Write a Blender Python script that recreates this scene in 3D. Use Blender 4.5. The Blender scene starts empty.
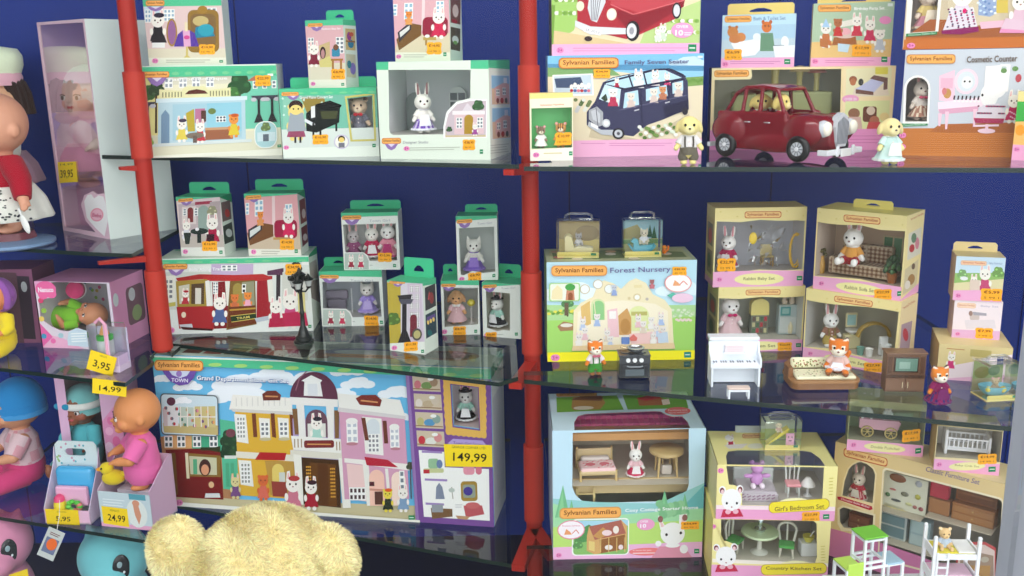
import bpy,bmesh,math,random
import numpy as np
from mathutils import Vector,Matrix,geometry
PI = math.pi
SC = bpy.context.scene
COL = SC.collection
random.seed(7)

# camera
F = 950.0
PITCH = math.radians(13.5)
ROLL = 0.0172
CAM = Vector((0.0,0.0,1.45))
_f = Vector((0,math.cos(PITCH),-math.sin(PITCH)))
_u0 = Vector((0,math.sin(PITCH),math.cos(PITCH)))
_r0 = Vector((1,0,0))
_r = _r0 * math.cos(ROLL) - _u0 * math.sin(ROLL)
_u = _u0 * math.cos(ROLL) + _r0 * math.sin(ROLL)
cam_d = bpy.data.cameras.new('camera');cam = bpy.data.objects.new('camera',cam_d);COL.objects.link(cam)
cam_d.sensor_width = 36.0;cam_d.lens = F * 36 / 1024;cam_d.clip_start = 0.01
_M = Matrix((_r,_u,-_f)).transposed().to_4x4();_M.translation = CAM
cam.matrix_world = _M
SC.camera = cam

def ray(x,y):
    return _f + _r * ((x - 512) / F) - _u * ((y - 288) / F)
def on_z(x,y,z):
    d = ray(x,y);return CAM + d * ((z - CAM.z) / d.z)
def on_y(x,y,Y):
    d = ray(x,y);return CAM + d * (Y / d.y)
def on_plane(x,y,p0,n):
    d = ray(x,y);return CAM + d * ((p0 - CAM).dot(n) / d.dot(n))
def mpp(Y):                      # metres per pixel at a depth
    return Y / F * 1.02

ZA,ZB,ZC = CAM.z - .18,CAM.z - .57,CAM.z - .93
ZL1,ZL2,ZL3 = CAM.z - .36,CAM.z - .585,CAM.z - .917
ZF = 0.25

# colour and materials
def lin(c):
    return tuple(((v / 255) / 12.92 if v / 255 <= .04045 else ((v / 255 + .055) / 1.055) ** 2.4) for v in c[:3]) + (1.0,)

MATS = {}
def mat_attr(name,rough=.5,spec=.5,metal=0.0,sheen=0.0,bump=0.0,bscale=300,coat=0.0,sss=0.0,var=0.0):
    m = bpy.data.materials.new(name);m.use_nodes = True
    nt = m.node_tree;b = nt.nodes['Principled BSDF']
    a = nt.nodes.new('ShaderNodeAttribute');a.attribute_name = 'Col'
    if var:
        tc = nt.nodes.new('ShaderNodeTexCoord')
        nz = nt.nodes.new('ShaderNodeTexNoise');nz.inputs['Scale'].default_value = 40;nz.inputs['Detail'].default_value = 3
        nt.links.new(tc.outputs['Object'],nz.inputs['Vector'])
        mr = nt.nodes.new('ShaderNodeMapRange');mr.inputs['To Min'].default_value = 1 - var;mr.inputs['To Max'].default_value = 1 + var
        nt.links.new(nz.outputs['Fac'],mr.inputs['Value'])
        mx = nt.nodes.new('ShaderNodeVectorMath');mx.operation = 'SCALE'
        nt.links.new(a.outputs['Color'],mx.inputs[0]);nt.links.new(mr.outputs['Result'],mx.inputs['Scale'])
        nt.links.new(mx.outputs['Vector'],b.inputs['Base Color'])
    else:
        nt.links.new(a.outputs['Color'],b.inputs['Base Color'])
    b.inputs['Roughness'].default_value = rough
    b.inputs['Specular IOR Level'].default_value = spec
    b.inputs['Metallic'].default_value = metal
    b.inputs['Sheen Weight'].default_value = sheen
    b.inputs['Coat Weight'].default_value = coat
    if coat: b.inputs['Coat Roughness'].default_value = .08
    if bump:
        tc = nt.nodes.new('ShaderNodeTexCoord')
        nz = nt.nodes.new('ShaderNodeTexNoise');nz.inputs['Scale'].default_value = bscale;nz.inputs['Detail'].default_value = 2
        nt.links.new(tc.outputs['Object'],nz.inputs['Vector'])
        bp = nt.nodes.new('ShaderNodeBump');bp.inputs['Strength'].default_value = bump;bp.inputs['Distance'].default_value = .002
        nt.links.new(nz.outputs['Fac'],bp.inputs['Height']);nt.links.new(bp.outputs['Normal'],b.inputs['Normal'])
    MATS[name] = m;return m

mat_attr('print',rough=.4,spec=.12)
mat_attr('plastic',rough=.3,spec=.5)
mat_attr('shiny',rough=.2,spec=.4,coat=.35)
mat_attr('flock',rough=.95,spec=.1,sheen=.2,bump=.25,bscale=500,var=.04)
mat_attr('cloth',rough=.9,spec=.1,sheen=.15,bump=.2,bscale=250,var=.06)
mat_attr('vinyl',rough=.48,spec=.35,var=.03)
mat_attr('metal',rough=.25,metal=.9,spec=.5)
mat_attr('paint',rough=.4,spec=.2,var=.05)
mat_attr('fur',rough=.9,spec=.1,sheen=.1,var=.1)

def clear_mat(name,tint,ior,rough=.02,gain=1.0,gl=(1,1,1),base=0.0):
    m = bpy.data.materials.new(name);m.use_nodes = True
    nt = m.node_tree;nt.nodes.clear()
    out = nt.nodes.new('ShaderNodeOutputMaterial');mx = nt.nodes.new('ShaderNodeMixShader')
    t = nt.nodes.new('ShaderNodeBsdfTransparent');t.inputs['Color'].default_value = tint + (1,)
    g = nt.nodes.new('ShaderNodeBsdfGlossy');g.inputs['Roughness'].default_value = rough;g.inputs['Color'].default_value = gl + (1,)
    fr = nt.nodes.new('ShaderNodeFresnel');fr.inputs['IOR'].default_value = ior
    ma = nt.nodes.new('ShaderNodeMath');ma.operation = 'MULTIPLY_ADD';ma.inputs[1].default_value = gain;ma.inputs[2].default_value = base;ma.use_clamp = True
    nt.links.new(fr.outputs[0],ma.inputs[0]);nt.links.new(ma.outputs[0],mx.inputs[0])
    nt.links.new(t.outputs[0],mx.inputs[1]);nt.links.new(g.outputs[0],mx.inputs[2])
    nt.links.new(mx.outputs[0],out.inputs['Surface'])
    MATS[name] = m;return m
clear_mat('clear',(.985,.99,.99),1.4,rough=.06,gain=.5)
clear_mat('clear_case',(.97,.98,.98),1.45,rough=.05,gain=.8,base=.03)
clear_mat('shelf_glass',(.93,.965,.95),1.55,rough=.015,gain=1.1)
clear_mat('pane_glass',(.985,.99,.99),1.5,rough=.01,gain=.15)

# mesh builder
class MB:
    def __init__(s): s.v = [];s.f = [];s.c = [];s.m = []
    def face(s,pts,col,m=0):
        i = len(s.v);s.v += [tuple(p) for p in pts];s.f.append(tuple(range(i,i + len(pts))));s.c.append(col);s.m.append(m)
    def add(s,verts,faces,col,m=0):
        i = len(s.v);s.v += [tuple(p) for p in verts]
        for f in faces:
            s.f.append(tuple(i + k for k in f));s.c.append(col(f) if callable(col) else col);s.m.append(m)
    def bm(s,bm,col,mtx=None,m=0):
        if mtx is not None: bm.transform(mtx)
        bm.verts.index_update()
        s.add([v.co for v in bm.verts],[[v.index for v in f.verts] for f in bm.faces],col,m);bm.free()
    def box(s,x0,y0,z0,x1,y1,z1,col,bev=0.0,mtx=None,m=0,seg=2):
        b = bmesh.new();bmesh.ops.create_cube(b,size=1)
        for v in b.verts: v.co = Vector(((x0 + x1) / 2 + v.co.x * (x1 - x0),(y0 + y1) / 2 + v.co.y * (y1 - y0),(z0 + z1) / 2 + v.co.z * (z1 - z0)))
        if bev: bmesh.ops.bevel(b,geom=list(b.edges),offset=bev,segments=seg,affect='EDGES',profile=.5)
        s.bm(b,col,mtx,m)
    def cyl(s,p0,p1,r0,r1,col,n=12,caps=True,m=0):
        p0,p1 = Vector(p0),Vector(p1);a = (p1 - p0).normalized()
        q = a.orthogonal().normalized();w = a.cross(q)
        vs = []
        for p,r in ((p0,r0),(p1,r1)):
            for k in range(n):
                t = 2 * PI * k / n;vs.append(p + (q * math.cos(t) + w * math.sin(t)) * r)
        fs = [(k,(k + 1) % n,n + (k + 1) % n,n + k) for k in range(n)]
        if caps: fs += [tuple(reversed(range(n))),tuple(range(n,2 * n))]
        s.add(vs,fs,col,m)
    def tube(s,pts,r,col,n=8,m=0,closed=False):
        pts = [Vector(p) for p in pts];L = len(pts);rings = []
        for i,p in enumerate(pts):
            a = (pts[(i + 1) % L] - pts[i - 1]) if closed or 0 < i < L - 1 else (pts[1] - pts[0] if i == 0 else pts[-1] - pts[-2])
            a.normalize()
            if i == 0: q = a.orthogonal().normalized()
            q = (q - a * q.dot(a)).normalized();w = a.cross(q)
            rr = r[i] if isinstance(r,(list,tuple)) else r
            rings.append([p + (q * math.cos(2 * PI * k / n) + w * math.sin(2 * PI * k / n)) * rr for k in range(n)])
        vs = [v for g in rings for v in g];fs = []
        for i in range(L if closed else L - 1):
            j = (i + 1) % L
            fs += [(i * n + k,i * n + (k + 1) % n,j * n + (k + 1) % n,j * n + k) for k in range(n)]
        if not closed: fs += [tuple(reversed(range(n))),tuple(range((L - 1) * n,L * n))]
        s.add(vs,fs,col,m)
    def ell(s,c,r,col,seg=16,mtx=None,m=0):
        if not isinstance(r,(tuple,list)): r = (r,r,r)
        b = bmesh.new();bmesh.ops.create_uvsphere(b,u_segments=seg,v_segments=max(6,seg * 2 // 3),radius=1)
        M = Matrix.Translation(Vector(c)) @ (mtx or Matrix()) @ Matrix.Diagonal((r[0],r[1],r[2],1))
        s.bm(b,col,M,m)
    def lathe(s,prof,col,n=20,c=(0,0,0),m=0,sq=1.0,wob=None):
        vs = [];L = len(prof)
        for r,z in prof:
            for k in range(n):
                t = 2 * PI * k / n;rr = r * (1 + (wob[0] * math.cos(wob[1] * t) if wob else 0))
                vs.append((c[0] + rr * math.cos(t),c[1] + rr * math.sin(t) * sq,c[2] + z))
        fs = [(i * n + k,i * n + (k + 1) % n,(i + 1) * n + (k + 1) % n,(i + 1) * n + k) for i in range(L - 1) for k in range(n)]
        fs += [tuple(reversed(range(n))),tuple(range((L - 1) * n,L * n))]
        s.add(vs,fs,col,m)
    def prism(s,poly,z0,z1,col,m=0,axis='z',side=None):
        # polygon (list of 2-D points) pushed from z0 to z1 along an axis
        def P(a,b,h): return (a,b,h) if axis == 'z' else ((a,h,b) if axis == 'y' else (h,a,b))
        n = len(poly);vs = [P(a,b,z0) for a,b in poly] + [P(a,b,z1) for a,b in poly]
        tri = geometry.tessellate_polygon([[Vector((a,b,0)) for a,b in poly]])
        s.add(vs,[tuple(t) for t in tri] + [tuple(n + k for k in reversed(t)) for t in tri],col,m)
        s.add(vs,[(k,(k + 1) % n,n + (k + 1) % n,n + k) for k in range(n)],side or col,m)
    def tris2(s,P3,outer,holes,col,m=0):
        # outer and holes are 2-D loops, P3 maps a 2-D point to 3-D
        loops = [[Vector((a,b,0)) for a,b in l] for l in [outer] + holes]
        tri = geometry.tessellate_polygon(loops);flat = [p for l in [outer] + holes for p in l]
        s.add([P3(p) for p in flat],tri,col,m)

def mk(name,mb,mats='print',parent=None,smooth=False,fix=True,loc=None):
    me = bpy.data.meshes.new(name)
    me.from_pydata(mb.v,[],mb.f);me.validate(verbose=False) if False else None
    for mm in ([mats] if isinstance(mats,str) else mats): me.materials.append(MATS[mm])
    ca = me.color_attributes.new('Col','FLOAT_COLOR','CORNER')
    arr = np.ones((len(me.loops),4),dtype=np.float32);k = 0
    cache = {}
    for f,c in zip(mb.f,mb.c):
        if c not in cache: cache[c] = lin(c)
        arr[k:k + len(f)] = cache[c];k += len(f)
    ca.data.foreach_set('color',arr.ravel())
    me.polygons.foreach_set('material_index',mb.m)
    if smooth: me.polygons.foreach_set('use_smooth',[True] * len(me.polygons))
    me.update()
    if fix:
        b = bmesh.new();b.from_mesh(me);bmesh.ops.recalc_face_normals(b,faces=b.faces);b.to_mesh(me);b.free()
    if smooth == 'auto' or smooth is True:
        try: me.set_sharp_from_angle(angle=math.radians(50))
        except Exception: pass
    o = bpy.data.objects.new(name,me);COL.objects.link(o)
    if parent is not None: o.parent = parent
    if loc is not None: o.location = loc
    return o

def tag(o,label,cat,group=None):
    o['label'] = label;o['category'] = cat
    if group: o['group'] = group
    return o
def thing(name,label,cat,loc,rz=0.0,group=None,scale=1.0):
    o = bpy.data.objects.new(name,None);COL.objects.link(o);o.empty_display_size = .02
    o.location = loc;o.rotation_euler = (0,0,rz);o.scale = (scale,) * 3
    return tag(o,label,cat,group)
def structure(o): o['kind'] = 'structure';return o

# lettering
_TX = {}
def text_mesh(s,bold=0.0):
    k = (s,bold)
    if k in _TX: return _TX[k]
    cu = bpy.data.curves.new('lettering','FONT');cu.body = s;cu.size = 1;cu.resolution_u = 2;cu.offset = bold
    ob = bpy.data.objects.new('lettering',cu);COL.objects.link(ob)
    dg = bpy.context.evaluated_depsgraph_get();ev = ob.evaluated_get(dg);me = ev.to_mesh();me.calc_loop_triangles()
    V = [(v.co.x,v.co.y) for v in me.vertices];T = [tuple(t.vertices) for t in me.loop_triangles]
    ev.to_mesh_clear();bpy.data.objects.remove(ob);bpy.data.curves.remove(cu)
    if V:
        x0 = min(v[0] for v in V);x1 = max(v[0] for v in V);y0 = min(v[1] for v in V);y1 = max(v[1] for v in V)
        V = [((a - x0) / max(x1 - x0,1e-6),(b - y0) / max(y1 - y0,1e-6)) for a,b in V]
    _TX[k] = (V,T);return _TX[k]

# printed artwork
def homography(src,dst):
    A = [];B = []
    for (x,y),(u,v) in zip(src,dst):
        A += [[x,y,1,0,0,0,-u * x,-u * y],[0,0,0,x,y,1,-v * x,-v * y]];B += [u,v]
    h = np.linalg.solve(np.array(A,float),np.array(B,float));return np.append(h,1).reshape(3,3)

BROWN = (120,60,30);ORANGE = (246,178,96);CREAM = (250,235,200);PINK = (240,170,205);GREEN = (95,190,140)
STICK = (255,178,48)

class Art:
    """Flat print on one face of a carton.  Coordinates are those of the face's four corners `quad`."""
    EPS = 1.3e-5
    def __init__(s,mb,quad,org,ex,ez,n,m=0):
        # org: lower-left corner of the face, ex / ez its full edges, n its outward normal (all local 3-D)
        s.mb = mb;s.H = homography(quad,[(0,1),(1,1),(1,0),(0,0)]);s.o,s.ex,s.ez,s.n = Vector(org),Vector(ex),Vector(ez),Vector(n)
        s.k = 3;s.m = m;s.wins = ()
    def uv(s,x,y):
        w = s.H @ np.array((x,y,1.0));return (w[0] / w[2],w[1] / w[2])
    def P3(s,p,k=None):
        u,v = s.uv(*p);u = min(1,max(0,u));v = min(1,max(0,v))
        return s.o + s.ex * u + s.ez * v + s.n * ((s.k if k is None else k) * s.EPS)
    def P(s,pts,c,holes=()):
        s.k += 1;pts = list(pts);holes = list(holes) + [w for w in s.wins if not holes and len(pts) < 12 and all(inpoly(p,pts) for p in w)]
        s.mb.tris2(s.P3,list(pts),[list(h) for h in holes],c,s.m)
    def R(s,x0,y0,x1,y1,c): s.P([(x0,y0),(x1,y0),(x1,y1),(x0,y1)],c)
    def E(s,cx,cy,rx,ry,c,n=18): s.P([(cx + rx * math.cos(2 * PI * k / n),cy + ry * math.sin(2 * PI * k / n)) for k in range(n)],c)
    def RR(s,x0,y0,x1,y1,r,c,sl=0.0): s.P([(x,y + sl * (x - x0)) for x,y in rr(x0,y0,x1,y1,r)],c)
    def L(s,pts,w,c):
        for (x0,y0),(x1,y1) in zip(pts,pts[1:]):
            d = math.hypot(x1 - x0,y1 - y0) or 1;a,b = -(y1 - y0) / d * w / 2,(x1 - x0) / d * w / 2
            s.P([(x0 + a,y0 + b),(x1 + a,y1 + b),(x1 - a,y1 - b),(x0 - a,y0 - b)],c)
    def T(s,t,x0,y0,x1,y1,h,c,bold=0.0):
        V,T = text_mesh(t,bold);s.k += 1
        d = math.hypot(x1 - x0,y1 - y0) or 1;nx,ny = (y1 - y0) / d,-(x1 - x0) / d
        pts = [s.P3((x0 + (x1 - x0) * a + nx * (b - .5) * h,y0 + (y1 - y0) * a + ny * (b - .5) * h)) for a,b in V]
        s.mb.add(pts,T,c,s.m)
# recurring printed motifs
    def logo(s,x0,y0,x1,y1,sl=0.0,edge=(205,120,50),fill=ORANGE,ink=BROWN):
        r = (y1 - y0) * .35;e = (y1 - y0) * .09
        s.RR(x0,y0,x1,y1,r,edge,sl);s.RR(x0 + e,y0 + e,x1 - e,y1 - e,r,fill,sl)
        w = x1 - x0;yc = (y0 + y1) / 2
        s.T('Sylvanian Families',x0 + w * .07,yc + sl * w * .07,x1 - w * .07,yc + sl * w * .93,(y1 - y0) * .56,ink,.012)
    def town(s,x0,y0,w,h):
        s.P([(x0,y0),(x0 + w,y0),(x0 + w * .78,y0 + h * .72),(x0 + w * .5,y0 + h),(x0 + w * .22,y0 + h * .72)],(150,120,180))
        s.P([(x0 + w * .22,y0),(x0 + w * .78,y0),(x0 + w * .5,y0 + h * .5)],(225,215,235))
    def age(s,cx,cy,r=3.2,c=(235,140,190)):
        s.E(cx,cy,r * 1.25,r,c,12);s.T('3+',cx - r * .8,cy,cx + r * .8,cy,r * 1.1,(150,40,110))
    def mark(s,x0,y0,w,h,c=(35,140,90)):
        s.R(x0,y0,x0 + w,y0 + h,c);s.R(x0 + w * .15,y0 + h * .42,x0 + w * .85,y0 + h * .58,(225,240,225))
    def lines(s,x0,y0,x1,n,dy,c,h=.7,sl=0.0):
        for k in range(n):
            e = x1 - (x1 - x0) * .12 * ((k * 7) % 4) / 3;s.P([(x0,y0 + k * dy),(e,y0 + k * dy + sl * (e - x0)),(e,y0 + k * dy + h + sl * (e - x0)),(x0,y0 + k * dy + h)],c)
    def animal(s,cx,top,h,fur=(245,240,230),dress=(200,60,110),ears='long',hat=None,inner=(240,190,190),legs=True):
        w = h * .36
        if ears == 'long':
            for q in (-1,1):
                s.P([(cx + q * w * .15,top + h * .24),(cx + q * w * .2,top),(cx + q * w * .42,top + h * .02),(cx + q * w * .5,top + h * .25)],fur)
                s.P([(cx + q * w * .24,top + h * .2),(cx + q * w * .27,top + h * .05),(cx + q * w * .36,top + h * .06),(cx + q * w * .4,top + h * .2)],inner)
        else:
            for q in (-1,1): s.E(cx + q * w * .4,top + h * .16,w * .17,w * .17,fur,10)
        hy = top + h * (.34 if ears == 'long' else .3)
        s.P([(cx - w * .3,top + h * .48),(cx + w * .3,top + h * .48),(cx + w * .62,top + h * .9),(cx - w * .62,top + h * .9)],dress)
        for q in (-1,1):
            s.E(cx + q * w * .5,top + h * .64,w * .14,h * .1,fur,10)
            if legs: s.E(cx + q * w * .25,top + h * .94,w * .18,h * .06,fur,10)
        s.E(cx,hy,w * .52,h * .19,fur,16)
        for q in (-1,1): s.E(cx + q * w * .22,hy - h * .01,w * .07,w * .08,(40,25,25),8)
        s.E(cx,hy + h * .05,w * .06,w * .05,(150,80,80),8)
        if hat: s.E(cx + w * .1,hy - h * .15,w * .42,h * .07,hat,12)
    def window(s,x0,y0,x1,y1,nx=2,ny=3,fr=(245,245,240),gl=(120,130,140),sl=0.0):
        def q(a0,b0,a1,b1,c): s.P([(a0,b0 + sl * (a0 - x0)),(a1,b0 + sl * (a1 - x0)),(a1,b1 + sl * (a1 - x0)),(a0,b1 + sl * (a0 - x0))],c)
        q(x0,y0,x1,y1,fr);s.k += 1
        W = (x1 - x0) / nx;Hh = (y1 - y0) / ny
        kk = s.k
        for i in range(nx):
            for j in range(ny):
                s.k = kk;q(x0 + W * (i + .2),y0 + Hh * (j + .2),x0 + W * (i + .8),y0 + Hh * (j + .8),gl)
    def tree(s,cx,cy,r,c=(60,100,50),tr=None):
        if tr: s.L([(cx,cy),(cx,tr)],r * .25,(80,60,40))
        for a,b,q in ((0,0,.8),(-.5,.2,.55),(.5,.15,.55),(-.2,-.5,.5),(.3,-.45,.5)): s.E(cx + a * r,cy + b * r,q * r,q * r,c,10)
        for k in range(5): s.E(cx + r * math.cos(k * 2.1) * .6,cy + r * math.sin(k * 2.1) * .6,r * .22,r * .18,tuple(min(255,int(v * 1.35)) for v in c),7)
    def cloud(s,cx,cy,w,c=(240,246,250)):
        for a,b,q in ((0,0,.3),(-.3,.06,.22),(.3,.05,.22),(.12,-.06,.2)): s.E(cx + a * w,cy + b * w,q * w,q * w * .5,c,12)

def inpoly(p,poly):
    x,y = p;r = False
    for (a,b),(c,d) in zip(poly,poly[1:] + poly[:1]):
        if (b > y) != (d > y) and x < (c - a) * (y - b) / (d - b) + a: r = not r
    return r
def rr(x0,y0,x1,y1,r,n=5):
    out = []
    for cx,cy,a in ((x1 - r,y0 + r,-90),(x1 - r,y1 - r,0),(x0 + r,y1 - r,90),(x0 + r,y0 + r,180)):
        for k in range(n + 1):
            t = math.radians(a + 90 * k / n);out.append((cx + r * math.cos(t),cy + r * math.sin(t)))
    return out
def arch(x0,y0,x1,y1,n=10):
    r = (x1 - x0) / 2;return [(x0 + r - r * math.cos(PI * k / n),y0 + r - r * math.sin(PI * k / n)) for k in range(n + 1)] + [(x1,y1),(x0,y1)]
def skewed(pts,sl,x0): return [(x,y + sl * (x - x0)) for x,y in pts]
def mixc(a,b,t): return tuple(int(x * (1 - t) + y * t) for x,y in zip(a,b))

# cartons
class Carton: pass
def carton(name,label,cat,quad,z=None,d=None,yaw=None,D=.08,base=CREAM,side=None,top=None,inner=(225,220,210),
           window=None,group=None,art=None,sideart=None,topart=None,sticker=None,tab=None,floor=True,H=None,back=None,liner=None,extra_windows=(),lid_window=None,stick_txt=('12,90','€'),tray=None):
    """quad: TL, TR, BR, BL of the front face.  z: the height it stands on; d: its depth; yaw: turn about z."""
    TL,TR,BR,BL = quad;bm_ = ((BL[0] + BR[0]) / 2,(BL[1] + BR[1]) / 2)
    if d is None: mid = on_z(bm_[0],bm_[1],z)
    else:
        mid = on_y(bm_[0],bm_[1],d);z = mid.z if z is None else z;mid.z = z
    if yaw is None:
        a,b = on_z(*BL,z),on_z(*BR,z);yaw = math.atan2(b.y - a.y,b.x - a.x)
    t = Vector((math.cos(yaw),math.sin(yaw),0));n = Vector((t.y,-t.x,0))
    def sx(p): return (on_plane(p[0],p[1],mid,n) - mid).dot(t)
    xl = (sx(TL) + sx(BL)) / 2;xr = (sx(TR) + sx(BR)) / 2
    if H is None: H = (on_plane(*TL,mid,n).z + on_plane(*TR,mid,n).z) / 2 - z
    W = xr - xl;org = mid + t * ((xl + xr) / 2)
    b = Carton();b.W,b.H,b.D,b.z,b.yaw,b.t,b.n,b.mid,b.org,b.top = W,H,D,z,yaw,t,n,mid,org,z + H
    b.d = org.y
    side = side or base;top = top or base
    root = thing(name,label,cat,(org.x,org.y,z),yaw,group);b.root = root
    mb = MB();x0,x1 = -W / 2,W / 2
    wins = ([window] if window else []) + list(extra_windows)
    front = Art(mb,quad,(x0,0,0),(W,0,0),(0,0,H),(0,-1,0));b.front = front;front.wins = wins
    def loc2(p): u,v = front.uv(*p);return (x0 + W * min(1,max(0,u)),H * min(1,max(0,v)))
    th = .0012
    if wins:
        loops = [[loc2(p) for p in w] for w in wins]
        mb.tris2(lambda p: (p[0],0,p[1]),[(x0,0),(x1,0),(x1,H),(x0,H)],loops,base)
        mb.tris2(lambda p: (p[0],th,p[1]),[(x0,0),(x1,0),(x1,H),(x0,H)],loops,base)
        for lp in loops:
            k = len(lp);mb.add([(a,0,c) for a,c in lp] + [(a,th,c) for a,c in lp],[(i,(i + 1) % k,k + (i + 1) % k,k + i) for i in range(k)],base)
        for q0,q1 in ((x0,x0 + th),(x1 - th,x1)): 
            mb.box(q0,th,0,q1,D,H,side)
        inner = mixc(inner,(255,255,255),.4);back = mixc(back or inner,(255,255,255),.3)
        mb.box(x0 + th,th,0,x1 - th,D,th,side)
        if not lid_window: mb.box(x0 + th,th,H - th,x1 - th,D,H,top)
        mb.box(x0 + th,D - th,th,x1 - th,D,H - th,side)
        # liner card
        mb.face([(x0 + th * 2,(liner or D) - th * 1.6,0),(x1 - th * 2,(liner or D) - th * 1.6,0),(x1 - th * 2,(liner or D) - th * 1.6,H - th),(x0 + th * 2,(liner or D) - th * 1.6,H - th)],back or inner)
        for q in (x0 + th * 1.6,x1 - th * 1.6): mb.face([(q,th * 2,0),(q,D - th * 1.7,0),(q,D - th * 1.7,H - th),(q,th * 2,H - th)],inner)
        zmin = min(c for lp in loops[:1] for a,c in lp)
        b.fz = (zmin if tray is None else tray)
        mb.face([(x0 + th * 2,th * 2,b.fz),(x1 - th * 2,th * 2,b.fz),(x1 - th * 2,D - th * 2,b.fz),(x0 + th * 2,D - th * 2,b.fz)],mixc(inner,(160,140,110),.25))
        b.loops = loops
        for lp in loops:
            pm = MB();pm.tris2(lambda p: (p[0],th + .0004,p[1]),[(c[0],c[1]) for c in lp],[],(255,255,255))
            mk('window_pane',pm,'clear',root,fix=False)
        bart = Art(mb,[(0,0),(100,0),(100,100),(0,100)],(x0 + th * 2,D - th * 1.7,b.fz),(W - 4 * th,0,0),(0,0,H - b.fz - th),(0,-1,0));b.backart = bart
    else:
        mb.box(x0,0,0,x1,D,H,base)
        b.fz = 0
        mb.face([(x0,0,H + 6e-5),(x1,0,H + 6e-5),(x1,D,H + 6e-5),(x0,D,H + 6e-5)],top)
        for q,e in ((x0,-6e-5),(x1,6e-5)): mb.face([(q + e,0,0),(q + e,D,0),(q + e,D,H),(q + e,0,H)],side)
    if art: art(front,b)
    if sideart:
        wh,sq,fn = sideart
        if wh == 'r': sa = Art(mb,sq,(x1,0,0),(0,D,0),(0,0,H),(1,0,0))
        else: sa = Art(mb,sq,(x0,D,0),(0,-D,0),(0,0,H),(-1,0,0))
        fn(sa)
    if topart:
        sq,fn = topart
        ta = Art(mb,sq,(x0,0,H),(W,0,0),(0,D,0),(0,0,1));fn(ta)
    b.body = mk('carton_body',mb,'print',root,fix=False)
    if sticker: price_sticker(b,*sticker,txt=stick_txt)
    if tab:
        tx0,tx1,ty,tcol,td = tab
        p0 = mid - n * td
        a = (on_plane(tx0,ty,p0,n) - org).dot(t);c = (on_plane(tx1,ty,p0,n) - org).dot(t);hh = on_plane((tx0 + tx1) / 2,ty,p0,n).z - z
        a = max(a,x0 + .001);c = min(c,x1 - .001)
        tm = MB();w = c - a;hw = w * .17;zc = H + (hh - H) * .42;hz = (hh - H) * .13;mx = (a + c) / 2
        outer = [(a,H - .004),(c,H - .004),(c,hh - .004),(c - .004,hh),(a + .004,hh),(a,hh - .004)]
        hole = [(mx - hw,zc - hz),(mx + hw,zc - hz),(mx + hw * .95,zc),(mx + hw * .3,zc + hz * 1.4),(mx - hw * .3,zc + hz * 1.4),(mx - hw * .95,zc)]
        for y in (td,td - .0012): tm.tris2(lambda p: (p[0],y,p[1]),outer,[hole],tcol)
        for lp in (outer,hole):
            k = len(lp);tm.add([(q,td,r) for q,r in lp] + [(q,td - .0012,r) for q,r in lp],[(i,(i + 1) % k,k + (i + 1) % k,k + i) for i in range(k)],tcol)
        mk('hang_tab',tm,'print',root,fix=False)
    def inside(px,dy,zz=None):     # world point on the carton's inner floor under a picture column
        q = on_plane(px,bm_[1],mid - n * dy,n);return Vector((q.x,q.y,z + b.fz + 2e-4 if zz is None else zz))
    b.inside = inside
    def pxh(h): return h * mpp(b.d)
    b.pxh = pxh
    return b

def sticker_shape(cx,cy,w,h):
    x0,x1,y0,y1 = cx - w / 2,cx + w / 2,cy - h / 2,cy + h / 2;k = h * .13
    return [(x0 + k,y0),(cx - k,y0),(cx,y0 + k * .6),(cx + k,y0),(x1 - k,y0),(x1,y0 + k),(x1 - k * .5,cy),(x1,y1 - k),(x1 - k,y1),(cx + k,y1),(cx,y1 - k * .6),(cx - k,y1),(x0 + k,y1),(x0,y1 - k),(x0 + k * .5,cy),(x0,y0 + k)]
def price_sticker(b,cx,cy,w,h,txt=('12,90','€'),col=STICK):
    mb = MB();A = Art(mb,[(0,0),(1,0),(1,1),(0,1)],(0,0,0),(1,0,0),(0,0,1),(0,-1,0))
    A.H = b.front.H;A.o,A.ex,A.ez = b.front.o,b.front.ex,b.front.ez;A.n = b.front.n;A.k = b.front.k + 8
    A.P(sticker_shape(cx,cy,w,h),col)
    ink = (120,50,20)
    A.T('€' + txt[0],cx - w * .36,cy - h * .2,cx + w * .36,cy - h * .2,h * .28,ink,.02)
    A.T(txt[0].replace(',',' ') + ' 1',cx - w * .34,cy + h * .24,cx + w * .34,cy + h * .24,h * .16,ink)
    o = mk('price_sticker',mb,'print',b.root,fix=False);o['label'] = 'orange price sticker'
    return o
# soft bodies
_BLOB = {}
def blob_mesh(key,build,voxel,colour,smooth=4,mat='flock'):
    """One continuous skin grown around overlapping lumps; colour(p) paints fur or skin by place."""
    if key in _BLOB: return _BLOB[key]
    mb = MB();build(mb)
    me = bpy.data.meshes.new('lumps');me.from_pydata(mb.v,[],mb.f)
    b = bmesh.new();b.from_mesh(me);bmesh.ops.recalc_face_normals(b,faces=b.faces);b.to_mesh(me);b.free()
    o = bpy.data.objects.new('lumps',me);COL.objects.link(o)
    m = o.modifiers.new('r','REMESH');m.mode = 'VOXEL';m.voxel_size = voxel;m.use_smooth_shade = True
    if smooth: s = o.modifiers.new('s','SMOOTH');s.iterations = smooth;s.factor = .5
    dg = bpy.context.evaluated_depsgraph_get()
    out = bpy.data.meshes.new_from_object(o.evaluated_get(dg),depsgraph=dg)
    bpy.data.objects.remove(o);bpy.data.meshes.remove(me)
    out.materials.clear();out.materials.append(MATS[mat])
    for l in list(out.color_attributes): out.color_attributes.remove(l)
    ca = out.color_attributes.new('Col','FLOAT_COLOR','POINT')
    cc = np.array([lin(colour(v.co)) for v in out.vertices],dtype=np.float32)
    ca.data.foreach_set('color',cc.ravel())
    out.polygons.foreach_set('use_smooth',[True] * len(out.polygons))
    if key is not None: _BLOB[key] = out
    return out
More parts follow.
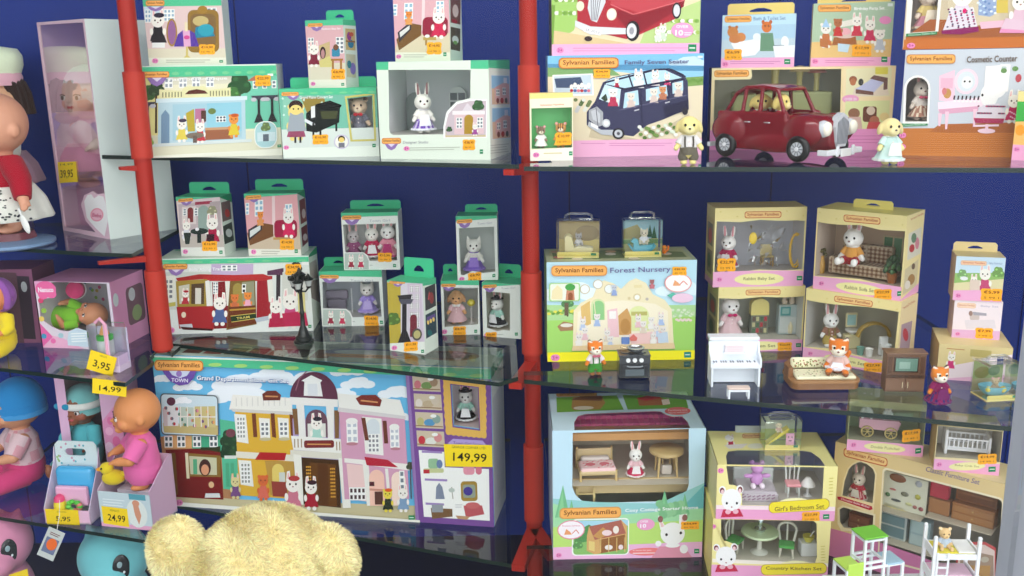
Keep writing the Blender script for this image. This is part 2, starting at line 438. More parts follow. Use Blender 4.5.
def blob(name,key,build,voxel,colour,parent,smooth=4,mat='flock'):
    me = blob_mesh(key,build,voxel,colour,smooth,mat)
    o = bpy.data.objects.new(name,me);COL.objects.link(o)
    if parent is not None: o.parent = parent
    return o
def caps(mb,p0,p1,r0,r1,n=10):
    mb.cyl(p0,p1,r0,r1,(0,0,0),n);mb.ell(p0,r0,(0,0,0),n);mb.ell(p1,r1,(0,0,0),n)

# little flocked animal dolls (height 1 to the crown)
def critter(label,loc,h,rz=0.0,kind='rabbit',fur=(245,240,230),inner=(240,175,175),dress=None,top=None,trousers=None,apron=None,hat=None,
            pose='stand',name=None,group=None,bow=None,tilt=0.0,muzzle=None,pattern=None,arms='down'):
    nm = name or {'rabbit': 'rabbit_figurine','bear': 'bear_figurine','dog': 'dog_figurine','cat': 'cat_figurine','fox': 'fox_figurine','squirrel': 'squirrel_figurine','sheep': 'poodle_figurine','hedgehog': 'animal_figurine'}[kind]
    root = thing(nm,label,'toy animal',loc,rz,group,h)
    sit = pose == 'sit';dz = -.2 if sit else 0
    ek = {'rabbit': 'long','bear': 'round','dog': 'drop','cat': 'point','fox': 'point','squirrel': 'round','sheep': 'drop','hedgehog': 'round'}[kind]
    def build(m):
        k = (0,0,0)
        m.ell((0,0,.76 + dz),(.215,.19,.2),k);m.ell((0,-.12,.69 + dz),(.13,.12,.1),k)
        m.ell((0,0,.38 + dz),(.15,.125,.22),k);m.ell((0,0,.26 + dz),(.15,.13,.14),k);m.cyl((0,0,.5 + dz),(0,0,.62 + dz),.1,.1,k)
        for q in (-1,1):
            if arms == 'down': caps(m,(q * .12,0,.52 + dz),(q * .25,-.06,.33 + dz),.055,.055)
            else: caps(m,(q * .12,0,.52 + dz),(q * .2,-.16,.42 + dz),.055,.05);caps(m,(q * .2,-.16,.42 + dz),(q * .1,-.26,.46 + dz),.05,.05)
            if sit:
                caps(m,(q * .09,-.03,.1),(q * .18,-.33,.07),.075,.065);m.ell((q * .18,-.36,.09),(.07,.05,.09),k)
            else:
                caps(m,(q * .085,0,.25),(q * .09,0,.07),.075,.07);m.ell((q * .09,-.05,.045),(.075,.11,.045),k)
            if ek == 'long': 
                for t in range(7): m.ell((q * (.09 + .045 * t / 6),.01,.9 + dz + .3 * t / 6),(.05 + .02 * math.sin(PI * t / 6),.028,.05),k)
            elif ek == 'round': m.ell((q * .17,.01,.93 + dz),(.075,.045,.075),k)
            elif ek == 'drop': m.ell((q * .22,.02,.74 + dz),(.05,.08,.13),k,mtx=Matrix.Rotation(q * -.25,4,'Y'))
            else: m.cyl((q * .13,0,.85 + dz),(q * .175,0,(1.0 if kind == 'fox' else 1.05) + dz),.09,.035 if kind == 'fox' else .015,k)
            if kind == 'sheep': 
                for a in range(5): m.ell((q * .05 * a,-.02,.95 + dz - .012 * a * a),.06,k)
        if kind in ('fox','squirrel'):
            for t in range(6): m.ell((.04 + .035 * t,.16 + .035 * t,.12 + dz * .3 + .06 * t),(.065,.065,.065),k)
        if kind in ('rabbit','bear'): m.ell((0,.14,.2 + dz * .5),.06,k)
    mz = muzzle or {'fox': (250,240,220),'squirrel': (245,230,205)}.get(kind,tuple(min(255,int(c * 1.04)) for c in fur))
    dk = {'fox': (90,50,35)}.get(kind,fur)
    def colour(p):
        x,y,z = p.x,p.y,p.z - dz
        if ek == 'long' and z > .95 and y < .0 and abs(abs(x) - .115) < .028: return inner
        if ek == 'round' and z > .9 and y < -.015 and abs(abs(x) - .17) < .045: return inner
        if kind == 'fox' and z > .93 and abs(x) > .08: return (70,45,40) if y > -.03 or z > .985 else (245,225,205)
        if kind == 'fox' and z < .3: return (150,95,60)
        if kind == 'fox' and z > .55 and y < -.09 and (z < .72 or abs(abs(x) - .1) < .035 and z < .84): return mz
        if kind == 'squirrel' and z > .74 and y < 0 and abs(x) < .14 and int((x + .3) / .045) % 2 == 0: return mixc(fur,(70,45,30),.6)
        if z > .58 and y < -.19 and z < .78: return mz
        return fur
    blob('body',('crit',kind,pose,fur,mz,arms),build,.02,colour,root)
    e = MB()
    for q in (-1,1): e = MB();e.ell((q * .085,-.178,.79 + dz),(.026,.014,.03),(25,18,18),8);mk('eye',e,'shiny',root,True)
    e = MB();e.ell((0,-.243,.722 + dz),(.026,.014,.02),(120,60,55) if kind != 'dog' else (60,35,30),8);mk('nose',e,'shiny',root,True)
    def skirt(r0,z0,r1,z1,col,nm='dress',sc=None,mat='cloth'):
        m = MB();n = 28;prof = [(r0,z0),(r0 * .98,z0 + .01),(r0 * .7 + r1 * .3,z0 * .7 + z1 * .3),(r0 * .35 + r1 * .65,z0 * .35 + z1 * .65),(r1,z1)]
        fn = col
        if pattern: 
            def fn(f): return pattern[1] if (f[0] * 7 + f[0] // n * 3) % 5 < 2 else col
        m.lathe(prof,fn,n,wob=(.04,7));
        if sc: m.lathe([(r0 * 1.03,z0 - .012),(r0 * 1.04,z0 + .035)],sc,n,wob=(.05,14))
        mk(nm,m,mat,root,True)
    if dress:
        m = MB();skirt(.3 if not sit else .27,(.1 if not sit else .12),.125,.42 + dz,dress,sc=apron if apron else None)
    tp = top or dress
    if tp:
        m = MB();m.lathe([(.17,.24 + dz),(.172,.34 + dz),(.165,.45 + dz),(.13,.55 + dz),(.1,.6 + dz)],tp,20,sq=.87)
        for q in (-1,1): m.tube([(q * .1,0,.54 + dz),(q * .16,-.02,.47 + dz),(q * .2,-.04 if arms == 'down' else -.14,.41 + dz)],[.075,.075,.078],tp,10)
        mk('blouse',m,'cloth',root,True)
        m = MB();m.lathe([(.115,.565 + dz),(.15,.58 + dz),(.11,.61 + dz)],apron or (250,248,240),20,sq=.9);mk('collar',m,'cloth',root,True)
        if arms == 'down' and not sit:
            for k in range(2): m = MB();m.ell((0,-.152,.38 + .09 * k),.017,(250,235,230),8);mk('button',m,'plastic',root,True)
    if trousers:
        m = MB();m.lathe([(.16,.2 + dz),(.175,.27 + dz),(.172,.34 + dz),(.15,.4 + dz)],trousers,20,sq=.9)
        for q in (-1,1):
            if sit: m.tube([(q * .08,-.02,.1),(q * .14,-.2,.08)],[.095,.09],trousers,12)
            else: m.tube([(q * .085,0,.27),(q * .1,0,.15),(q * .095,0,.09)],[.095,.11,.09],trousers,12)
        mk('trousers',m,'cloth',root,True)
        if not sit:
            for q in (-1,1):
                m = MB();m.tube([(q * .08,-.155,.36),(q * .085,-.158,.45),(q * .08,-.1,.56)],.017,mixc(trousers,(30,30,30),.3),6);mk('strap',m,'cloth',root,True)
    if apron and not trousers:
        m = MB();m.prism([(-.1,.47 + dz),(.1,.47 + dz),(.15,.2 + dz * .4),(-.15,.2 + dz * .4)],-.265 if not sit else -.2,-.255 if not sit else -.19,apron,axis='y');mk('apron',m,'cloth',root)
    if hat:
        m = MB();m.lathe([(.2,.93 + dz),(.2,.945 + dz),(.12,.955 + dz),(.11,1.02 + dz),(.04,1.04 + dz)],hat,18);mk('hat',m,'cloth',root,True)
    if bow:
        m = MB()
        for q in (-1,1): m.ell((q * .06,-.17,.575 + dz),(.06,.025,.04),bow,10)
        m.ell((0,-.18,.575 + dz),.025,bow,8);mk('bow',m,'cloth',root,True)
    return root

# vinyl baby dolls (metres, sitting)
def hand(m,p,d,s,q):
    """Palm with four bent fingers and a thumb from its side; p wrist, d direction, s size, q side."""
    p,d = Vector(p),Vector(d).normalized();up = Vector((0,0,1));sd = d.cross(up).normalized();up = sd.cross(d)
    m.ell(p + d * s * .45,(s * .42,s * .42,s * .3),(0,0,0),10)
    for k in range(4):
        a = p + d * s * .75 + sd * s * (.27 - .18 * k);L = s * (.34,.42,.4,.28)[k]
        b = a + d * L * .6 - up * L * .15;caps(m,a,b,s * .1,s * .095,8);caps(m,b,b + d * L * .3 - up * L * .45,s * .095,s * .08,8)
    a = p + d * s * .3 + sd * q * s * .36;b = a + d * s * .3 + sd * q * s * .2;caps(m,a,b,s * .12,s * .1,8);caps(m,b,b + d * s * .2 - up * s * .05,s * .1,s * .08,8)

def baby(name,label,cat,loc,rz,h,skin=(214,150,112),suit=(235,150,190),trousers=None,cap=None,sleeves='short',hair=None,reach=.5,fabric=None,hood=None,pattern=None,group=None,legs='sit',skirtc=None,eyes=True,bootie=None,hand_s=.085,arms='front'):
    """Sitting (or standing) baby doll of total height h; faces local -y."""
    root = thing(name,label,cat,loc,rz,group,h);st = legs == 'stand'
    def armpts(q):
        if arms == 'out': return Vector((q * .26,-.03,.39)),Vector((q * .33,-.07,.27))
        return Vector((q * .21,-.08 - .06 * reach,.36)),Vector((q * (.2 - .1 * reach),-.1 - .22 * reach,.3 + .08 * reach))
    up = .28 if st else 0
    def build(m):
        k = (0,0,0)
        m.ell((0,.01,.78),(.2,.215,.215),k,24);m.ell((0,-.04,.71),(.175,.17,.14),k,20)         # skull, cheeks
        for q in (-1,1): m.ell((q * .1,-.12,.69),(.07,.07,.06),k);m.ell((q * .198,.02,.73),(.025,.04,.05),k)
        m.ell((0,-.225,.715),(.022,.022,.02),k,10);m.ell((0,-.2,.665),(.045,.03,.018),k,10);m.ell((0,-.165,.615),(.05,.05,.04),k,12)
        m.cyl((0,.01,.48),(0,.01,.62),.08,.085,k)
        m.ell((0,.01,.4),(.145,.115,.16),k);m.ell((0,0,.24),(.165,.145,.16),k,20)
        for q in (-1,1):
            a = Vector((q * .15,0,.48));b,c = armpts(q)
            caps(m,a,b,.062,.056,14);caps(m,b,c,.056,.042,14);hand(m,c,(c - b) * 1.0,hand_s,-q)
            if st: caps(m,(q * .085,0,.22),(q * .09,-.01,.05),.08,.055);m.ell((q * .09,-.05,.03),(.05,.09,.035),k)
            else:
                caps(m,(q * .1,-.02,.13),(q * .19,-.25,.12),.092,.07,14);caps(m,(q * .19,-.25,.12),(q * .17,-.42,.07),.07,.05,14)
                m.ell((q * .17,-.46,.1),(.05,.045,.085),k,12)
                for t in range(4): m.ell((q * .17 - .03 + .02 * t,-.475,.185),.014,k,8)
    dk = mixc(skin,(190,90,80),.3)
    def colour(p):
        if abs(p.z - .662) < .012 and p.y < -.205 and abs(p.x) < .04: return (200,80,90)
        if p.y < -.14 and abs(abs(p.x) - .11) < .045 and abs(p.z - .69) < .035: return mixc(skin,(225,110,100),.25)
        return skin
    blob('body',('baby',skin,legs,reach,hand_s,arms),build,.012,colour,root,5,'vinyl')
    if eyes:
        for q in (-1,1):
            m = MB();m.ell((q * .078,-.19,.745),(.032,.014,.026),(240,235,230),12);m.ell((q * .078,-.2,.744),(.018,.008,.02),(70,45,30),10);m.ell((q * .078,-.206,.744),(.008,.004,.009),(15,10,10),8)
            m.tube([(q * .045,-.202,.765),(q * .078,-.21,.775),(q * .11,-.19,.765)],.004,(60,40,30),5);mk('eye',m,'shiny',root,True)
    pat = pattern
    def pc(col):
        if not pat: return col
        return lambda f: pat if (f[0] * 13 + f[0] // 5) % 7 < 2 else col
    if suit:
        m = MB();m.lathe([(.175,.2),(.195,.27),(.175,.36),(.165,.46),(.12,.53),(.095,.555)],pc(suit),32,c=(0,.005,0),sq=.86)
        for q in (-1,1):
            b,c = armpts(q);a = Vector((q * .13,0,.5))
            pts = [a,a.lerp(b,.5),b] + ([b.lerp(c,.5),c] if sleeves == 'long' else [])
            m.tube(pts,[.085,.085,.078,.07,.058][:len(pts)],pc(suit),16)
        mk('top',m,fabric or 'cloth',root,True)
    if skirtc:
        m = MB();m.lathe([(.3,.1),(.31,.115),(.27,.24),(.2,.34)],pc(skirtc) if pat else skirtc,40,wob=(.05,9));mk('skirt',m,'cloth',root,True)
    if trousers:
        m = MB();m.lathe([(.15,.06),(.19,.12),(.195,.22),(.175,.3)],trousers,28,sq=.92)
        for q in (-1,1):
            if st: m.tube([(q * .085,0,.24),(q * .09,0,.12),(q * .09,-.01,.07)],[.1,.095,.075],trousers,16)
            else: m.tube([(q * .09,-.02,.13),(q * .19,-.25,.12),(q * .18,-.34,.1)],[.112,.092,.078],trousers,16)
        mk('trousers',m,fabric or 'cloth',root,True)
    if cap:
        m = MB();n = 36
        prof = [(.205 * math.cos(t) + .016,.8 + .225 * math.sin(t)) for t in [k * PI / 2 / 9 for k in range(9)]] + [(.01,1.035)]
        m.lathe([(.224,.7),(.226,.8)] + prof,cap,n,c=(0,.03,0),wob=(.012,18));mk('cap',m,'cloth',root,True)
        m = MB();m.lathe([(.22,.69),(.23,.695),(.231,.73),(.222,.74)],mixc(cap,(255,255,255),.12),n,c=(0,.03,0));mk('cap_brim',m,'cloth',root,True)
    if hood:
        m = MB();m.tube([(.2 * math.cos(t),-.02,.76 + .235 * math.sin(t)) for t in [-.6 + k * (PI + 1.2) / 18 for k in range(19)]],.05,hood,12)
        m.ell((0,.06,.77),(.225,.2,.24),hood,20);mk('hood',m,fabric or 'cloth',root,True)
    if hair:
        m = MB()
        for k in range(26):
            t = PI * k / 25;
            for j in range(3): m.tube([(.21 * math.cos(t),.02 + .05 * j - .12 * math.sin(t) ,.86 + .06 * math.sin(t)),(.225 * math.cos(t),.03 + .06 * j,.78),(.21 * math.cos(t) + .02,.05 + .06 * j,.62)],.03,hair,6)
        m.ell((0,.05,.82),(.215,.2,.2),hair);mk('hair',m,'fur',root,True)
    return root
# SETTING
BLUE = (18,50,138)
m = MB();m.box(-2.7,2.25,0,1.9,2.3,2.3,BLUE)
for x in (-1.25,-.62,.14,.62,1.25): m.box(x - .0015,2.2485,0,x + .0015,2.2505,2.3,(12,22,80))
structure(mk('wall_back',m,'paint'))
m = MB();m.box(-2.75,.62,0,-2.7,2.3,2.3,(24,30,60));structure(mk('wall_left',m,'paint'))
m = MB();m.box(1.9,.62,0,1.95,2.3,2.3,(40,46,110));structure(mk('wall_right',m,'paint'))
m = MB();m.box(-2.75,.62,2.3,1.95,2.3,2.36,(150,150,155));structure(mk('ceiling',m,'paint'))
m = MB();m.box(-2.75,.55,ZF - .05,1.95,2.3,ZF,(20,26,60));structure(mk('floor',m,'paint'))

# shop window: two panes either side of an aluminium mullion
YP = .72
xm = on_y(1033,500,YP).x
m = MB();m.box(-2.7,YP - .004,ZF,xm - .012,YP + .004,2.3,(255,255,255));structure(mk('window_1',m,'pane_glass'))
m = MB();m.box(xm + .012,YP - .004,ZF,1.9,YP + .004,2.3,(255,255,255));structure(mk('window_2',m,'pane_glass'))
m = MB();m.box(xm - .009,YP - .03,ZF,xm + .016,YP + .03,2.3,(190,195,205),bev=.003)
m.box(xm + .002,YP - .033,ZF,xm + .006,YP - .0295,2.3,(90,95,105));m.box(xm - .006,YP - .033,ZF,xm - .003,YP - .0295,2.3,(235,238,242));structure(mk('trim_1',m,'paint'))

RED = (168,40,30)
def post(label,x,y,z0,z1,arms,foot=False):
    t = thing('shelf_post',label,'post',(x,y,z0))
    m = MB();m.cyl((0,0,0),(0,0,z1 - z0),.0165,.0165,RED,20)
    for z in (ZA,ZB,ZC):
        if z0 < z < z1:
            m.cyl((0,-.0163,z - z0 + .05),(0,-.0175,z - z0 + .05),.003,.003,(60,10,8),8)
    mk('pole',m,'paint',t,True)
    for z in (ZA,ZB,ZC):
        if z0 - .01 < z < z1:
            m = MB();m.cyl((0,0,z - z0 + .005),(0,0,z - z0 + .17),.0205,.0205,mixc(RED,(230,90,70),.3),20);mk('sleeve',m,'paint',t,True)
    for z,dx,dy,w in arms:
        m = MB();d = Vector((dx,dy,0));s = Vector((-dy,dx,0)).normalized() * w / 2;zz = z - z0 - .0085
        a = [s,-s,d - s,d + s];m.add([(p.x,p.y,zz) for p in a] + [(p.x * 1,p.y,zz - (1.1 if i < 2 else .5) * w) for i,p in enumerate(a)],[(0,1,2,3),(7,6,5,4),(0,4,5,1),(1,5,6,2),(2,6,7,3),(3,7,4,0)],RED)
        mk('bracket_arm',m,'paint',t)
    if foot:
        m = MB();m.lathe([(.06,0),(.06,.006),(.03,.012),(.02,.03)],RED,20);mk('foot',m,'paint',t,True)
    return t
p1 = on_y(147,200,1.875)
post('red tubular post ending at the tram box shelf, beside the tall white box',p1.x,1.875,ZB,2.3,[(ZL1,-.085,-.06,.012),(ZA,-.035,-.03,.012)])
p2 = on_y(531.5,300,1.80)
post('red tubular post running full height between the green-topped and yellow-topped boxes',p2.x,1.80,ZF,2.3,
     [(ZA,-.04,-.12,.02),(ZB,-.035,-.14,.024),(ZC,-.035,-.16,.026),(ZC,.035,-.12,.026)],True)

EDGE = (16,40,36)
def shelf(label,pts,z,edges=()):
    """pts: outline (x, y) of the glass; edges: which sides show their polished dark edge."""
    m = MB();n = len(pts);th = .008
    tri = geometry.tessellate_polygon([[Vector((a,b,0)) for a,b in pts]])
    m.add([(a,b,z) for a,b in pts],tri,(230,240,235),0)
    m.add([(a,b,z - th) for a,b in pts],tri,(230,240,235),0)
    for k in range(n):
        a,b = pts[k],pts[(k + 1) % n];m.face([(a[0],a[1],z),(b[0],b[1],z),(b[0],b[1],z - th),(a[0],a[1],z - th)],EDGE,1)
    return tag(mk('glass_shelf',m,['shelf_glass','plastic'],None,fix=False),label,'shelf')
def pz(x,y,z): p = on_z(x,y,z);return (p.x,p.y)
BW = 2.245
a0,a1 = pz(101,155,ZA),pz(519,164.5,ZA)
shelf('topmost glass shelf, holding the grand piano box',[a0,a1,(a1[0] - .005,BW),(a0[0],BW)],ZA)
r0,r1 = pz(524,166.5,ZA),pz(1085,168,ZA)
shelf('topmost glass shelf, holding the red toy car',[r0,r1,(r1[0],BW),(.075,BW),(.075,1.70),(r0[0],1.70)],ZA)
b0,b1,b2 = pz(118,344,ZB),pz(499,382.5,ZB),pz(519,372,ZB)
b0 = (p1.x - .03,b0[1] + .01)
shelf('glass shelf under the red tram box and the toy street lamp',[b0,b1,(b1[0] + .035,b1[1] + .03),(b1[0] + .03,BW),(b0[0],BW),(b0[0],p1.y + .03),(p1.x + .025,p1.y + .03),(p1.x + .025,p1.y - .022)],ZB)
c0,c1 = pz(524,379.5,ZB),pz(1024,428,ZB);dx,dy = c1[0] - c0[0],c1[1] - c0[1];c1 = (c1[0] + dx * .15,c1[1] + dy * .15)
shelf('glass shelf under the toy piano, sofa and stove',[c0,c1,(c1[0],BW),(.075,BW),(.075,1.70),(c0[0],1.70)],ZB)
d0,d1 = pz(154,501,ZC),pz(511,564,ZC)
shelf('glass shelf under the big department store box',[d0,d1,(d1[0],BW),(d0[0],BW)],ZC)
shelf('lowest glass shelf, under the cottage box and white toy bunk bed',[(.02,1.50),(.5,1.33),(1.1,1.25),(1.1,BW),(.075,BW),(.075,1.70),(.02,1.70)],ZC)
e0,e1,e2 = pz(-30,245,ZL1),pz(88,252,ZL1),pz(170,235,ZL1)
shelf('short glass shelf under the tall white doll box and jacketed doll',[e0,e1,(p1.x - .03,p1.y - .03),(p1.x - .03,BW),(e0[0],BW)],ZL1)
f0,f1 = pz(-30,364,ZL2),pz(125,383,ZL2)
shelf('short glass shelf under the yellow plush baby and pink doll box',[f0,f1,(p1.x - .012,p1.y - .025),(p1.x - .03,p1.y),(p1.x - .03,BW),(f0[0],BW)],ZL2)
g0,g1 = pz(-30,512,ZL3),pz(145,540,ZL3)
shelf('short glass shelf under the blue-capped and bald baby dolls',[g0,g1,(g1[0] - .095,1.87),(g1[0] - .095,BW),(g0[0],BW)],ZL3)

# daylight from the street, and the tube lamp along the window head
w = bpy.data.worlds.new('World');SC.world = w;w.use_nodes = True
nt = w.node_tree;bg = nt.nodes['Background']
tc = nt.nodes.new('ShaderNodeTexCoord');sp = nt.nodes.new('ShaderNodeSeparateXYZ');nt.links.new(tc.outputs['Generated'],sp.inputs[0])
cr = nt.nodes.new('ShaderNodeValToRGB');e = cr.color_ramp.elements
e[0].position = .40;e[0].color = (.5,.5,.49,1);e[1].position = .62;e[1].color = (.95,1.0,1.04,1)
k = cr.color_ramp.elements.new(.5);k.color = (.8,.82,.84,1)
mr = nt.nodes.new('ShaderNodeMapRange');mr.inputs['From Min'].default_value = -1;mr.inputs['From Max'].default_value = 1
nt.links.new(sp.outputs['Z'],mr.inputs['Value']);nt.links.new(mr.outputs['Result'],cr.inputs['Fac'])
mx = nt.nodes.new('ShaderNodeMapRange');mx.inputs['From Min'].default_value = -.7;mx.inputs['From Max'].default_value = .6;mx.inputs['To Min'].default_value = .72;mx.inputs['To Max'].default_value = 1.65
nt.links.new(sp.outputs['X'],mx.inputs['Value'])
vm = nt.nodes.new('ShaderNodeVectorMath');vm.operation = 'SCALE';nt.links.new(cr.outputs['Color'],vm.inputs[0]);nt.links.new(mx.outputs['Result'],vm.inputs['Scale'])
nt.links.new(vm.outputs['Vector'],bg.inputs['Color']);bg.inputs['Strength'].default_value = 1.0
def area(name,loc,rot,sx,sy,power,col):
    l = bpy.data.lights.new(name,'AREA');l.shape = 'RECTANGLE';l.size = sx;l.size_y = sy;l.energy = power;l.color = col
    o = bpy.data.objects.new(name,l);COL.objects.link(o);o.location = loc;o.rotation_euler = rot;return o
area('ceiling_tube_light',(.25,1.0,2.27),(math.radians(28),0,0),2.6,.12,8,(1,.98,.94))

vs = SC.view_settings;vs.view_transform = 'Standard';vs.look = 'None';vs.exposure = 0.84;vs.gamma = 1.0;vs.use_curve_mapping = False
# LEFT BAY, topmost shelf
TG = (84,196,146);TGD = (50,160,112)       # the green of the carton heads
PALE = (226,236,222)
def green_head(A,x0,y0,x1,y1,sl=0.0,n=9):
    A.P([(x0,y0),(x1,y0 + sl * (x1 - x0)),(x1,y1 + sl * (x1 - x0)),(x0,y1)],TG)
    for k in range(n):
        cx = x0 + (x1 - x0) * (k + .5) / n;A.E(cx,(y0 * .3 + y1 * .7) + sl * (cx - x0),(x1 - x0) / n * .3,(y1 - y0) * .16,(120,205,150),10)
def boutique(A,b):
    A.R(133,64,284,158,(236,232,200));A.R(135,76,160,150,(232,224,150));A.R(228,76,284,130,(120,205,175));A.R(133,132,284,158,(226,224,196))
    A.R(160,74,230,84,(222,218,196))
    for x in (163,177,190,204): A.window(x,77,x + 8,87,2,2,gl=(150,160,170))
    A.tree(145,92,9,(70,105,60),130);A.tree(155,88,8,(60,80,55),130);A.tree(238,86,12,(45,85,50),120);A.tree(231,94,7,(70,120,60))
    for x in (252,262,272): A.window(x,82,x + 5,90,1,2)
    A.P([(246,82),(256,76),(268,82)],(185,110,90))
    A.P([(158,97),(229,97),(229,88),(206,90),(203,86),(183,86),(180,90),(158,88)],(232,228,176))
    for k in range(7): A.R(161 + k * 3,91,162 + k * 3,96,(120,120,90));A.R(208 + k * 3,91,209 + k * 3,96,(120,120,90))
    A.P([(183,93.5),(187,90),(195,88.8),(203,90.5),(206,93.5)],(95,50,40))
    A.R(157,98,244,142,(186,214,222));A.R(155,97,246,101,(214,232,236));A.R(171,103,240,138,(168,206,218));A.R(205,103,240,132,(150,205,220))
    A.P([(160,141),(160,113),(164,108),(168,113),(168,141)],(120,150,175));A.R(150,140,250,143,(216,226,222))
    A.P([(184,112),(192,108),(193,130),(186,130)],(190,170,60));A.P([(193,108),(203,108),(203,122),(193,122)],(190,120,150));A.R(199,110,204,121,(90,60,50))
    A.window(214,116,224,122,3,2,gl=(60,70,90));A.E(210,111,4,3,(110,130,70))
    A.R(203,128,231,139,(160,100,70));A.R(203,127,231,129.5,(205,160,120))
    A.animal(180,114,26,dress=(230,210,90),hat=(70,60,80));A.animal(198,118,24,dress=(200,60,70));A.animal(232,112,26,fur=(235,150,70),dress=(225,200,60),ears='round',hat=(200,90,40))
    A.E(193,134,9,3,(130,115,100));A.R(191,134,195,141,(110,95,85))
    for x,y0 in ((147,100),(258,97),(272,97)):
        A.R(x - 1.2,y0 + 3,x + 1.4,136 if x < 200 else 122,(50,48,50));A.P([(x - 8,y0),(x + 8,y0),(x + 5,y0 + 4),(x - 5,y0 + 4)],(70,68,80));A.E(x - 5,y0 + 4,3,2,(200,200,205));A.E(x + 5,y0 + 4,3,2,(200,200,205));A.P([(x - 5,140 if x < 200 else 124),(x + 5,140 if x < 200 else 124),(x,120 if x < 200 else 112)],(50,48,50))
    A.tree(148,138,5,(130,165,70));A.P([(x,y) for x,y in rr(253,123,277,150,10)],(244,246,236));A.P(rr(254,124,276,149,9),(176,214,216));A.R(256,134,275,143,(210,230,232));A.R(262,136,268,143,(100,110,120));A.tree(265,129,5,(110,130,80))
    A.R(133,151,284,158,(240,240,222));green_head(A,130,65,281,76,0.005,12);A.P([(130,64),(281,64.5),(281,66.5),(130,66)],(225,240,225))
    A.town(146,76,20,9);A.logo(141,70.5,168,76.5,.005);A.T('Fashion Boutique',168,79,226,79,4,(250,250,245),.015)
    A.age(149,148,2.6);A.mark(277,147,4,2.6);A.R(268,75,274,77.5,(245,245,235))
A1 = carton('toy_carton','wide green-headed carton picturing a pale blue boutique with street lamps','toy box',((133,65),(277,65),(282,158),(143,153)),ZA,d=1.93,yaw=.03,D=.06,base=PALE,side=(215,225,212),top=TG,art=boutique,sticker=(263,82,17,11),stick_txt=('22,90',))

def mannequin(A,b):
    A.R(140,-20,230,66,(226,200,196));A.R(140,48,230,66,(224,214,190));A.R(140,-20,230,6,TG)
    A.R(144,6,160,20,(205,225,235));A.window(145,9,151,22,2,3,gl=(150,180,200));A.window(164,9,175,21,3,3,gl=(150,180,200));A.window(207,8,217,20,2,3)
    A.animal(158,8,36,dress=(40,35,40),hat=(50,45,60));A.R(152,41,165,47,(240,240,236));A.P([(153,37),(165,37),(167,42),(151,42)],(45,40,45))
    A.E(172,32,5.5,14,(170,130,60));A.E(172,32,4,12,(150,100,150))
    A.P(rr(188,10,219,52,6),(150,115,50));A.P(rr(191,14,216,46,5),(130,100,60));A.E(203,10,5,4,(165,125,50));A.E(201,21,8,5,(200,180,120));A.P([(196,27),(210,24),(215,36),(194,38)],(40,130,160));A.E(206,30,8,6,(50,160,180))
    A.P([(183,30),(190,30),(195,46),(178,46)],(225,170,205));A.P([(178,34),(183,30),(184,46),(174,46)],(90,60,160));A.P([(190,30),(195,33),(199,46),(191,46)],(90,60,160));A.E(187,37,3,2,(215,80,150));A.L([(187,46),(187,56)],2,(210,190,110));A.P([(182,58),(187,54),(192,58)],(210,190,110));A.R(185,22,188,31,(235,220,180))
    A.R(140,57,230,66,(236,232,214));A.town(147,6,18,5);A.logo(146,0,165,5.5);A.age(155,60,2.6);A.mark(219,59.5,3.6,2.5);A.lines(166,59,210,2,2,(180,175,160))
A2 = carton('toy_carton','small carton picturing a purple gown on a stand, on the boutique carton','toy box',((142,-8),(221,-8),(226,64),(149,65)),A1.top,d=1.945,yaw=.02,D=.05,base=PALE,top=TG,art=mannequin,sticker=(207,49,16,10),stick_txt=('10,90',))

def piano_box(A,b):
    A.R(279,88,384,161,(120,190,165));A.R(279,130,384,150,(215,224,216));A.P(rr(300,97,325,128,4),(150,130,60));A.P([(283,98),(300,94),(312,128),(283,130)],(140,200,175))
    for k in range(9): A.E(283 + (k * 37 % 55),98 + (k * 23 % 26),1.2,1.2,(205,232,220),6)
    A.P([(306,114),(318,104),(331,102),(340,108),(339,124),(316,134),(306,132)],(25,30,28));A.P([(315,105),(330,101),(342,106),(339,111),(321,110)],(15,18,18));A.P([(320,112),(338,112),(336,120),(322,120)],(70,75,45));A.P([(311,107),(315,106),(315,118),(311,119)],(230,232,230));A.P([(305,119),(315,125),(313,127.5),(304,122)],(225,228,230))
    for x in (312,319,335): A.R(x,124,x + 2,140 if x < 330 else 133,(20,24,22))
    A.animal(296,100,42,fur=(236,214,130),dress=(160,80,110),ears='round');A.P([(290,113),(303,113),(306,132),(287,132)],(160,168,175));A.E(296,106,7,6,(60,40,36));A.E(296,110,6,5.2,(238,214,128));
    for q in (-1,1): A.E(296 + q * 2.4,109,.8,1,(40,30,25),8)
    A.P([(291,132),(301,132),(304,138),(289,138)],(150,75,100));A.R(294,138,296,144,(50,50,55));A.R(299,138,301,144,(50,50,55))
    A.R(281,149,384,161,(232,240,228));A.E(341,144,7.5,7.5,(200,190,215));A.E(341,144,6.5,6.5,(240,240,230));A.E(341,141,3.6,3.4,(70,50,40));A.E(341,142,2.8,2.6,(236,206,110));A.R(338,145,344,150,(120,120,130))
    A.P([(345,97),(375,94),(376,144),(350,144)],(205,196,110),[[(347,99),(373,96),(374,142),(352,142)]])
    green_head(A,278,88,380,95,0,7);A.town(287,95,13,5);A.logo(282,91.5,299,95.5);A.T('Grand Piano Concert Set',300,97.2,333,97.2,3,(245,248,245),.015);A.age(286,148.5,2.2);A.mark(372,147,3.4,3.4)
win = [(348,99.5),(372.5,97),(373.5,141.5),(352,141.5)]
A3 = carton('toy_carton','carton picturing a black grand piano, a dressed bear doll in its gold window','toy box',((279,88),(377,88),(379,160),(283,159)),ZA,d=1.88,yaw=.0,D=.07,base=PALE,top=TG,art=piano_box,window=win,inner=(190,196,188),sticker=(320,141,16,10),tab=(290,376,77,(72,192,142),.062),stick_txt=('16,90',))
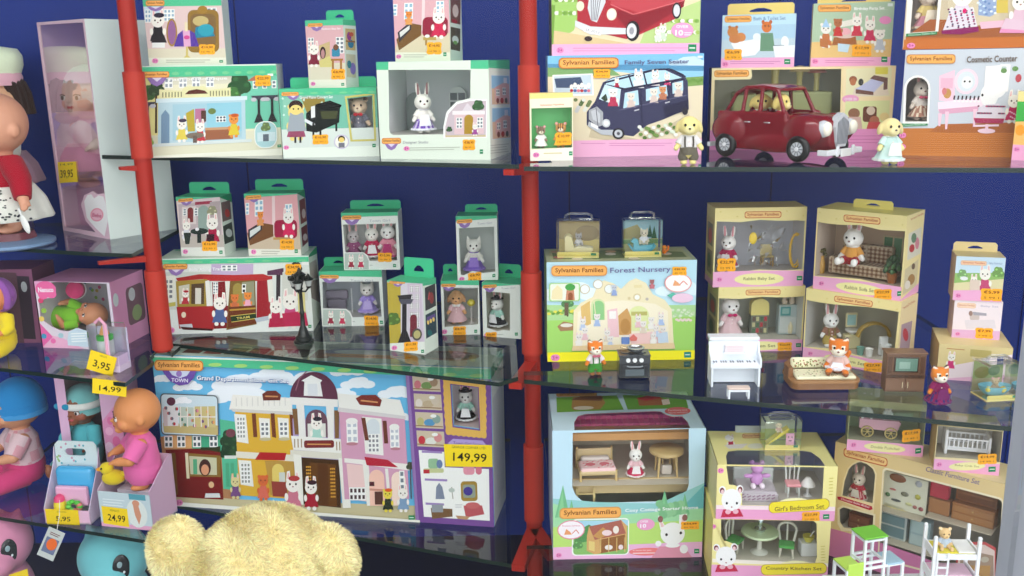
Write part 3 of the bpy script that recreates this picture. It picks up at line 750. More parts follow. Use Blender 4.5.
critter('brown-haired bear doll with grey suit and red bow tie, inside the grand piano carton',A3.inside(361.5,.028),A3.pxh(40),0,'bear',(225,195,165),inner=(90,55,45),top=(120,120,132),trousers=(130,130,142),bow=(190,40,50),muzzle=(235,210,180))

def handbags(A,b):
    A.R(304,20,348,88,(222,176,180));A.R(304,62,348,88,(222,214,190));A.R(304,20,348,25.5,TG);A.window(308,37,314,52,2,4);A.window(336,37,344,53,2,4)
    A.P([(319,45),(330,41),(330,62),(321,62)],(205,180,130));A.animal(314,40,26,dress=(130,40,60));A.E(323,52,3,6,(60,40,40));A.E(323,53,1.8,4.5,(190,140,140));A.P(rr(332,48,340,56,1.5),(60,140,170));A.E(336,47,2.6,3,(120,80,50));A.P([(319,60),(330,55),(334,66),(320,66)],(216,205,130));A.R(331,58,343,60,(170,120,60));A.R(332,58,334,68,(170,120,60));A.R(340,58,342,68,(170,120,60))
    A.R(304,78,348,88,(235,232,215));A.town(310,25,14,6);A.logo(308,23,323,26.5);A.T('Fashion Bag Set',322,29,341,29,2.6,(250,245,245),.01);A.age(313,82,2);A.mark(341,81.5,3,2.6)
def bag_side(A):
    A.R(345,18,366,86,PALE);A.R(345,18,366,25,TG);A.R(348,28,361,48,(205,180,120));A.R(348,52,361,75,(205,200,170));A.E(355,42,4,4,(50,120,150));A.E(353,35,3,4,(150,60,140));A.E(357,66,4,6,(140,120,190));A.E(352,62,3,4,(60,130,140));A.R(348,39,361,40.5,(150,100,50));A.E(356,33,3,2,(200,90,60))
A4 = carton('toy_carton','small tall carton picturing handbags on a table, on the grand piano carton','toy box',((305,20),(343,20),(346,86),(309,86)),A3.top,d=1.895,yaw=-.3,D=.055,base=PALE,top=TG,art=handbags,sideart=('r',((345,20),(362,20),(365,84),(347,86)),bag_side),sticker=(338,73,14,10),tab=(326,362,10,(72,192,142),.05),stick_txt=('8,90',))

def parlour(A,b):
    A.R(376,60,494,165,(228,238,222));A.P([(376,60),(388,60),(388,70),(376,70)],TG);A.P([(470,60),(494,60),(494,69),(470,69)],TG)
    A.P([(443,140),(443,128),(446,113),(456,103),(470,100),(487,100),(487,140)],(244,246,240));A.P([(445,139),(445,128),(448,115),(457,105),(470,102),(486,102),(486,139)],(206,190,196));A.P([(446,130),(446,137),(486,137),(486,139),(445,139)],(208,190,150));A.tree(478,107,6,(60,95,60));A.R(452,112,485,116,(240,232,232));A.R(454,116,484,136,(226,196,200));A.P(arch(464,116,473,136),(176,140,50));A.window(456,119,462,130,2,3);A.window(477,119,483,130,2,3);A.animal(475,124,14,dress=(160,80,150));A.tree(449,131,3,(60,90,60));A.P([(462,112),(467,104),(474,112)],(225,215,220))
    A.logo(382,139,401,145);A.town(385,145,13,6.5);A.T('Designer Studio',403,144,428,144,3.6,(150,150,160));A.lines(409,149,460,2,2.2,(190,195,180));A.age(406.5,150,2.4);A.mark(480,152,3.4,4.4)
def parlour_side(A):
    A.R(486,55,522,165,(232,238,226));A.R(486,55,522,69,TG);
    for y in (76,111):
        A.R(493,y,520,y + 33,(225,235,235));A.R(494,y + 1,519,y + 32,(150,195,225));A.R(494,y + 15,519,y + 32,(222,190,160));A.P([(498,y + 14),(512,y + 8),(519,y + 10),(519,y + 30),(498,y + 28)],(226,180,175));A.window(500,y + 16,505,y + 23,2,2);A.window(509,y + 14,514,y + 22,2,2);A.E(502,y + 28,2,3,(130,60,50));A.E(508,y + 28,2.4,3,(190,60,50));A.E(514,y + 28,2,3,(90,80,70));A.R(511,y + 3,516,y + 9,(230,230,236))
    A.lines(490,149,516,4,2.5,(190,195,185))
win = [(388,70)] + [(470,70),(470,99),(456,102.5),(446,113),(443,128),(443,136)] + [(393,136),(390,134),(389,130)]
A5 = carton('toy_carton','large clear-fronted carton with grey-walled room and a rabbit in purple skirt','toy box',((376,62),(488,60),(491,163),(381,160)),ZA,d=1.80,yaw=-.26,D=.15,base=(228,238,222),top=TG,art=parlour,window=win,inner=(215,214,218),back=(220,218,224),sideart=('r',((490,60),(521,58),(519,158),(491,163)),parlour_side),sticker=(469,147,13,11),stick_txt=('38,90',))
m = MB()                       # moulded room inside: arched alcove, window, leaf arch
h,W,D = A5.H,A5.W,A5.D
m.prism([(-W * .42 + .0,.0)] and [(x,z) for x,z in arch(0,0,.04,.001)] if False else [(-.083 + .02 * math.cos(t),.1 + .02 * math.sin(t)) for t in [k * PI / 10 for k in range(11)]] + [(-.103,.004),(-.063,.004)],D - .02,D - .006,(150,158,156),axis='y')
mk('room_alcove',m,'plastic',A5.root)
m = MB();m.prism([(.004 + .018 * math.cos(t),.112 + .018 * math.sin(t)) for t in [k * PI / 10 for k in range(11)]] + [(-.014,.045),(.022,.045)],D - .012,D - .006,(238,238,238),axis='y')
for i in range(2):
    for j in range(4): m.box(-.011 + i * .017,D - .0135,.05 + j * .018,.003 + i * .017,D - .0118,.064 + j * .018,(110,115,120))
mk('room_window',m,'plastic',A5.root)
m = MB();m.prism([(.055 + .02 * math.cos(t),.105 + .02 * math.sin(t)) for t in [k * PI / 10 for k in range(11)]] + [(.035,.045),(.075,.045)],D - .012,D - .006,(100,105,75),axis='y');mk('room_arch',m,'plastic',A5.root)
critter('white rabbit doll in striped purple skirt, inside the grey room carton',A5.inside(425,.04),A5.pxh(40),.25,'rabbit',(246,242,232),inner=(150,110,110),dress=(120,85,185),top=(245,240,232),apron=(245,245,250),pattern=('p',(215,200,235)))

def cafe(A,b):
    A.R(388,-20,452,62,(226,176,182));A.P([(396,50),(400,36),(452,34),(452,62),(396,62)],(220,205,175));A.window(404,3,413,20,2,3,gl=(150,190,210));A.window(436,2,444,20,2,4,gl=(150,190,210));A.window(392,4,397,16,1,3,gl=(150,190,210));A.P([(422,-10),(425,-10),(425,32),(422,32)],(238,215,215))
    A.P([(397,40),(412,24),(422,26),(422,36),(400,51)],(120,85,45));A.P([(398,33),(411,22),(412,30),(400,43)],(60,55,60));A.P([(400,33),(410,26),(410,30),(401,38)],(225,225,220));A.animal(409,10,17,fur=(230,140,60),dress=(230,160,90),ears='round',legs=False);A.P(rr(423,18,448,38,5),(150,35,60));A.animal(439,8,32,dress=(210,40,80));A.R(424,38,437,41,(190,160,90));A.R(426,41,428,46,(170,130,70));A.E(428,37,2.4,1.6,(240,240,235));A.R(388,53,452,62,(236,232,214));A.age(400,57,2.2);A.mark(444,53,3,3.6);A.lines(405,55,428,2,2,(185,180,165))
def cafe_side(A):
    A.R(448,-20,464,62,PALE);A.R(451,-12,461,22,(120,80,70));A.R(451,26,461,49,(90,80,60));A.E(456,38,3.4,4,(220,225,220));A.E(456,10,3,6,(220,200,190));A.E(455,20,3,2,(160,40,50));A.E(456,41,2.2,2,(120,160,90))
A6 = carton('toy_carton','carton picturing a cake counter and red armchair, on the grey room carton','toy box',((391,-14),(448,-14),(451,61),(397,62)),A5.top,d=1.84,yaw=-.24,D=.08,base=PALE,top=TG,art=cafe,sideart=('r',((449,-12),(461,-12),(464,58),(451,61)),cafe_side),sticker=(435,49,15,12),stick_txt=('14,90',))

# LEFT BAY, tram shelf
def tram(A,b):
    A.R(150,250,330,340,(226,230,222));A.R(160,272,212,310,(205,210,200));A.P([(164,321),(316,312),(316,332),(164,336)],(230,234,228));A.P([(162,276),(176,275),(176,302),(163,303)],(228,228,214))
    for j in range(4):
        for i in range(2): A.R(165 + i * 4.5,280 + j * 5,168 + i * 4.5,283 + j * 5,(120,125,130))
    A.P([(163,304),(176,302),(176,306),(163,308)],(190,180,90));A.R(212,264,254,275,(196,176,205));A.window(222,265,238,271,3,2)
    A.P([(176,278),(200,274),(273,276),(273,280),(204,279),(178,281)],(170,45,45));A.P([(204,276),(264,274),(272,277),(272,281),(204,281)],(185,50,50))
    A.P([(176,281),(208,279),(208,308),(178,308)],(165,140,60));A.P([(179,286),(190,284),(190,304),(180,304)],(205,200,180));A.P([(192,284),(205,283),(205,304),(192,304)],(90,70,50));A.R(196,288,202,304,(220,215,200));A.animal(186,288,18,dress=(190,60,70),legs=False,hat=(180,40,50));A.P([(206,281),(210,280),(213,309),(208,309)],(235,232,222))
    A.P([(177,307),(214,306),(215,330),(180,329)],(170,42,46));A.E(184.5,315,2.4,3,(235,215,190));A.P([(180,325),(193,324),(194,328),(182,329)],(205,208,212));A.P([(181,327),(214,329),(214,331),(184,330)],(70,30,30))
    A.P([(213,282),(229,281),(231,328),(215,329)],(130,35,40));A.window(214,282,219,294,2,4);A.animal(221,292,34,dress=(80,100,150));A.P([(226,281),(231,281),(233,304),(228,306)],(230,228,215))
    A.P([(231,281),(256,280),(258,324),(228,330)],(125,95,45));A.P(arch(234,283,244,306),(160,140,70));A.P([(243,282),(255,281),(256,306),(244,307)],(150,150,120));A.window(243,284,247,293,1,2,gl=(40,40,45));A.animal(236,292,20,fur=(220,120,60),dress=(200,110,70),ears='round',legs=False);A.animal(249,290,20,fur=(235,140,60),dress=(235,170,190),ears='round',legs=False)
    A.P([(230,307),(257,305),(258,323),(229,328)],(110,55,30));A.P([(232,316),(257,313),(258,318),(233,322)],(40,60,35));A.L([(232,316),(257,313)],.7,(210,190,90));A.L([(233,322),(258,318)],.7,(210,190,90));A.T('TRAM',238,318.4,251,316.6,2.4,(225,205,110),.01);A.L([(231,310),(257,308)],1.6,(190,150,60))
    A.P([(258,281),(271,280),(272,318),(258,320)],(160,35,45));A.P([(268,280),(273,279),(275,300),(270,302)],(232,230,218));A.P([(256,318),(272,315),(273,319),(258,322)],(190,195,205))
    A.R(277,272,281,300,(60,50,55));A.P([(268,271),(284,268),(284,275),(268,275)],(95,60,85));A.R(283,272,308,300,(215,216,205))
    A.R(288,276,308,279,(40,42,44));A.tree(296,268,6,(50,48,45))
    A.animal(277,296,32,dress=(190,40,80));A.animal(291,288,40,dress=(205,80,130));A.P([(271,318),(287,317),(288,326),(270,327)],(185,40,75));A.P([(283,313),(306,310),(309,325),(286,326)],(195,45,85));A.P([(298,291),(305,290),(306,312),(299,312)],(222,210,140))
    green_head(A,156,258,310,264,-.012,9);A.P([(156,257),(310,255),(310,257),(156,259.5)],(225,238,225));A.town(168,269,17,6.5);A.logo(163,263.5,188,269,-.01);A.T('Ride Along Tram',190,270,224,269,4,(250,250,250),.02);A.age(172,330.5,3);A.mark(309,324,3,3);A.R(302,262,309,265,(240,240,235))
def tram_top(A): A.R(0,0,1,1,(196,214,196));A.R(.02,.03,.98,.16,(110,195,150));A.R(.2,.35,.8,.85,(205,216,204))
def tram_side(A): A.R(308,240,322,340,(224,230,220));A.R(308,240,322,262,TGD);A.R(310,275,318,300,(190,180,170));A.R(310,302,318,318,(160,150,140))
B1 = carton('toy_carton','long carton picturing a red tram with animal passengers','toy box',((158,258.5),(308,256),(314,330),(167,335)),ZB,yaw=.03,D=.105,base=PALE,top=(196,214,196),art=tram,topart=(((0,0),(1,0),(1,1),(0,1)),tram_top),sideart=('r',((308,256),(320,245),(318,325),(314,330)),tram_side),sticker=(293.5,269.5,16,11),stick_txt=('34,90',))

def terrace(A,b):
    A.R(174,190,226,256,(222,205,205));A.R(178,203,222,243,(196,180,180));A.R(178,235,224,256,(196,186,176));A.R(196,202,213,205,(160,60,80));A.R(182,206,197,224,(222,210,205));A.P(arch(188,207,194,222),(130,55,55));A.window(183,208,187,215,1,3);A.window(195,208,199,216,1,3);A.P(arch(199,206,210,230),(150,170,160));A.R(211,203,221,235,(180,165,165));A.tree(213,212,5,(150,150,120))
    A.animal(187,218,22,dress=(220,220,225));A.animal(213,214,30,dress=(170,35,70));A.E(200,231,9,3,(45,60,55));A.R(198,231,202,242,(40,50,48));A.E(198,229,2,1.6,(240,240,240));A.P([(184,232),(192,232),(190,243),(186,243)],(50,60,55));A.P([(207,234),(215,234),(214,244),(208,244)],(60,30,40))
    A.R(174,246,226,256,(230,230,222));A.R(174,194,226,199,TG);A.town(180,200,14,5);A.logo(178,197.5,194,201);A.age(186,250,2.2);A.mark(219,249,3,3)
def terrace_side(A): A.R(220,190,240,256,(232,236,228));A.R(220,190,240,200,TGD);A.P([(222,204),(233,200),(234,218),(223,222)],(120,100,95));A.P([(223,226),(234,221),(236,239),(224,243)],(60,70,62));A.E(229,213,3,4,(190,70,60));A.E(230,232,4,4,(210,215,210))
B2 = carton('toy_carton','green-tabbed carton picturing a cafe terrace, on the tram carton','toy box',((175,195),(221,199),(224,254),(182,254)),B1.top,d=B1.d+.02,yaw=-.12,D=.06,base=PALE,top=TG,art=terrace,sideart=('r',((221,199),(235,193),(238,249),(224,254)),terrace_side),sticker=(210,245,15,9),tab=(189,230,182,(72,192,142),.055),stick_txt=('12,90',))
def cafe2(A,b):
    A.R(240,185,302,250,(226,168,170));A.P([(246,232),(302,226),(302,250),(246,250)],(205,186,160));A.window(255,199,264,214,2,3,gl=(150,190,210));A.window(286,204,293,220,2,3,gl=(150,190,210));A.window(245,201,249,212,1,3,gl=(150,190,210));A.R(273,193,276,230,(238,210,208))
    A.P([(247,229),(263,220),(274,222),(274,232),(250,240)],(120,78,45));A.P([(248,226),(262,219),(263,226),(249,236)],(60,52,55));A.P([(250,227),(261,222),(261,226),(250,233)],(215,220,215));A.animal(261,208,16,fur=(230,140,60),dress=(220,150,90),ears='round',legs=False);A.P(rr(275,218,297,234,4),(160,30,65));A.animal(289,207,27,dress=(215,40,90));A.R(274,233,290,235,(190,150,90))
    A.R(244,243,302,250,(232,230,216));A.R(240,191,302,196,TG);A.town(248,196,13,5);A.logo(245,194,262,198);A.age(254,245.5,2.2);A.mark(294,243,3,3);A.lines(262,244.5,280,2,2,(185,180,165))
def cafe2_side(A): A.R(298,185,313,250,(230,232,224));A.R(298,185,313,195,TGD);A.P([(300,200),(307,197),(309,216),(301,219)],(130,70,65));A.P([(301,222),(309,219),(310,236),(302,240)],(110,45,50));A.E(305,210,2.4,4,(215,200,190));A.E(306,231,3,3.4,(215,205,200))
B3 = carton('toy_carton','green-tabbed carton picturing a pink cake counter, on the tram carton','toy box',((243,192),(298,195),(300,248),(249,249)),B1.top,d=B1.d+.01,yaw=-.06,D=.06,base=PALE,top=TG,art=cafe2,sideart=('r',((298,195),(307,191),(311,245),(300,248)),cafe2_side),sticker=(287,239,14,9),tab=(255,304,179,(72,192,142),.055),stick_txt=('14,90',))

def window_town(x0,y0,x1,y1,hd,foot,circ=None,bag=True):
    def f(A,b):
        A.P([(x0 - 4,y0 - 4),(x1 + 4,y0 - 4),(x1 + 4,y0 + hd * .42),(x0 - 4,y0 + hd * .42)],TG)
        w = (x1 - x0)
        lw = min(w * .33,18)
        A.town(x0 + w * .04,y0 + hd * .52,lw,hd * .55);A.logo(x0 + w * .02,y0 + hd * .3,x0 + w * .02 + lw * 1.1,y0 + hd * .62)
        A.T('Town Girl',x0 + w * .5,y0 + hd * .75,x0 + w * .85,y0 + hd * .75,hd * .18,(170,175,185));A.age(x0 + w * .12,y1 - foot * .45,min(2.3,foot * .3));A.mark(x1 - 6,y1 - foot * .6,3,3);A.lines(x0 + w * .3,y1 - foot * .5,x0 + w * .55,1,2,(190,195,190))
        if circ:
            cx0,cy0,cx1,cy1 = circ;A.P([(cx0,cy1),(cx0,cy0),(cx1 - 6,cy0),(cx1 - 2,cy0 + 3),(cx1,cy0 + 8),(cx1,cy1)],(244,244,238));A.P([(cx0 + .6,cy1),(cx0 + .6,cy0 + .9),(cx1 - 6.5,cy0 + .9),(cx1 - 3,cy0 + 4),(cx1 - 1,cy0 + 8.5),(cx1 - 1,cy1)],(188,200,190))
            h = cy1 - cy0;A.animal(cx0 + (cx1 - cx0) * .28,cy0 + h * .12,h * .85,dress=(165,50,70));A.animal(cx0 + (cx1 - cx0) * .66,cy0 + h * .12,h * .85,dress=(205,60,90))
    return f
B5 = carton('toy_carton','clear-fronted green-tabbed carton with a lilac-dressed doll, beside the tram carton','toy box',((318,272),(384,270),(382,325),(323,327)),ZB,yaw=.0,D=.07,base=(232,238,230),side=(225,232,224),top=TG,window=[(322,283),(380,282),(380,317),(324,319)],inner=(168,172,178),back=(150,155,165),art=window_town(318,272,384,326,12,9,(323,310,352,326)),sticker=(370,321,14,10),tab=(320,352,257,(72,192,142),.06),stick_txt=('14,90',))
critter('grey cat doll in lilac dress, inside the carton behind the lamp-post carton',B5.inside(369,.03),B5.pxh(33),.1,'cat',(226,220,214),dress=(160,140,210),apron=(190,170,225))
m = MB();m.box(-.022,0,0,.022,.012,.03,(120,112,125),bev=.003);m.box(-.026,.006,.03,.026,.012,.05,(135,125,140),bev=.004);m.tube([(.035,0,.0),(.035,0,.055)],.0015,(225,225,225),6)
p = B5.inside(338,.045);o = mk('toy_counter',m,'plastic',None,loc=p);tag(o,'grey toy shop counter inside the carton with the lilac-dressed doll','toy furniture')
B4 = carton('toy_carton','clear-fronted green-tabbed carton holding rabbit dolls in pink, topmost of its stack','toy box',((341,212),(398,213),(400,269),(344,270)),B5.top,d=B5.d+.008,yaw=-.03,D=.06,base=(234,238,230),side=(226,232,224),top=TG,window=[(343,224),(396,224),(397,260),(346,261)],inner=(196,196,188),back=(180,182,175),art=window_town(341,211,399,269,13,9,(344,252,370,269)),sticker=(385,257,14,9),tab=(350,403,200,(72,192,142),.055),stick_txt=('15,90',))
critter('white rabbit doll in crimson dress, sharing the pink rabbits carton',B4.inside(373.5,.03),B4.pxh(32),.1,'rabbit',(245,240,230),dress=(190,35,80),apron=(240,235,235))
critter('tall white rabbit doll in pale pink dress, sharing the pink rabbits carton',B4.inside(389.5,.026),B4.pxh(35),.0,'rabbit',(248,244,238),dress=(228,150,165),apron=(180,50,110))
critter('grey rabbit doll in mauve dress, sharing the pink rabbits carton',B4.inside(355,.034),B4.pxh(29),.2,'rabbit',(205,195,195),dress=(150,80,120))

def lamp_print(A,b):
    A.R(384,278,428,358,(214,208,215));A.P([(386,282),(400,282),(401,345),(389,345)],(190,170,70));A.tree(393,320,7,(90,120,60));A.P([(407,284),(421,284),(424,345),(410,345)],(205,190,205))
    for j in range(5): A.window(409.5,286 + j * 9,413.5,293 + j * 9,2,3,gl=(130,120,130));A.window(415,286 + j * 9,419.5,293 + j * 9,2,3,gl=(130,120,130))
    A.P(arch(410,316,417,338),(120,50,60));A.R(402,302,406.5,340,(52,48,52));A.P([(398,300),(414,300),(411,305),(401,305)],(90,88,100));A.P([(397,296),(412,295),(411,300),(399,300)],(60,56,62));A.P([(398,343),(411,343),(407,332),(402,332)],(48,45,48));A.E(417,336,5,6,(90,85,80));A.E(417,336,3.5,4,(190,180,120));A.P([(388,342),(428,344),(428,358),(388,356)],(228,232,222));A.P([(384,276),(428,276),(428,283),(384,281)],TG);A.town(392,283,11,4);A.logo(389,279.5,405,283.5,.02);A.age(395,347,2.2);A.mark(421,351,3,3)
def lamp_side(A):
    A.P([(420,270),(445,270),(445,360),(420,360)],(236,240,232));A.P([(420,270),(440,270),(440,281),(420,287)],TG)
    A.P([(424,288),(438,281),(439,304),(425,312)],(70,70,72));A.P([(425,316),(439,308),(440,331),(426,340)],(55,75,85));A.P([(427,318),(438,312),(438,316),(427,323)],(110,90,150))
    for k in range(3): A.E(428.5 + k * 3.6,323 - k * 2.2,1.5,2.2,(250,215,120));
    A.P([(428,300),(430,290),(432,298)],(200,90,90));A.E(433,297,3,6,(150,70,70));A.E(431,333,3,3,(40,110,110))
B6 = carton('toy_carton','tall green-topped carton picturing a black street lamp, its corner to the front','toy box',((386,280),(423,284),(425,356),(391,349)),ZB,yaw=-.42,D=.055,base=PALE,top=TG,art=lamp_print,sideart=('r',((421,284),(439,275),(442,345),(425,356)),lamp_side),sticker=(411,347,14,9),tab=(404,439,258,(72,192,142),.05),stick_txt=('11,90',))
B7 = carton('toy_carton','clear-fronted green-topped carton holding a tan poodle doll in pink','toy box',((440,281),(479,280),(480,335),(443,334.5)),ZB,yaw=.0,D=.07,base=(234,238,230),top=TG,window=[(443,288),(478,288),(478,325),(462,326),(445,327)],inner=(190,190,180),back=(170,168,160),art=window_town(440,281,480,335,10,8),sticker=(459.5,331,13,9),tab=(443,457,264,(72,192,142),.06),stick_txt=('8,90',))
critter('tan poodle doll in pale pink dress, inside a green-topped carton',B7.inside(457.5,.03),B7.pxh(35),.0,'sheep',(214,160,110),dress=(222,180,185),bow=(245,240,235))
m = MB();m.ell((0,0,.045),(.009,.009,.008),(205,190,60));m.lathe([(.007,0),(.0015,.004),(.0015,.04)],(200,195,190),10);o = mk('toy_flower_stand',m,'plastic',None,True,loc=B7.inside(472,.03));tag(o,'small yellow toy flower stand beside the tan poodle doll','toy furniture')
B8 = carton('toy_carton','clear-fronted green-topped carton turned aside, holding a rabbit in black','toy box',((482,281),(520,286),(521,340),(483,335)),ZB,yaw=-.35,D=.065,base=(234,238,230),top=TG,window=[(486,290),(510,294),(510,331),(503,330),(497,331),(487,327)],inner=(196,192,170),back=(180,170,140),art=window_town(482,281,521,338,10,8),sticker=(491,336,12,9),tab=(497,521,264,(72,192,142),.06),stick_txt=('8,90',))
critter('white rabbit doll with black hat and skirt, inside the carton turned aside',B8.inside(498,.03),B8.pxh(33),-.6,'rabbit',(240,238,230),dress=(40,40,45),top=(170,215,200),hat=(35,32,38),apron=(235,235,235))
B9 = carton('toy_carton','clear-fronted green-topped carton holding a white cat doll in violet skirt','toy box',((456,215),(497,217),(498,278.5),(457,274)),max(B7.top,B8.top),d=B7.d,yaw=-.03,D=.06,base=(236,240,232),side=(226,232,226),top=TG,window=[(459,226),(494,227),(495,270),(483,270),(472,267),(463,270),(460,269)],inner=(190,196,188),back=(172,180,172),art=window_town(456,215,498,277,11,8),sticker=(474,273,14,9),tab=(465,499,204,(72,192,142),.055),stick_txt=('8,90',))
critter('white cat doll in violet skirt, inside the topmost single-doll carton',B9.inside(474.5,.03),B9.pxh(36),.0,'cat',(244,242,232),dress=(125,95,190),top=(236,232,220),apron=(150,120,205))

# department store carton
def store(A,b):
    SL = .056
    def y(v,x): return v + SL * (x - 154)
    A.R(140,355,520,540,(110,190,232))
    for cx,cy,w in ((162,386,22),(190,393,30),(240,391,50),(275,384,44),(310,388,40),(352,381,34),(362,393,34),(400,402,36),(240,400,60),(345,402,30),(404,425,22)): A.cloud(cx,cy,w)
    A.P([(150,440),(240,440),(240,500),(166,503)],(180,130,90))
    # ground
    A.P([(166,494),(240,500),(420,507),(420,527),(166,506)],(200,190,150))
    # street at left: small houses, tram
    A.P([(164,440),(193,438),(193,452),(165,452)],(222,170,110));A.P([(193,438),(224,440),(224,456),(193,452)],(70,170,130));A.P([(222,425),(240,428),(240,492),(224,490)],(90,190,150))
    for x in (165,178,194,211): A.window(x,440,x + 8.5,451,2,2,gl=(80,95,100))
    A.tree(231,444,9,(40,70,45));A.tree(228,456,7,(35,62,40));A.tree(237,455,6,(50,80,50));A.E(233,438,5,4,(120,70,80));A.R(226,459,238,462,(220,225,215))
    for x in (227,232): A.R(x,466,x + 3.5,488,(80,170,130))
    A.P([(166,453),(206,452),(222,456),(224,500),(172,497)],(120,28,28));A.P([(172,456),(176,456),(178,495),(174,495)],(120,85,40));A.P([(186,456),(222,459),(222,479),(187,478)],(140,110,50));A.P([(190,459),(218,461),(218,477),(191,476)],(205,205,170));A.E(206,470,6,8,(70,40,35));A.E(206,472,4,5,(225,160,120));A.R(194,462,198,476,(90,175,130));A.P([(186,456),(189,456),(190,480),(187,480)],(235,225,190));A.E(212,486,2.8,3,(230,190,140));A.P([(206,494),(220,494),(221,498),(205,498)],(225,228,225));A.P([(206,453),(222,450),(222,456)],(50,60,30));A.R(202,451,220,454,(50,55,30))
    # yellow wing
    A.P([(238,416),(296,420),(297,500),(240,496)],(224,178,60));A.P([(236,402),(296,406),(296,419),(232,416)],(240,238,228));A.P([(233,415),(296,419),(296,422),(236,418)],(215,212,205))
    for k in range(10): A.R(239 + k * 5.5,405,240 + k * 5.5,413,(220,218,210))
    A.P([(237,420),(249,421),(251,448),(239,446)],(240,240,232));A.window(239.5,423,248,443,3,5,gl=(150,155,150))
    A.P([(266,402),(271,399),(280,399),(285,403),(284,408),(267,408)],(110,50,40));A.L([(269,404),(282,404.5)],1.4,(200,140,90))
    for x in (262,281): 
        A.P([(x,424),(x + 11,425),(x + 11,443),(x + 1,443)],(240,238,228));A.window(x + 1.5,428,x + 10,441,2,3,gl=(120,125,130));A.P([(x - 7,420),(x - 3,420),(x - 2,442),(x - 6,442)],(120,65,40));A.P([(x + 12,421),(x + 16,422),(x + 17,443),(x + 13,442)],(120,65,40));A.E(x + 6,444,6,1.6,(200,190,150))
    A.P([(238,455),(297,459),(297,465),(238,461)],(232,228,210));A.P([(240,463),(253,464),(255,488),(242,486)],(238,238,228));A.window(242.5,466,252,485,3,5,gl=(140,145,135))
    A.P([(262,456),(289,457),(287,464),(257,463)],(180,35,40));A.P([(267,464),(296,465),(297,498),(272,496)],(190,150,70));A.P(arch(274,467,286,485),(230,205,110));A.R(281,475,287,486,(210,215,205));A.P([(273,483),(288,484),(289,498),(274,497)],(150,65,55))
    # central tower
    A.P([(296,425),(345,428),(344,466),(296,462)],(178,160,200));A.P(arch(294,382,342,412,16),(98,52,72));A.L([(300,399),(304,388),(313,380)],1.0,(150,100,115));A.E(316,376,3,3,(85,45,60));A.R(314.5,377,317.5,381,(85,45,60))
    A.P([(308,404),(309,391),(306,390),(316,385),(327,390),(325,392),(327,405)],(240,240,236));A.R(312,393,322,404,(225,228,230))
    A.P([(294,405),(342,408),(342,415),(294,412)],(238,236,230));A.P([(300,411),(308,411),(309,443),(302,443)],(236,234,228));A.P([(330,413),(338,413),(337,446),(331,446)],(236,234,228));A.P([(296,416),(301,416),(302,440),(298,440)],(130,95,60));A.P([(338,418),(343,418),(342,444),(338,444)],(130,95,60));A.P(arch(309,417,331,443),(110,75,90));A.R(311,430,329,443,(225,225,215));A.animal(320,420,30,dress=(170,215,200),hat=(50,45,55),legs=False)
    A.P([(294,441),(348,445),(348,458),(296,454)],(240,238,230));
    for k in range(3): A.P([(297 + k * 3.4,444),(298.2 + k * 3.4,444),(298.2 + k * 3.4,452),(297 + k * 3.4,452)],(175,150,120));A.P([(339 + k * 3,447),(340.2 + k * 3,447),(340.2 + k * 3,455),(339 + k * 3,455)],(175,150,120))
    A.P(rr(307,445.5,337,452.5,2),(125,45,45));A.L([(310,449),(334,449.4)],1.2,(210,150,90));A.P([(293,454),(350,458),(350,464),(293,460)],(226,222,205))
    A.P([(302,461),(342,464),(342,508),(302,504)],(70,45,22));A.P([(312,466),(338,468),(338,507),(312,505)],(105,65,25))
    for j in range(9):
        for i in range(3): A.E(309 + i * 1.7,470 + j * 3,.8,1,(225,165,60),6);A.E(333 + i * 1.7,472 + j * 3.2,.8,1,(225,165,60),6)
    A.P([(320,467),(330,468),(330,506),(320,505)],(90,52,22))
    A.P([(296,458),(304,459),(305,505),(299,504)],(240,238,226));A.P([(341,462),(350,462),(352,508),(344,508)],(240,238,226))
    # pink wing
    A.P([(343,416),(408,424),(410,500),(346,500)],(214,160,185));A.P([(342,402),(404,409),(409,425),(343,417)],(238,236,228));A.P([(342,415),(409,424),(409,427),(342,419)],(215,210,208));A.P([(360,407),(366,404),(380,404),(386,409),(384,415),(364,413)],(125,48,40));A.L([(365,409),(382,411)],1.4,(215,150,100))
    A.window(350,428,361,448,2,3,gl=(190,195,205));A.E(355.5,428,6,3,(240,238,232));A.window(393,434,402,453,2,3,gl=(190,195,205));A.E(397.5,434,5,3,(240,238,232));A.P([(366,424),(385,426),(386,460),(368,458)],(240,238,230));A.P(arch(370,426,383,440),(215,222,225));A.window(371,440,382,457,3,4,gl=(140,140,145));A.P([(365,425),(369,425),(372,446),(368,446)],(110,60,45));A.P([(386,428),(390,428),(391,449),(387,449)],(110,60,45));A.E(355,449,6,1.6,(190,130,140));A.E(398,454,5,1.4,(190,130,140))
    A.P([(347,462),(410,468),(411,474),(347,466)],(240,236,228));A.P([(367,461),(390,464),(400,471),(369,469)],(185,40,60));A.P([(349,467),(366,469),(368,502),(351,500)],(240,205,200));A.window(351,489,367,501,4,2,gl=(80,60,60));A.P([(365,468),(371,469),(373,506),(368,506)],(238,236,226));A.P(arch(371,473,386,506),(248,200,180));A.R(371,484,376,488,(90,45,50));A.P([(371,490),(386,491),(386,493),(371,492)],(210,150,130));A.R(376,493,384,505,(95,60,50));A.P([(387,472),(390,472),(392,506),(389,506)],(238,236,226));A.P(arch(393,475,407,506),(248,222,205));A.window(401,474,406,498,1,4)
    A.tree(412,470,4,(70,75,60),500)
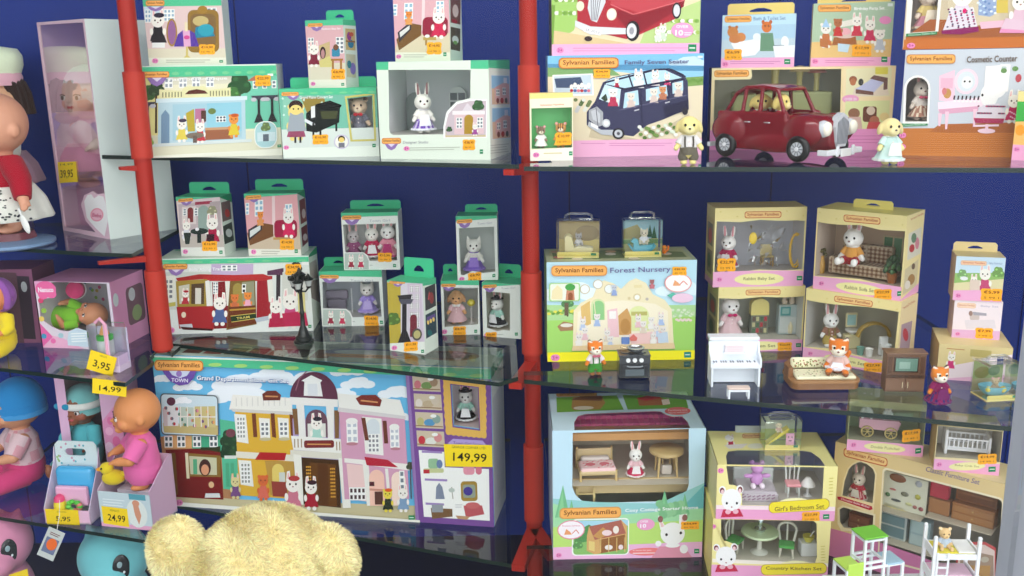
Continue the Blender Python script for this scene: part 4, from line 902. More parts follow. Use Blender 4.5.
    # animals in the street
    A.animal(237,475,24,fur=(222,210,150),dress=(120,80,130));A.animal(265,474,27,fur=(220,110,60),dress=(220,110,90),ears='round');A.animal(295,473,38,dress=(205,120,140),hat=(180,60,60));A.animal(313,478,32,dress=(165,30,50),hat=(60,30,40));A.animal(389,488,24,fur=(235,215,80),dress=(45,55,40),ears='round',hat=(225,95,40));A.animal(404,486,26,dress=(130,160,190))
    # purple panel
    A.P([(410,372),(500,380),(494,530),(416,524)],(122,80,150));A.P([(410,372),(413.5,372),(419,524),(416,524)],(150,120,175))
    for k,(cc,c2) in enumerate((((205,120,130),(120,150,90)),((225,215,205),(190,170,140)),((190,180,120),(90,150,190)),((200,60,70),(225,225,215)))):
        y0 = 386 + k * 17;x0 = 417 + k * .8;A.P([(x0,y0),(x0 + 27,y0 + 1.5),(x0 + 27.5,y0 + 16),(x0 + .5,y0 + 14.5)],(206,190,165));A.E(x0 + 5,y0 + 9,3.4,4,cc);A.E(x0 + 14,y0 + 10,5.5,3.4,c2);A.E(x0 + 21,y0 + 7,4,4,mixc(cc,c2,.5));A.P([(x0,y0 + 12),(x0 + 27,y0 + 13.5),(x0 + 27,y0 + 14.5),(x0,y0 + 13)],(150,120,90));A.E(x0 + 18,y0 + 4,3,1.6,(240,240,235))
    A.P([(421,455),(446,457),(446,471),(489,473),(488,520),(424,516)],(246,246,240))
    for (x,yy,w) in ((424,455.5,20),(426,481,22),(426,503,18)): A.P([(x,yy),(x + w,yy + 1),(x + w,yy + 3),(x,yy + 2)],(160,135,190))
    A.P(rr(430,463,440,472,2),(150,190,150));A.P(rr(425,472,445,476,1.5),(200,205,150));A.P(rr(464,467,475,478,3),(225,150,165));A.P(rr(476,468,482,478,3),(215,120,140));A.R(425,473,431,476.5,(190,50,60));A.E(441,468,3,4,(110,130,170));A.P([(437,489),(440,485),(443,489),(445,500),(436,500)],(130,140,160));A.L([(452,489),(453,500)],1,(180,175,160));A.E(452,492,3,2,(190,200,190));A.P(rr(461,484,477,502,3),(165,135,60));A.P(rr(463,487,475,499,2),(150,160,140));A.E(468,493,4.5,4,(70,60,140));A.P([(431,508),(452,509),(452,516),(432,518)],(120,90,60));A.R(432,505,443,512,(150,155,160));A.P([(463,506),(481,506),(483,514),(465,517)],(190,90,95));A.E(472,506,7,3,(200,105,105));A.P([(455,515),(469,516),(466,519),(457,518)],(190,150,110));A.lines(455,505,462,2,2,(200,200,200))
    # gold frame around the doll window
    fr = []
    for k in range(64):
        t = k / 64;
        P4 = [(448,388),(488,393),(487,444),(449,440)];s4 = int(t * 4);f4 = t * 4 - s4;p,q = P4[s4],P4[(s4 + 1) % 4];r = 1.0 + (.6 if k % 2 else -.3);cx,cy = 468,416;px,py = p[0] + (q[0] - p[0]) * f4,p[1] + (q[1] - p[1]) * f4;d = math.hypot(px - cx,py - cy);fr.append((px + (px - cx) / d * r,py + (py - cy) / d * r))
    A.P(fr,(226,180,90),[[(454,394.5),(482,398),(482,438),(455,434.5)]])
    A.P([(450,449),(455,445),(484,447),(488,452),(484,454),(452,452)],(180,160,215));A.T('Town Girl Series',455,448.5,484,450.5,2.4,(90,70,140));A.R(482,386,488,388.5,(245,245,240))
    # inset picture
    A.P(skewed(rr(163,399,222,438,4),.05,163),(95,105,110));A.P(skewed(rr(164,400,221,437,3.5),.05,163),(205,225,232));A.P([(165,427),(221,430),(221,439),(166,436)],(196,180,120));A.cloud(185,406,20);A.E(174,407,4.5,4,(95,50,70));A.P([(168,411),(181,411),(181,430),(170,430)],(225,225,225));A.P([(182,412),(198,413),(198,430),(182,430)],(190,205,190));A.P([(198,412),(219,412),(219,432),(198,431)],(205,190,130));A.P([(165,413),(170,413),(170,430),(166,430)],(205,190,190))
    cs = [(190,60,70),(120,90,130),(80,130,110),(230,160,100),(170,140,80),(110,110,120),(220,140,150)]
    for k in range(34): A.E(168 + (k * 29 % 50),413 + (k * 17 % 19),1.3,1.7,cs[k % 7],6)
    for k in range(5): A.R(183 + k * 7,412,184 + k * 7,431,(235,232,220))
    A.L([(181,421),(219,422)],1.1,(232,230,220))
    A.P([(166,500),(420,519),(420,530),(166,507)],(238,238,226));A.age(180,501.5,3);A.mark(409,514.5,6,4)
    # heading
    A.P([(150,358),(500,378),(500,391),(412,386),(150,371.5)],TG)
    for k in range(13): cx = 168 + k * 26;A.E(cx,369.5 + SL * (cx - 154) * .98,7,1.8,(165,215,120),10)
    A.P([(150,357),(500,377),(500,382),(150,364.5)],(226,240,228))
    A.P([(165,376),(201,378),(198,385),(192,391),(183,392),(174,388),(168,381)],(110,80,165));A.P([(172,377),(195,378),(191,383),(184,385),(176,382)],(205,215,235));A.T('TOWN',175,386.6,192,387.6,3.6,(240,240,250),.015);A.E(183,381,3,3,(150,120,190));A.logo(158,367.5,208,377.5,.03)
    A.T('Grand Department Store Gift Set',201.5,386,294,390.5,6.2,(60,100,160),.06);A.T('Grand Department Store Gift Set',201,385.6,294,390,5.4,(248,250,250),.02)
def store_top(A):
    A.R(0,0,1,1,(196,212,198));A.R(0,0,1,.05,(225,238,226));
    for k in range(7): A.R(.08 + k * .065,.55 - .02 * k,.135 + k * .065,.86,[(120,70,60),(160,90,80),(110,120,90),(150,60,70),(170,140,100),(90,80,80),(140,80,70)][k])
    A.E(.62,.5,.13,.2,(120,120,165));A.E(.62,.5,.1,.14,(205,215,215));A.logo(.5,.6,.76,.78);A.T('Grand Department Store',.46,.3,.78,.3,.08,(120,130,140));A.E(.86,.5,.09,.25,(165,130,110));A.E(.86,.5,.07,.18,(110,70,60))
def store_side(A): A.R(0,0,1,1,(214,222,216));A.R(0,.93,1,1,TGD);A.R(.1,.1,.9,.8,(196,202,205))
S1 = carton('toy_carton','huge carton picturing a domed department store in a street','toy box',((153.5,363),(494,381),(492,526),(167,504)),ZC,D=.13,base=PALE,top=(196,212,198),art=store,window=[(455,395.5),(481,399),(481,437),(456,433.5)],inner=(215,180,196),liner=.06,topart=(((0,0),(1,0),(1,1),(0,1)),store_top),sideart=('r',((0,1),(1,1),(1,0),(0,0)),store_side),tray=None,H=CAM.z - .588 - ZC)
critter('white rabbit doll with black beret and black skirt, in the gold frame window',S1.inside(469,.04),S1.pxh(35),0,'rabbit',(242,238,232),inner=(220,140,150),dress=(38,36,42),top=(175,222,205),hat=(45,42,50),apron=(238,238,238))
def yellow_ticket(A,pts,txt,small='NENUCO CORTES'):
    pass
# yellow shop price label stuck on the carton
def stuck_label(b,q,txt,small,front=None):
    mb = MB();A = Art(mb,[(0,0),(1,0),(1,1),(0,1)],(0,0,0),(1,0,0),(0,0,1),(0,-1,0));A.H,A.o,A.ex,A.ez,A.n = b.front.H,b.front.o,b.front.ex,b.front.ez,b.front.n;A.k = b.front.k + 12
    A.P(q,(252,222,40));(x0,y0),(x1,y1),(x2,y2),(x3,y3) = q;w = x1 - x0;h = y3 - y0
    A.T(txt,x0 + w * .18,y0 + h * .6,x1 - w * .14,y1 + h * .6,h * .44,(30,28,22),.012)
    if small: A.T(small,x0 + w * .16,y0 + h * .13,x1 - w * .16,y1 + h * .13,h * .11,(110,100,50))
    o = mk('price_label',mb,'print',b.root,fix=False);o['label'] = 'yellow price label reading ' + txt;return o
stuck_label(S1,[(446,449.5),(494,451),(494,471),(447,470)],'149,99','GRANDE CORNER LTD')
# RIGHT BAY, topmost shelf
YEL = (240,224,150);LPINK = (236,165,205);LG = (250,228,178)
RLOGO = dict(edge=(200,90,50),fill=(245,205,140),ink=(180,70,40))
def seven(A,b):
    A.R(540,50,712,168,(150,205,238));A.R(540,50,712,68,(130,195,235));A.cloud(690,62,40,(205,232,246));A.R(540,66,712,72,(90,150,190));A.P([(545,70),(600,72),(690,82),(710,84),(710,152),(545,152)],(232,218,188));A.P([(547,70),(610,70),(620,78),(547,80)],(130,170,110));A.P([(680,80),(706,78),(706,88),(684,90)],(130,165,90))
    for k in range(8): A.E(684 + k * 3,82 + (k % 3),2.4,2,(110,150,70),7)
    A.P([(552,78),(592,76),(593,100),(553,101)],(246,246,246));A.P([(553.5,79.5),(590.5,77.5),(591.5,98.5),(554.5,99.5)],(200,215,225));A.P([(554,82),(580,80),(584,92),(556,92)],(70,85,115))
    for k in range(6): A.E(571 + k * 3.4,91 - (k % 2) * 2,2,3,(240,235,228),7);A.E(571 + k * 3.4,95,1.8,1.8,[(190,50,60),(90,110,170),(220,120,140)][k % 3],7)
    for k in range(14): A.E(575 + (k * 11 % 15),105 + (k * 7 % 13),2.2,2,[(110,125,80),(225,225,215),(90,110,70),(205,205,205)][k % 4],7)
    # the van
    V = (62,62,92);VD = (44,44,70);GL = (190,222,240)
    A.P([(590,137),(640,148),(688,120),(690,128),(640,154),(588,145)],(205,190,160))
    A.P([(586,118),(594,107),(602,86),(612,80),(656,70),(672,70),(684,76),(688,84),(688,114),(662,126),(646,132),(632,144),(600,140),(586,132)],V)
    A.P([(604,85),(612,81),(654,71),(664,71),(682,80),(640,90),(622,93),(606,89)],GL);A.L([(604,86),(656,71),(670,70.5),(686,79)],2.0,VD);A.L([(606,89),(624,93),(684,81)],2.2,VD);A.L([(628,77),(632,91)],1.6,VD);A.L([(643,74),(646,88)],1.6,VD)
    A.P([(604,88),(620,93),(618,112),(598,104)],(205,228,240));A.P([(600,103),(605,98),(607,105),(604,107)],(60,75,60))
    A.animal(638,70,24,legs=False,dress=(235,230,230));A.animal(655,71,20,legs=False,dress=(230,220,220));A.animal(667,74,16,legs=False);A.animal(616,80,12,legs=False,dress=(170,40,70))
    A.L([(624,93),(684,81)],2.2,VD)
    A.animal(612,90,24,legs=False,ears='round',dress=(190,60,90),fur=(240,236,230))
    for q,fx,ft in (([(624,97),(637,94),(638,110),(622,114)],630,95),([(645,93),(666,88),(667,100),(645,106)],653,90),([(672,86),(683,83),(683,94),(672,98)],678,83)):
        A.P(q,GL);A.animal(fx,ft,20,fur=(235,225,212),dress=(220,200,190),ears='round',legs=False)
    A.animal(662,88,18,fur=(215,150,100),dress=(190,120,90),ears='round',legs=False)
    A.L([(618,116),(688,99)],1.0,(100,100,130));A.L([(640,92),(641,134)],.8,VD);A.L([(668,87),(668,122)],.8,VD);A.L([(633,116.5),(638,115)],1.2,(200,200,210));A.L([(664,108),(669,106.5)],1.2,(200,200,210))
    A.P([(662,112),(688,104),(688,115),(664,124)],VD);A.P([(588,116),(596,112),(602,118),(602,132),(597,134),(588,126)],(170,172,178));A.P([(590,117),(595,115),(599,120),(599,130),(592,126)],(200,202,208));A.L([(595,113),(597,134)],.8,(110,110,120));A.E(605,130,4,4.5,(205,208,212));A.E(605,130,2.6,3,(235,238,240))
    A.P([(588,128),(600,137),(612,137),(612,143),(600,142),(587,133)],(188,192,200));A.P([(590,129),(597,133),(597,137),(590,133)],(238,238,238));A.E(617,141,6,6,(40,38,42));A.E(617,141,4,4.2,(196,198,204));A.E(617,141,1.6,1.8,(90,90,100));A.E(684,117,3,4,(50,48,56))
    for k in range(26): A.E(638 + (k * 17 % 38),134 + (k * 11 % 13) - (k * 17 % 38) * .1,2.2,2,[(245,245,235),(120,150,80),(225,235,215),(90,125,60)][k % 4],7)
    A.P([(540,149),(712,146),(712,170),(540,170)],(240,178,212));A.lines(608,151,670,2,2.2,(215,140,185),.8);A.lines(580,151,604,1,2,(215,140,185),.8)
    A.logo(558,59,618,71,-.02);A.T('Family Seven Seater',624,64,690,62,6.2,(100,102,138),.018);A.age(562,156,3);A.mark(697,149,6,5)
    A.R(699,55,704,57.5,(230,240,248))
R2 = carton('toy_carton','large flat carton picturing a dark blue family van full of animals','toy box',((547,57),(706,52),(699,164),(549,166)),ZA,d=1.80,yaw=.0,D=.085,base=(240,190,216),side=(150,200,235),top=(205,225,240),art=seven,sticker=(601,76,17,10),stick_txt=('34,99',))
def redcar(A,b):
    A.R(545,-20,705,56,(232,218,180));A.P([(545,-20),(590,-20),(575,30),(545,44)],(165,205,110));A.P([(545,30),(580,34),(640,44),(545,48)],(222,198,150));A.P([(650,20),(705,0),(705,46),(640,46)],(190,215,140));A.P([(545,5),(555,5),(555,44),(545,44)],(120,160,70))
    for k in range(30): A.E(556 + (k * 19 % 24),0 + (k * 13 % 26),2.6,2.2,[(120,165,70),(235,240,220),(150,190,90)][k % 3],7);A.E(665 + (k * 7 % 34),20 + (k * 11 % 22),2.4,2,[(130,175,80),(240,242,225),(170,200,100)][k % 3],7)
    RC = (176,46,58);RD = (140,30,44)
    A.P([(577,-20),(690,-20),(684,4),(676,18),(640,34),(628,38),(590,30),(578,22)],RC);A.P([(603,-20),(688,-20),(684,0),(640,12),(612,4)],(196,70,80));A.P([(610,8),(640,14),(684,0),(684,6),(640,32),(630,30)],RD);A.L([(611,4),(634,14),(684,0)],1.0,(220,110,115))
    A.P([(590,-10),(604,-10),(606,2),(598,22),(592,20),(588,8)],(215,218,222))
    for k in range(5): A.L([(591 + k * 2.6,-6),(592.5 + k * 1.3,20)],.7,(120,120,130))
    A.E(580.5,6,4,5,(235,225,200));A.E(612.5,14,5,6,(235,228,205));A.E(612.5,14,3.4,4.2,(250,246,230));A.P([(576,20),(592,26),(640,28),(640,33),(592,34),(576,26)],(222,224,228));A.P([(585,26),(603,30),(602,35),(585,31)],(245,245,245));A.T('SF 2013',587,29,601,32,2.4,(120,120,130));A.E(634,30,7,10,(40,36,40));A.E(633,30,5,7.4,(225,225,228));A.E(633,30,2.4,3.6,(160,160,168));A.E(677,10,4.5,8,(44,40,44));A.E(677,10,3.2,6,(220,220,224));A.E(590,38,4,2.5,(60,45,45))
    A.E(683,29,11,7.5,(240,160,205));A.T('OVER',677,25.5,689,25.5,3,(250,240,248),.02);A.T('10',676,31.5,684,31.5,5.4,(252,246,250),.03);A.lines(685,31,692,2,2,(250,235,246),.9);A.animal(664,22,18,dress=(210,225,200));A.animal(659,26,15,dress=(220,235,215))
    A.P([(545,44),(705,41),(705,58),(545,58)],(240,176,212));A.age(562,49.5,3);A.lines(575,47,690,2,2.6,(216,145,188),.8,-.012);A.mark(689,42.5,8,7)
R1 = carton('toy_carton','carton picturing a red vintage car, on top of the blue van carton','toy box',((549,-34),(701,-36),(700,51),(554,55)),R2.top,d=1.81,yaw=.02,D=.08,base=(240,190,214),side=(120,100,70),top=(230,220,190),art=redcar)
def twins(A,b):
    A.R(527,90,576,108,(240,222,140));A.P([(529,99),(573,98),(573,108),(530,108)],(248,238,210));A.T('Sylvanian Families',540,106,564,105.4,2.6,(215,100,60),.01);A.P([(530,152),(573,150),(573,164),(530,164)],(246,240,225));A.age(536.5,157,2.6);A.mark(569,154,3.4,4);A.lines(544,155,562,1,2,(215,200,140),1)
R3 = carton('toy_carton','small yellow-headed blister carton with twin squirrel babies on green','toy box',((529,93),(573,93),(573,163),(531,163)),ZA,d=1.74,yaw=.0,D=.035,base=(246,238,205),side=(246,240,215),top=YEL,inner=(70,190,80),back=(60,185,75),window=[(531,109),(572,108.5),(572,150),(532,151)],art=twins,sticker=(563.5,141,17,13),stick_txt=('10,99',))
critter('grey striped squirrel baby in white, inside the green blister carton',R3.inside(541,.018),R3.pxh(22),.1,'squirrel',(160,130,110),dress=(245,242,238),group=None)
critter('orange striped squirrel baby, inside the green blister carton',R3.inside(561,.018),R3.pxh(25),-.1,'squirrel',(226,160,90),dress=(245,200,90))
def carbox(A,b):
    A.P([(841,66),(896,63),(892,168),(841,168)],(246,226,180));A.P([(844,69),(890,67),(889,100),(844,101)],(238,232,190));A.P([(853,90),(886,88),(888,99),(850,101)],(235,220,200));A.P([(854,92),(870,80),(884,82),(872,96)],(196,200,232));A.P([(854,92),(872,95),(872,99),(854,97)],(120,85,75));A.P([(868,80),(872,76),(886,79),(886,92),(882,93),(882,84)],(115,85,80));A.P(rr(873,67,886,75,1),(225,215,90));A.E(851,81,4,4,(160,100,70));A.E(851,84,3,4,(190,120,80));A.E(859,84,2.6,4,(70,70,65))
    A.E(849,103.5,8.5,5,(240,165,205));A.T('OVER 20',843,103.5,855,103.5,3,(250,240,248),.015)
    A.P([(844,106),(889,105),(889,139),(844,140)],(226,230,170));A.E(853,120,6,6,(150,105,80));A.P([(846,124),(860,124),(862,138),(844,138)],(215,180,170));A.P(rr(862,112,876,130,3),(110,65,50));A.E(870,117,4.4,5,(220,200,180));A.E(874,128,5,5,(180,110,85));A.P([(868,130),(880,130),(881,139),(866,139)],(205,80,80));A.E(884,124,5,5,(236,215,150));A.P([(706,139),(896,138),(896,168),(706,168)],(232,150,200));A.lines(848,146,886,3,4,(205,115,170),.8)
    A.P([(712,69),(750,68),(751,78),(749,81),(712,82)],(244,226,176));A.logo(714,71,748,79,-.02,edge=(215,150,80));A.mark(885,150,4,4)
R4 = carton('toy_carton','wide clear-fronted carton with bedroom pictures, behind the red toy car','toy box',((712,69),(894,65),(891,163),(709,162)),ZA,d=1.86,yaw=-.16,D=.12,base=(244,222,172),side=(60,60,80),top=(240,226,190),inner=(196,194,176),back=(170,172,138),window=[(715,71),(839,69),(839,139),(713,140)],art=carbox)
for px,cc,s,lab in ((771,(245,240,228),1.0,'white lamp-shaped toy mushroom in the carton behind the car'),(795,(225,205,150),.75,'small tan toy mushroom in the carton behind the car'),(812,(200,130,120),.7,'small rosy toy mushroom in the carton behind the car')):
    m = MB();m.lathe([(.008 * s,0),(.007 * s,.03 * s),(.01 * s,.05 * s)],(215,205,130),14);m.lathe([(.026 * s,.05 * s),(.027 * s,.053 * s),(.018 * s,.062 * s),(.004 * s,.066 * s)],cc,16)
    q = R4.inside(px,.07);o = mk('toy_mushroom',m,'plastic',None,True,loc=(q.x,q.y,R4.z + R4.fz + .073));tag(o,lab,'toy furniture')
m = MB();m.box(-.1,-.03,0,.09,.04,.0725,(150,154,108),bev=.004)
q = R4.inside(780,.07);o = mk('insert_tray',m,'print',R4.root);o.location = R4.root.matrix_basis.inverted() @ q
def bath(A,b):
    A.R(718,12,798,70,(176,208,228));A.P([(722,40),(795,38),(795,58),(720,59)],(196,214,224));A.P([(722,16),(796,14),(796,24),(722,26)],(190,222,238));A.P([(731,43),(761,38),(763,46),(755,55),(738,57)],(246,248,250));A.E(733,32,5.5,5.5,(200,130,70));A.E(741,37,5,4.5,(215,140,80));A.E(735,39,6,4,(205,130,75));A.E(730,27,1.6,1.6,(180,110,60));A.E(737,27,1.6,1.6,(180,110,60))
    A.E(767,27,5,5.5,(215,120,60));A.E(763.5,22,1.6,2,(190,100,50));A.E(771,22,1.6,2,(190,100,50));A.P([(761,33),(773,33),(775,51),(760,51)],(110,150,120));A.E(765.5,26,.8,.9,(40,25,20));A.E(769,26,.8,.9,(40,25,20));A.E(785,42,4,6,(240,244,246));A.R(774,45,784,48,(130,150,160));A.P([(773,46),(795,45),(795,58),(775,58)],(240,243,245));A.E(757,37,4,4,(235,242,246))
    A.P([(718,58),(798,57),(798,70),(718,70)],(240,176,212));A.lines(730,61,780,2,2,(214,140,185),.8);A.logo(725,16,752,22.5,-.02,edge=(220,150,80));A.T('Bath & Toilet Set',754,18.6,786,18,3.6,(120,150,185),.01);A.age(725,64,2.6);A.mark(784,59,6,5)
R5 = carton('toy_carton','carton picturing bears bathing in a white tub, above the red toy car','toy box',((723,15),(797,13.5),(793.5,67),(720.5,68)),R4.top,d=1.88,yaw=-.22,D=.055,base=(240,200,220),side=(236,220,170),top=YEL,art=bath,sticker=(733,54.5,18,11),tab=(728,798,3,(232,212,130),.055),stick_txt=('6,99',))
def party(A,b):
    A.R(808,0,896,68,(176,200,172));A.P([(810,42),(894,38),(894,60),(810,60)],(232,196,130));A.P([(834,37),(856,36),(857,44),(832,45)],(170,105,60));A.E(845,34,11,4,(225,200,190));A.E(845,31,6,3.5,(240,180,190));A.E(840,31,2,2,(130,170,80));A.P([(838,22),(856,18),(857,24),(840,27)],(236,232,220))
    A.animal(826,20,28,ears='round',fur=(240,236,228),dress=(200,120,70));A.P([(822,27),(826,18),(830,27)],(170,205,235));A.animal(838,16,22,fur=(180,110,70),dress=(205,60,60),ears='round',legs=False);A.animal(857,12,26,dress=(210,60,80),legs=False);A.animal(870,15,28,dress=(205,50,90));A.animal(880,26,26,ears='round',dress=(190,195,205));A.P([(838,43),(850,44),(848,52),(838,51)],(200,225,240));A.P([(820,38),(828,40),(828,48),(820,46)],(190,120,70))
    A.P([(808,58),(896,56),(896,68),(808,68)],(240,176,212));A.lines(825,60,875,2,2,(214,140,185),.8);A.logo(818,5,851,12,-.02,edge=(220,150,80));A.T('Birthday Party Set',854,9,884,8,4,(248,250,245),.03);A.E(885,19.5,6,4,(240,150,200));A.E(875,9,14,.1,(250,250,245));A.age(815,61.5,2.6);A.mark(882,56,6,5.5);A.R(887,3,892,6,(230,240,235))
R6 = carton('toy_carton','carton picturing an animal birthday party table, above the bedroom pictures','toy box',((814,4),(894,1),(891,65),(810,67)),R4.top,d=1.87,yaw=-.26,D=.055,base=(240,200,220),side=(236,220,170),top=YEL,art=party,sticker=(862,50,20,12),tab=(818,896,-5,(232,212,130),.055),stick_txt=('17,99',))
def dressbox(A,b):
    A.R(900,-45,1034,62,(206,190,160));A.P([(908,42),(1034,44),(1034,62),(900,62)],(190,105,50));A.P([(930,26),(1034,30),(1034,50),(906,46)],(165,95,55));A.P([(905,49),(1034,48),(1034,62),(905,62)],(205,120,55))
    for k in range(8): A.L([(908,50 + k * 1.4),(1034,49 + k * 1.4)],.35,(185,95,45))
    A.P([(906,-45),(942,-45),(939,40),(906,45)],(240,236,226));A.P(arch(947,-20,1000,34),(215,200,170));A.P([(977,0),(992,-4),(1000,18),(990,24),(978,22)],(150,170,205));A.P([(995,-4),(1006,-4),(1008,20),(996,20)],(215,190,90))
    for k in range(22): A.E(977 + (k * 7 % 20),-4 + (k * 11 % 26),1.6,1.4,[(200,220,240),(110,140,190),(230,235,240)][k % 3],6)
    A.P([(980,30),(1010,28),(1012,36),(982,38)],(240,190,205))
    A.animal(961,-18,56,dress=(226,214,226));A.P([(950,14),(972,13),(979,38),(943,41)],(228,220,228));
    for k in range(40): A.E(948 + (k * 13 % 28),15 + (k * 7 % 22),1.2,1.1,[(120,50,90),(90,80,110),(170,60,110)][k % 3],6)
    A.P([(942,39),(979,35),(980,41),(962,44),(943,43)],(140,35,95));A.E(964,17,2,3,(220,40,110));A.animal(1020,-8,48,dress=(225,190,205));A.P([(1006,26),(1030,30),(1030,44),(1001,42)],(226,195,210));A.P([(1002,38),(1030,41),(1030,44),(1001,43)],(230,150,190))
    A.P([(907,42),(938,40),(938,43.5),(907,45.5)],(50,130,75));A.T('Chocolate Rabbit Girl',909,43.6,936,41.8,2,(225,240,225));A.age(912.5,56,3.4)
R7 = carton('toy_carton','carton picturing rabbits in flowered gowns on brown boards, above the vanity carton','toy box',((907,-40),(1030,-46),(1030,61),(904,60.5)),ZA + .186,d=1.70,yaw=-.4,D=.08,base=(205,120,60),side=(225,200,150),top=(230,215,190),art=dressbox,window=[(913,-30),(938,-32),(936,39.5),(911,41)],inner=(205,190,180),back=(196,178,170))
critter('cream rabbit doll with yellow bodice and pink skirt, in the window over the vanity carton',R7.inside(924,.03),R7.pxh(44),R7.yaw + .3,'rabbit',(232,214,196),dress=(215,150,165),top=(222,200,130),apron=(240,225,200))
def vanity(A,b):
    A.R(896,58,1034,168,(206,212,220));A.P([(896,139),(1034,136),(1034,168),(896,168)],(196,120,62));A.P([(940,134),(1034,130),(1034,146),(930,142)],(176,104,58));A.P([(896,144),(1034,141),(1034,168),(896,168)],(205,128,66))
    for k in range(10): A.L([(896,146 + k * 2),(1034,143 + k * 2)],.4,(180,100,50))
    PK = (244,205,220);PD = (226,170,195)
    A.P([(937,86),(952,80),(954,112),(938,110)],PK);A.R(939,88,951,98,(235,185,205));A.E(946,103,4,5,(200,150,90));A.E(943,101,2.4,3.6,(215,130,130));A.E(964,91,12,12.5,(246,218,228));A.E(964,91,9,10,(222,228,232));A.E(965,92,5.5,6,(240,240,238));A.E(962.5,91,1,1,(40,35,40));A.E(967.5,91,1,1,(40,35,40));A.P([(937,112),(980,106),(984,114),(975,118),(938,121)],(248,225,235));A.P([(938,119),(978,115),(978,120),(940,124)],PD)
    for k in range(7): A.L([(953 + k * 4,109),(953.5 + k * 4,105)],1.6,(70,50,60));A.E(954 + k * 4,110.5,1.5,1,(245,240,240))
    for q in ((938,123,942,136),(945,121,949,139),(973,118,977,136)): A.P([(q[0],q[1]),(q[2],q[1]),(q[2] - 1,q[3]),(q[0] + 1,q[3])],PK)
    A.P([(982,76),(1006,74),(1006,100),(982,104)],(246,240,238));A.window(996,74,1004,84,1,1,gl=(190,205,200));A.E(1000,80,3,2.4,(110,150,90));A.E(1011,78,3,2.4,(110,150,90));A.E(1015,87,3,4,(190,80,90))
    A.P([(990,94),(997,88),(1006,92),(1005,100),(990,104)],(246,244,242));A.E(988,104,9,12,(244,242,240));A.E(994,98,10,9,(246,244,242));A.E(981,104,1.1,1.3,(40,35,40));A.P([(982,114),(998,112),(1007,124),(1004,132),(975,132),(976,122)],(226,216,226))
    for k in range(40): A.E(978 + (k * 13 % 27),115 + (k * 7 % 14),1.2,1,[(120,60,90),(95,90,110),(190,90,120)][k % 3],6)
    A.P([(974,127),(1005,127),(1004,132),(976,132)],(175,60,95));A.L([(975,135),(1000,134)],2,(244,214,226));A.L([(988,133),(988,139)],3,PK);A.E(988,140,9,2.6,(244,210,224));A.animal(1013,98,34,dress=(190,40,90));
    for k in range(8): A.E(1010 + k,120 + (k * 5 % 9),.9,.9,(240,200,220),6)
    A.P([(901,134),(928,132),(928,135.5),(901,137.5)],(60,140,90));A.T('Chocolate Rabbit Girl',903,135.8,926,134,2,(225,240,225));A.P(skewed(arch(902.5,86,929,134),-.02,902),(248,246,240),[skewed(arch(905,88,927,132),-.02,902)])
    A.logo(904,66,952,75,-.02,edge=(205,140,80));A.T('Cosmetic Counter',963,70,1012,68,6.2,(112,96,86),.02);A.age(903,146,3);A.age(903,158,3)
R8 = carton('toy_carton','carton picturing a pink vanity table and rabbits, a doll in its arched window','toy box',((903,62),(1030,58),(1030,167),(898.5,167)),ZA,d=1.69,yaw=-.4,D=.09,H=.185,base=(232,224,212),side=(235,205,160),top=(235,230,220),art=vanity,window=skewed(arch(905,88,927,132),-.02,902),inner=(190,176,165),back=(176,160,150))
critter('cream rabbit doll in patterned brown skirt, inside the arched carton window',R8.inside(916,.032),R8.pxh(40),R8.yaw + .3,'rabbit',(234,220,205),dress=(180,130,110),top=(235,225,215),bow=(215,90,120),pattern=('p',(235,215,190)))
def endbox(A,b): A.R(1010,85,1034,168,(238,222,150));A.R(1010,103,1034,125,(70,175,75));A.P([(1010,125),(1034,124),(1034,152),(1010,153)],(246,190,110));A.E(1020,134,5,6,(245,160,50));A.R(1010,150,1034,168,(240,170,205));A.age(1018,155,2.6)
R9 = carton('toy_carton','yellow and green carton cut off by the picture edge, beside the vanity carton','toy box',((1016,92),(1060,91),(1056,166),(1013,167)),ZA,d=1.60,yaw=-.5,D=.035,base=YEL,art=endbox)

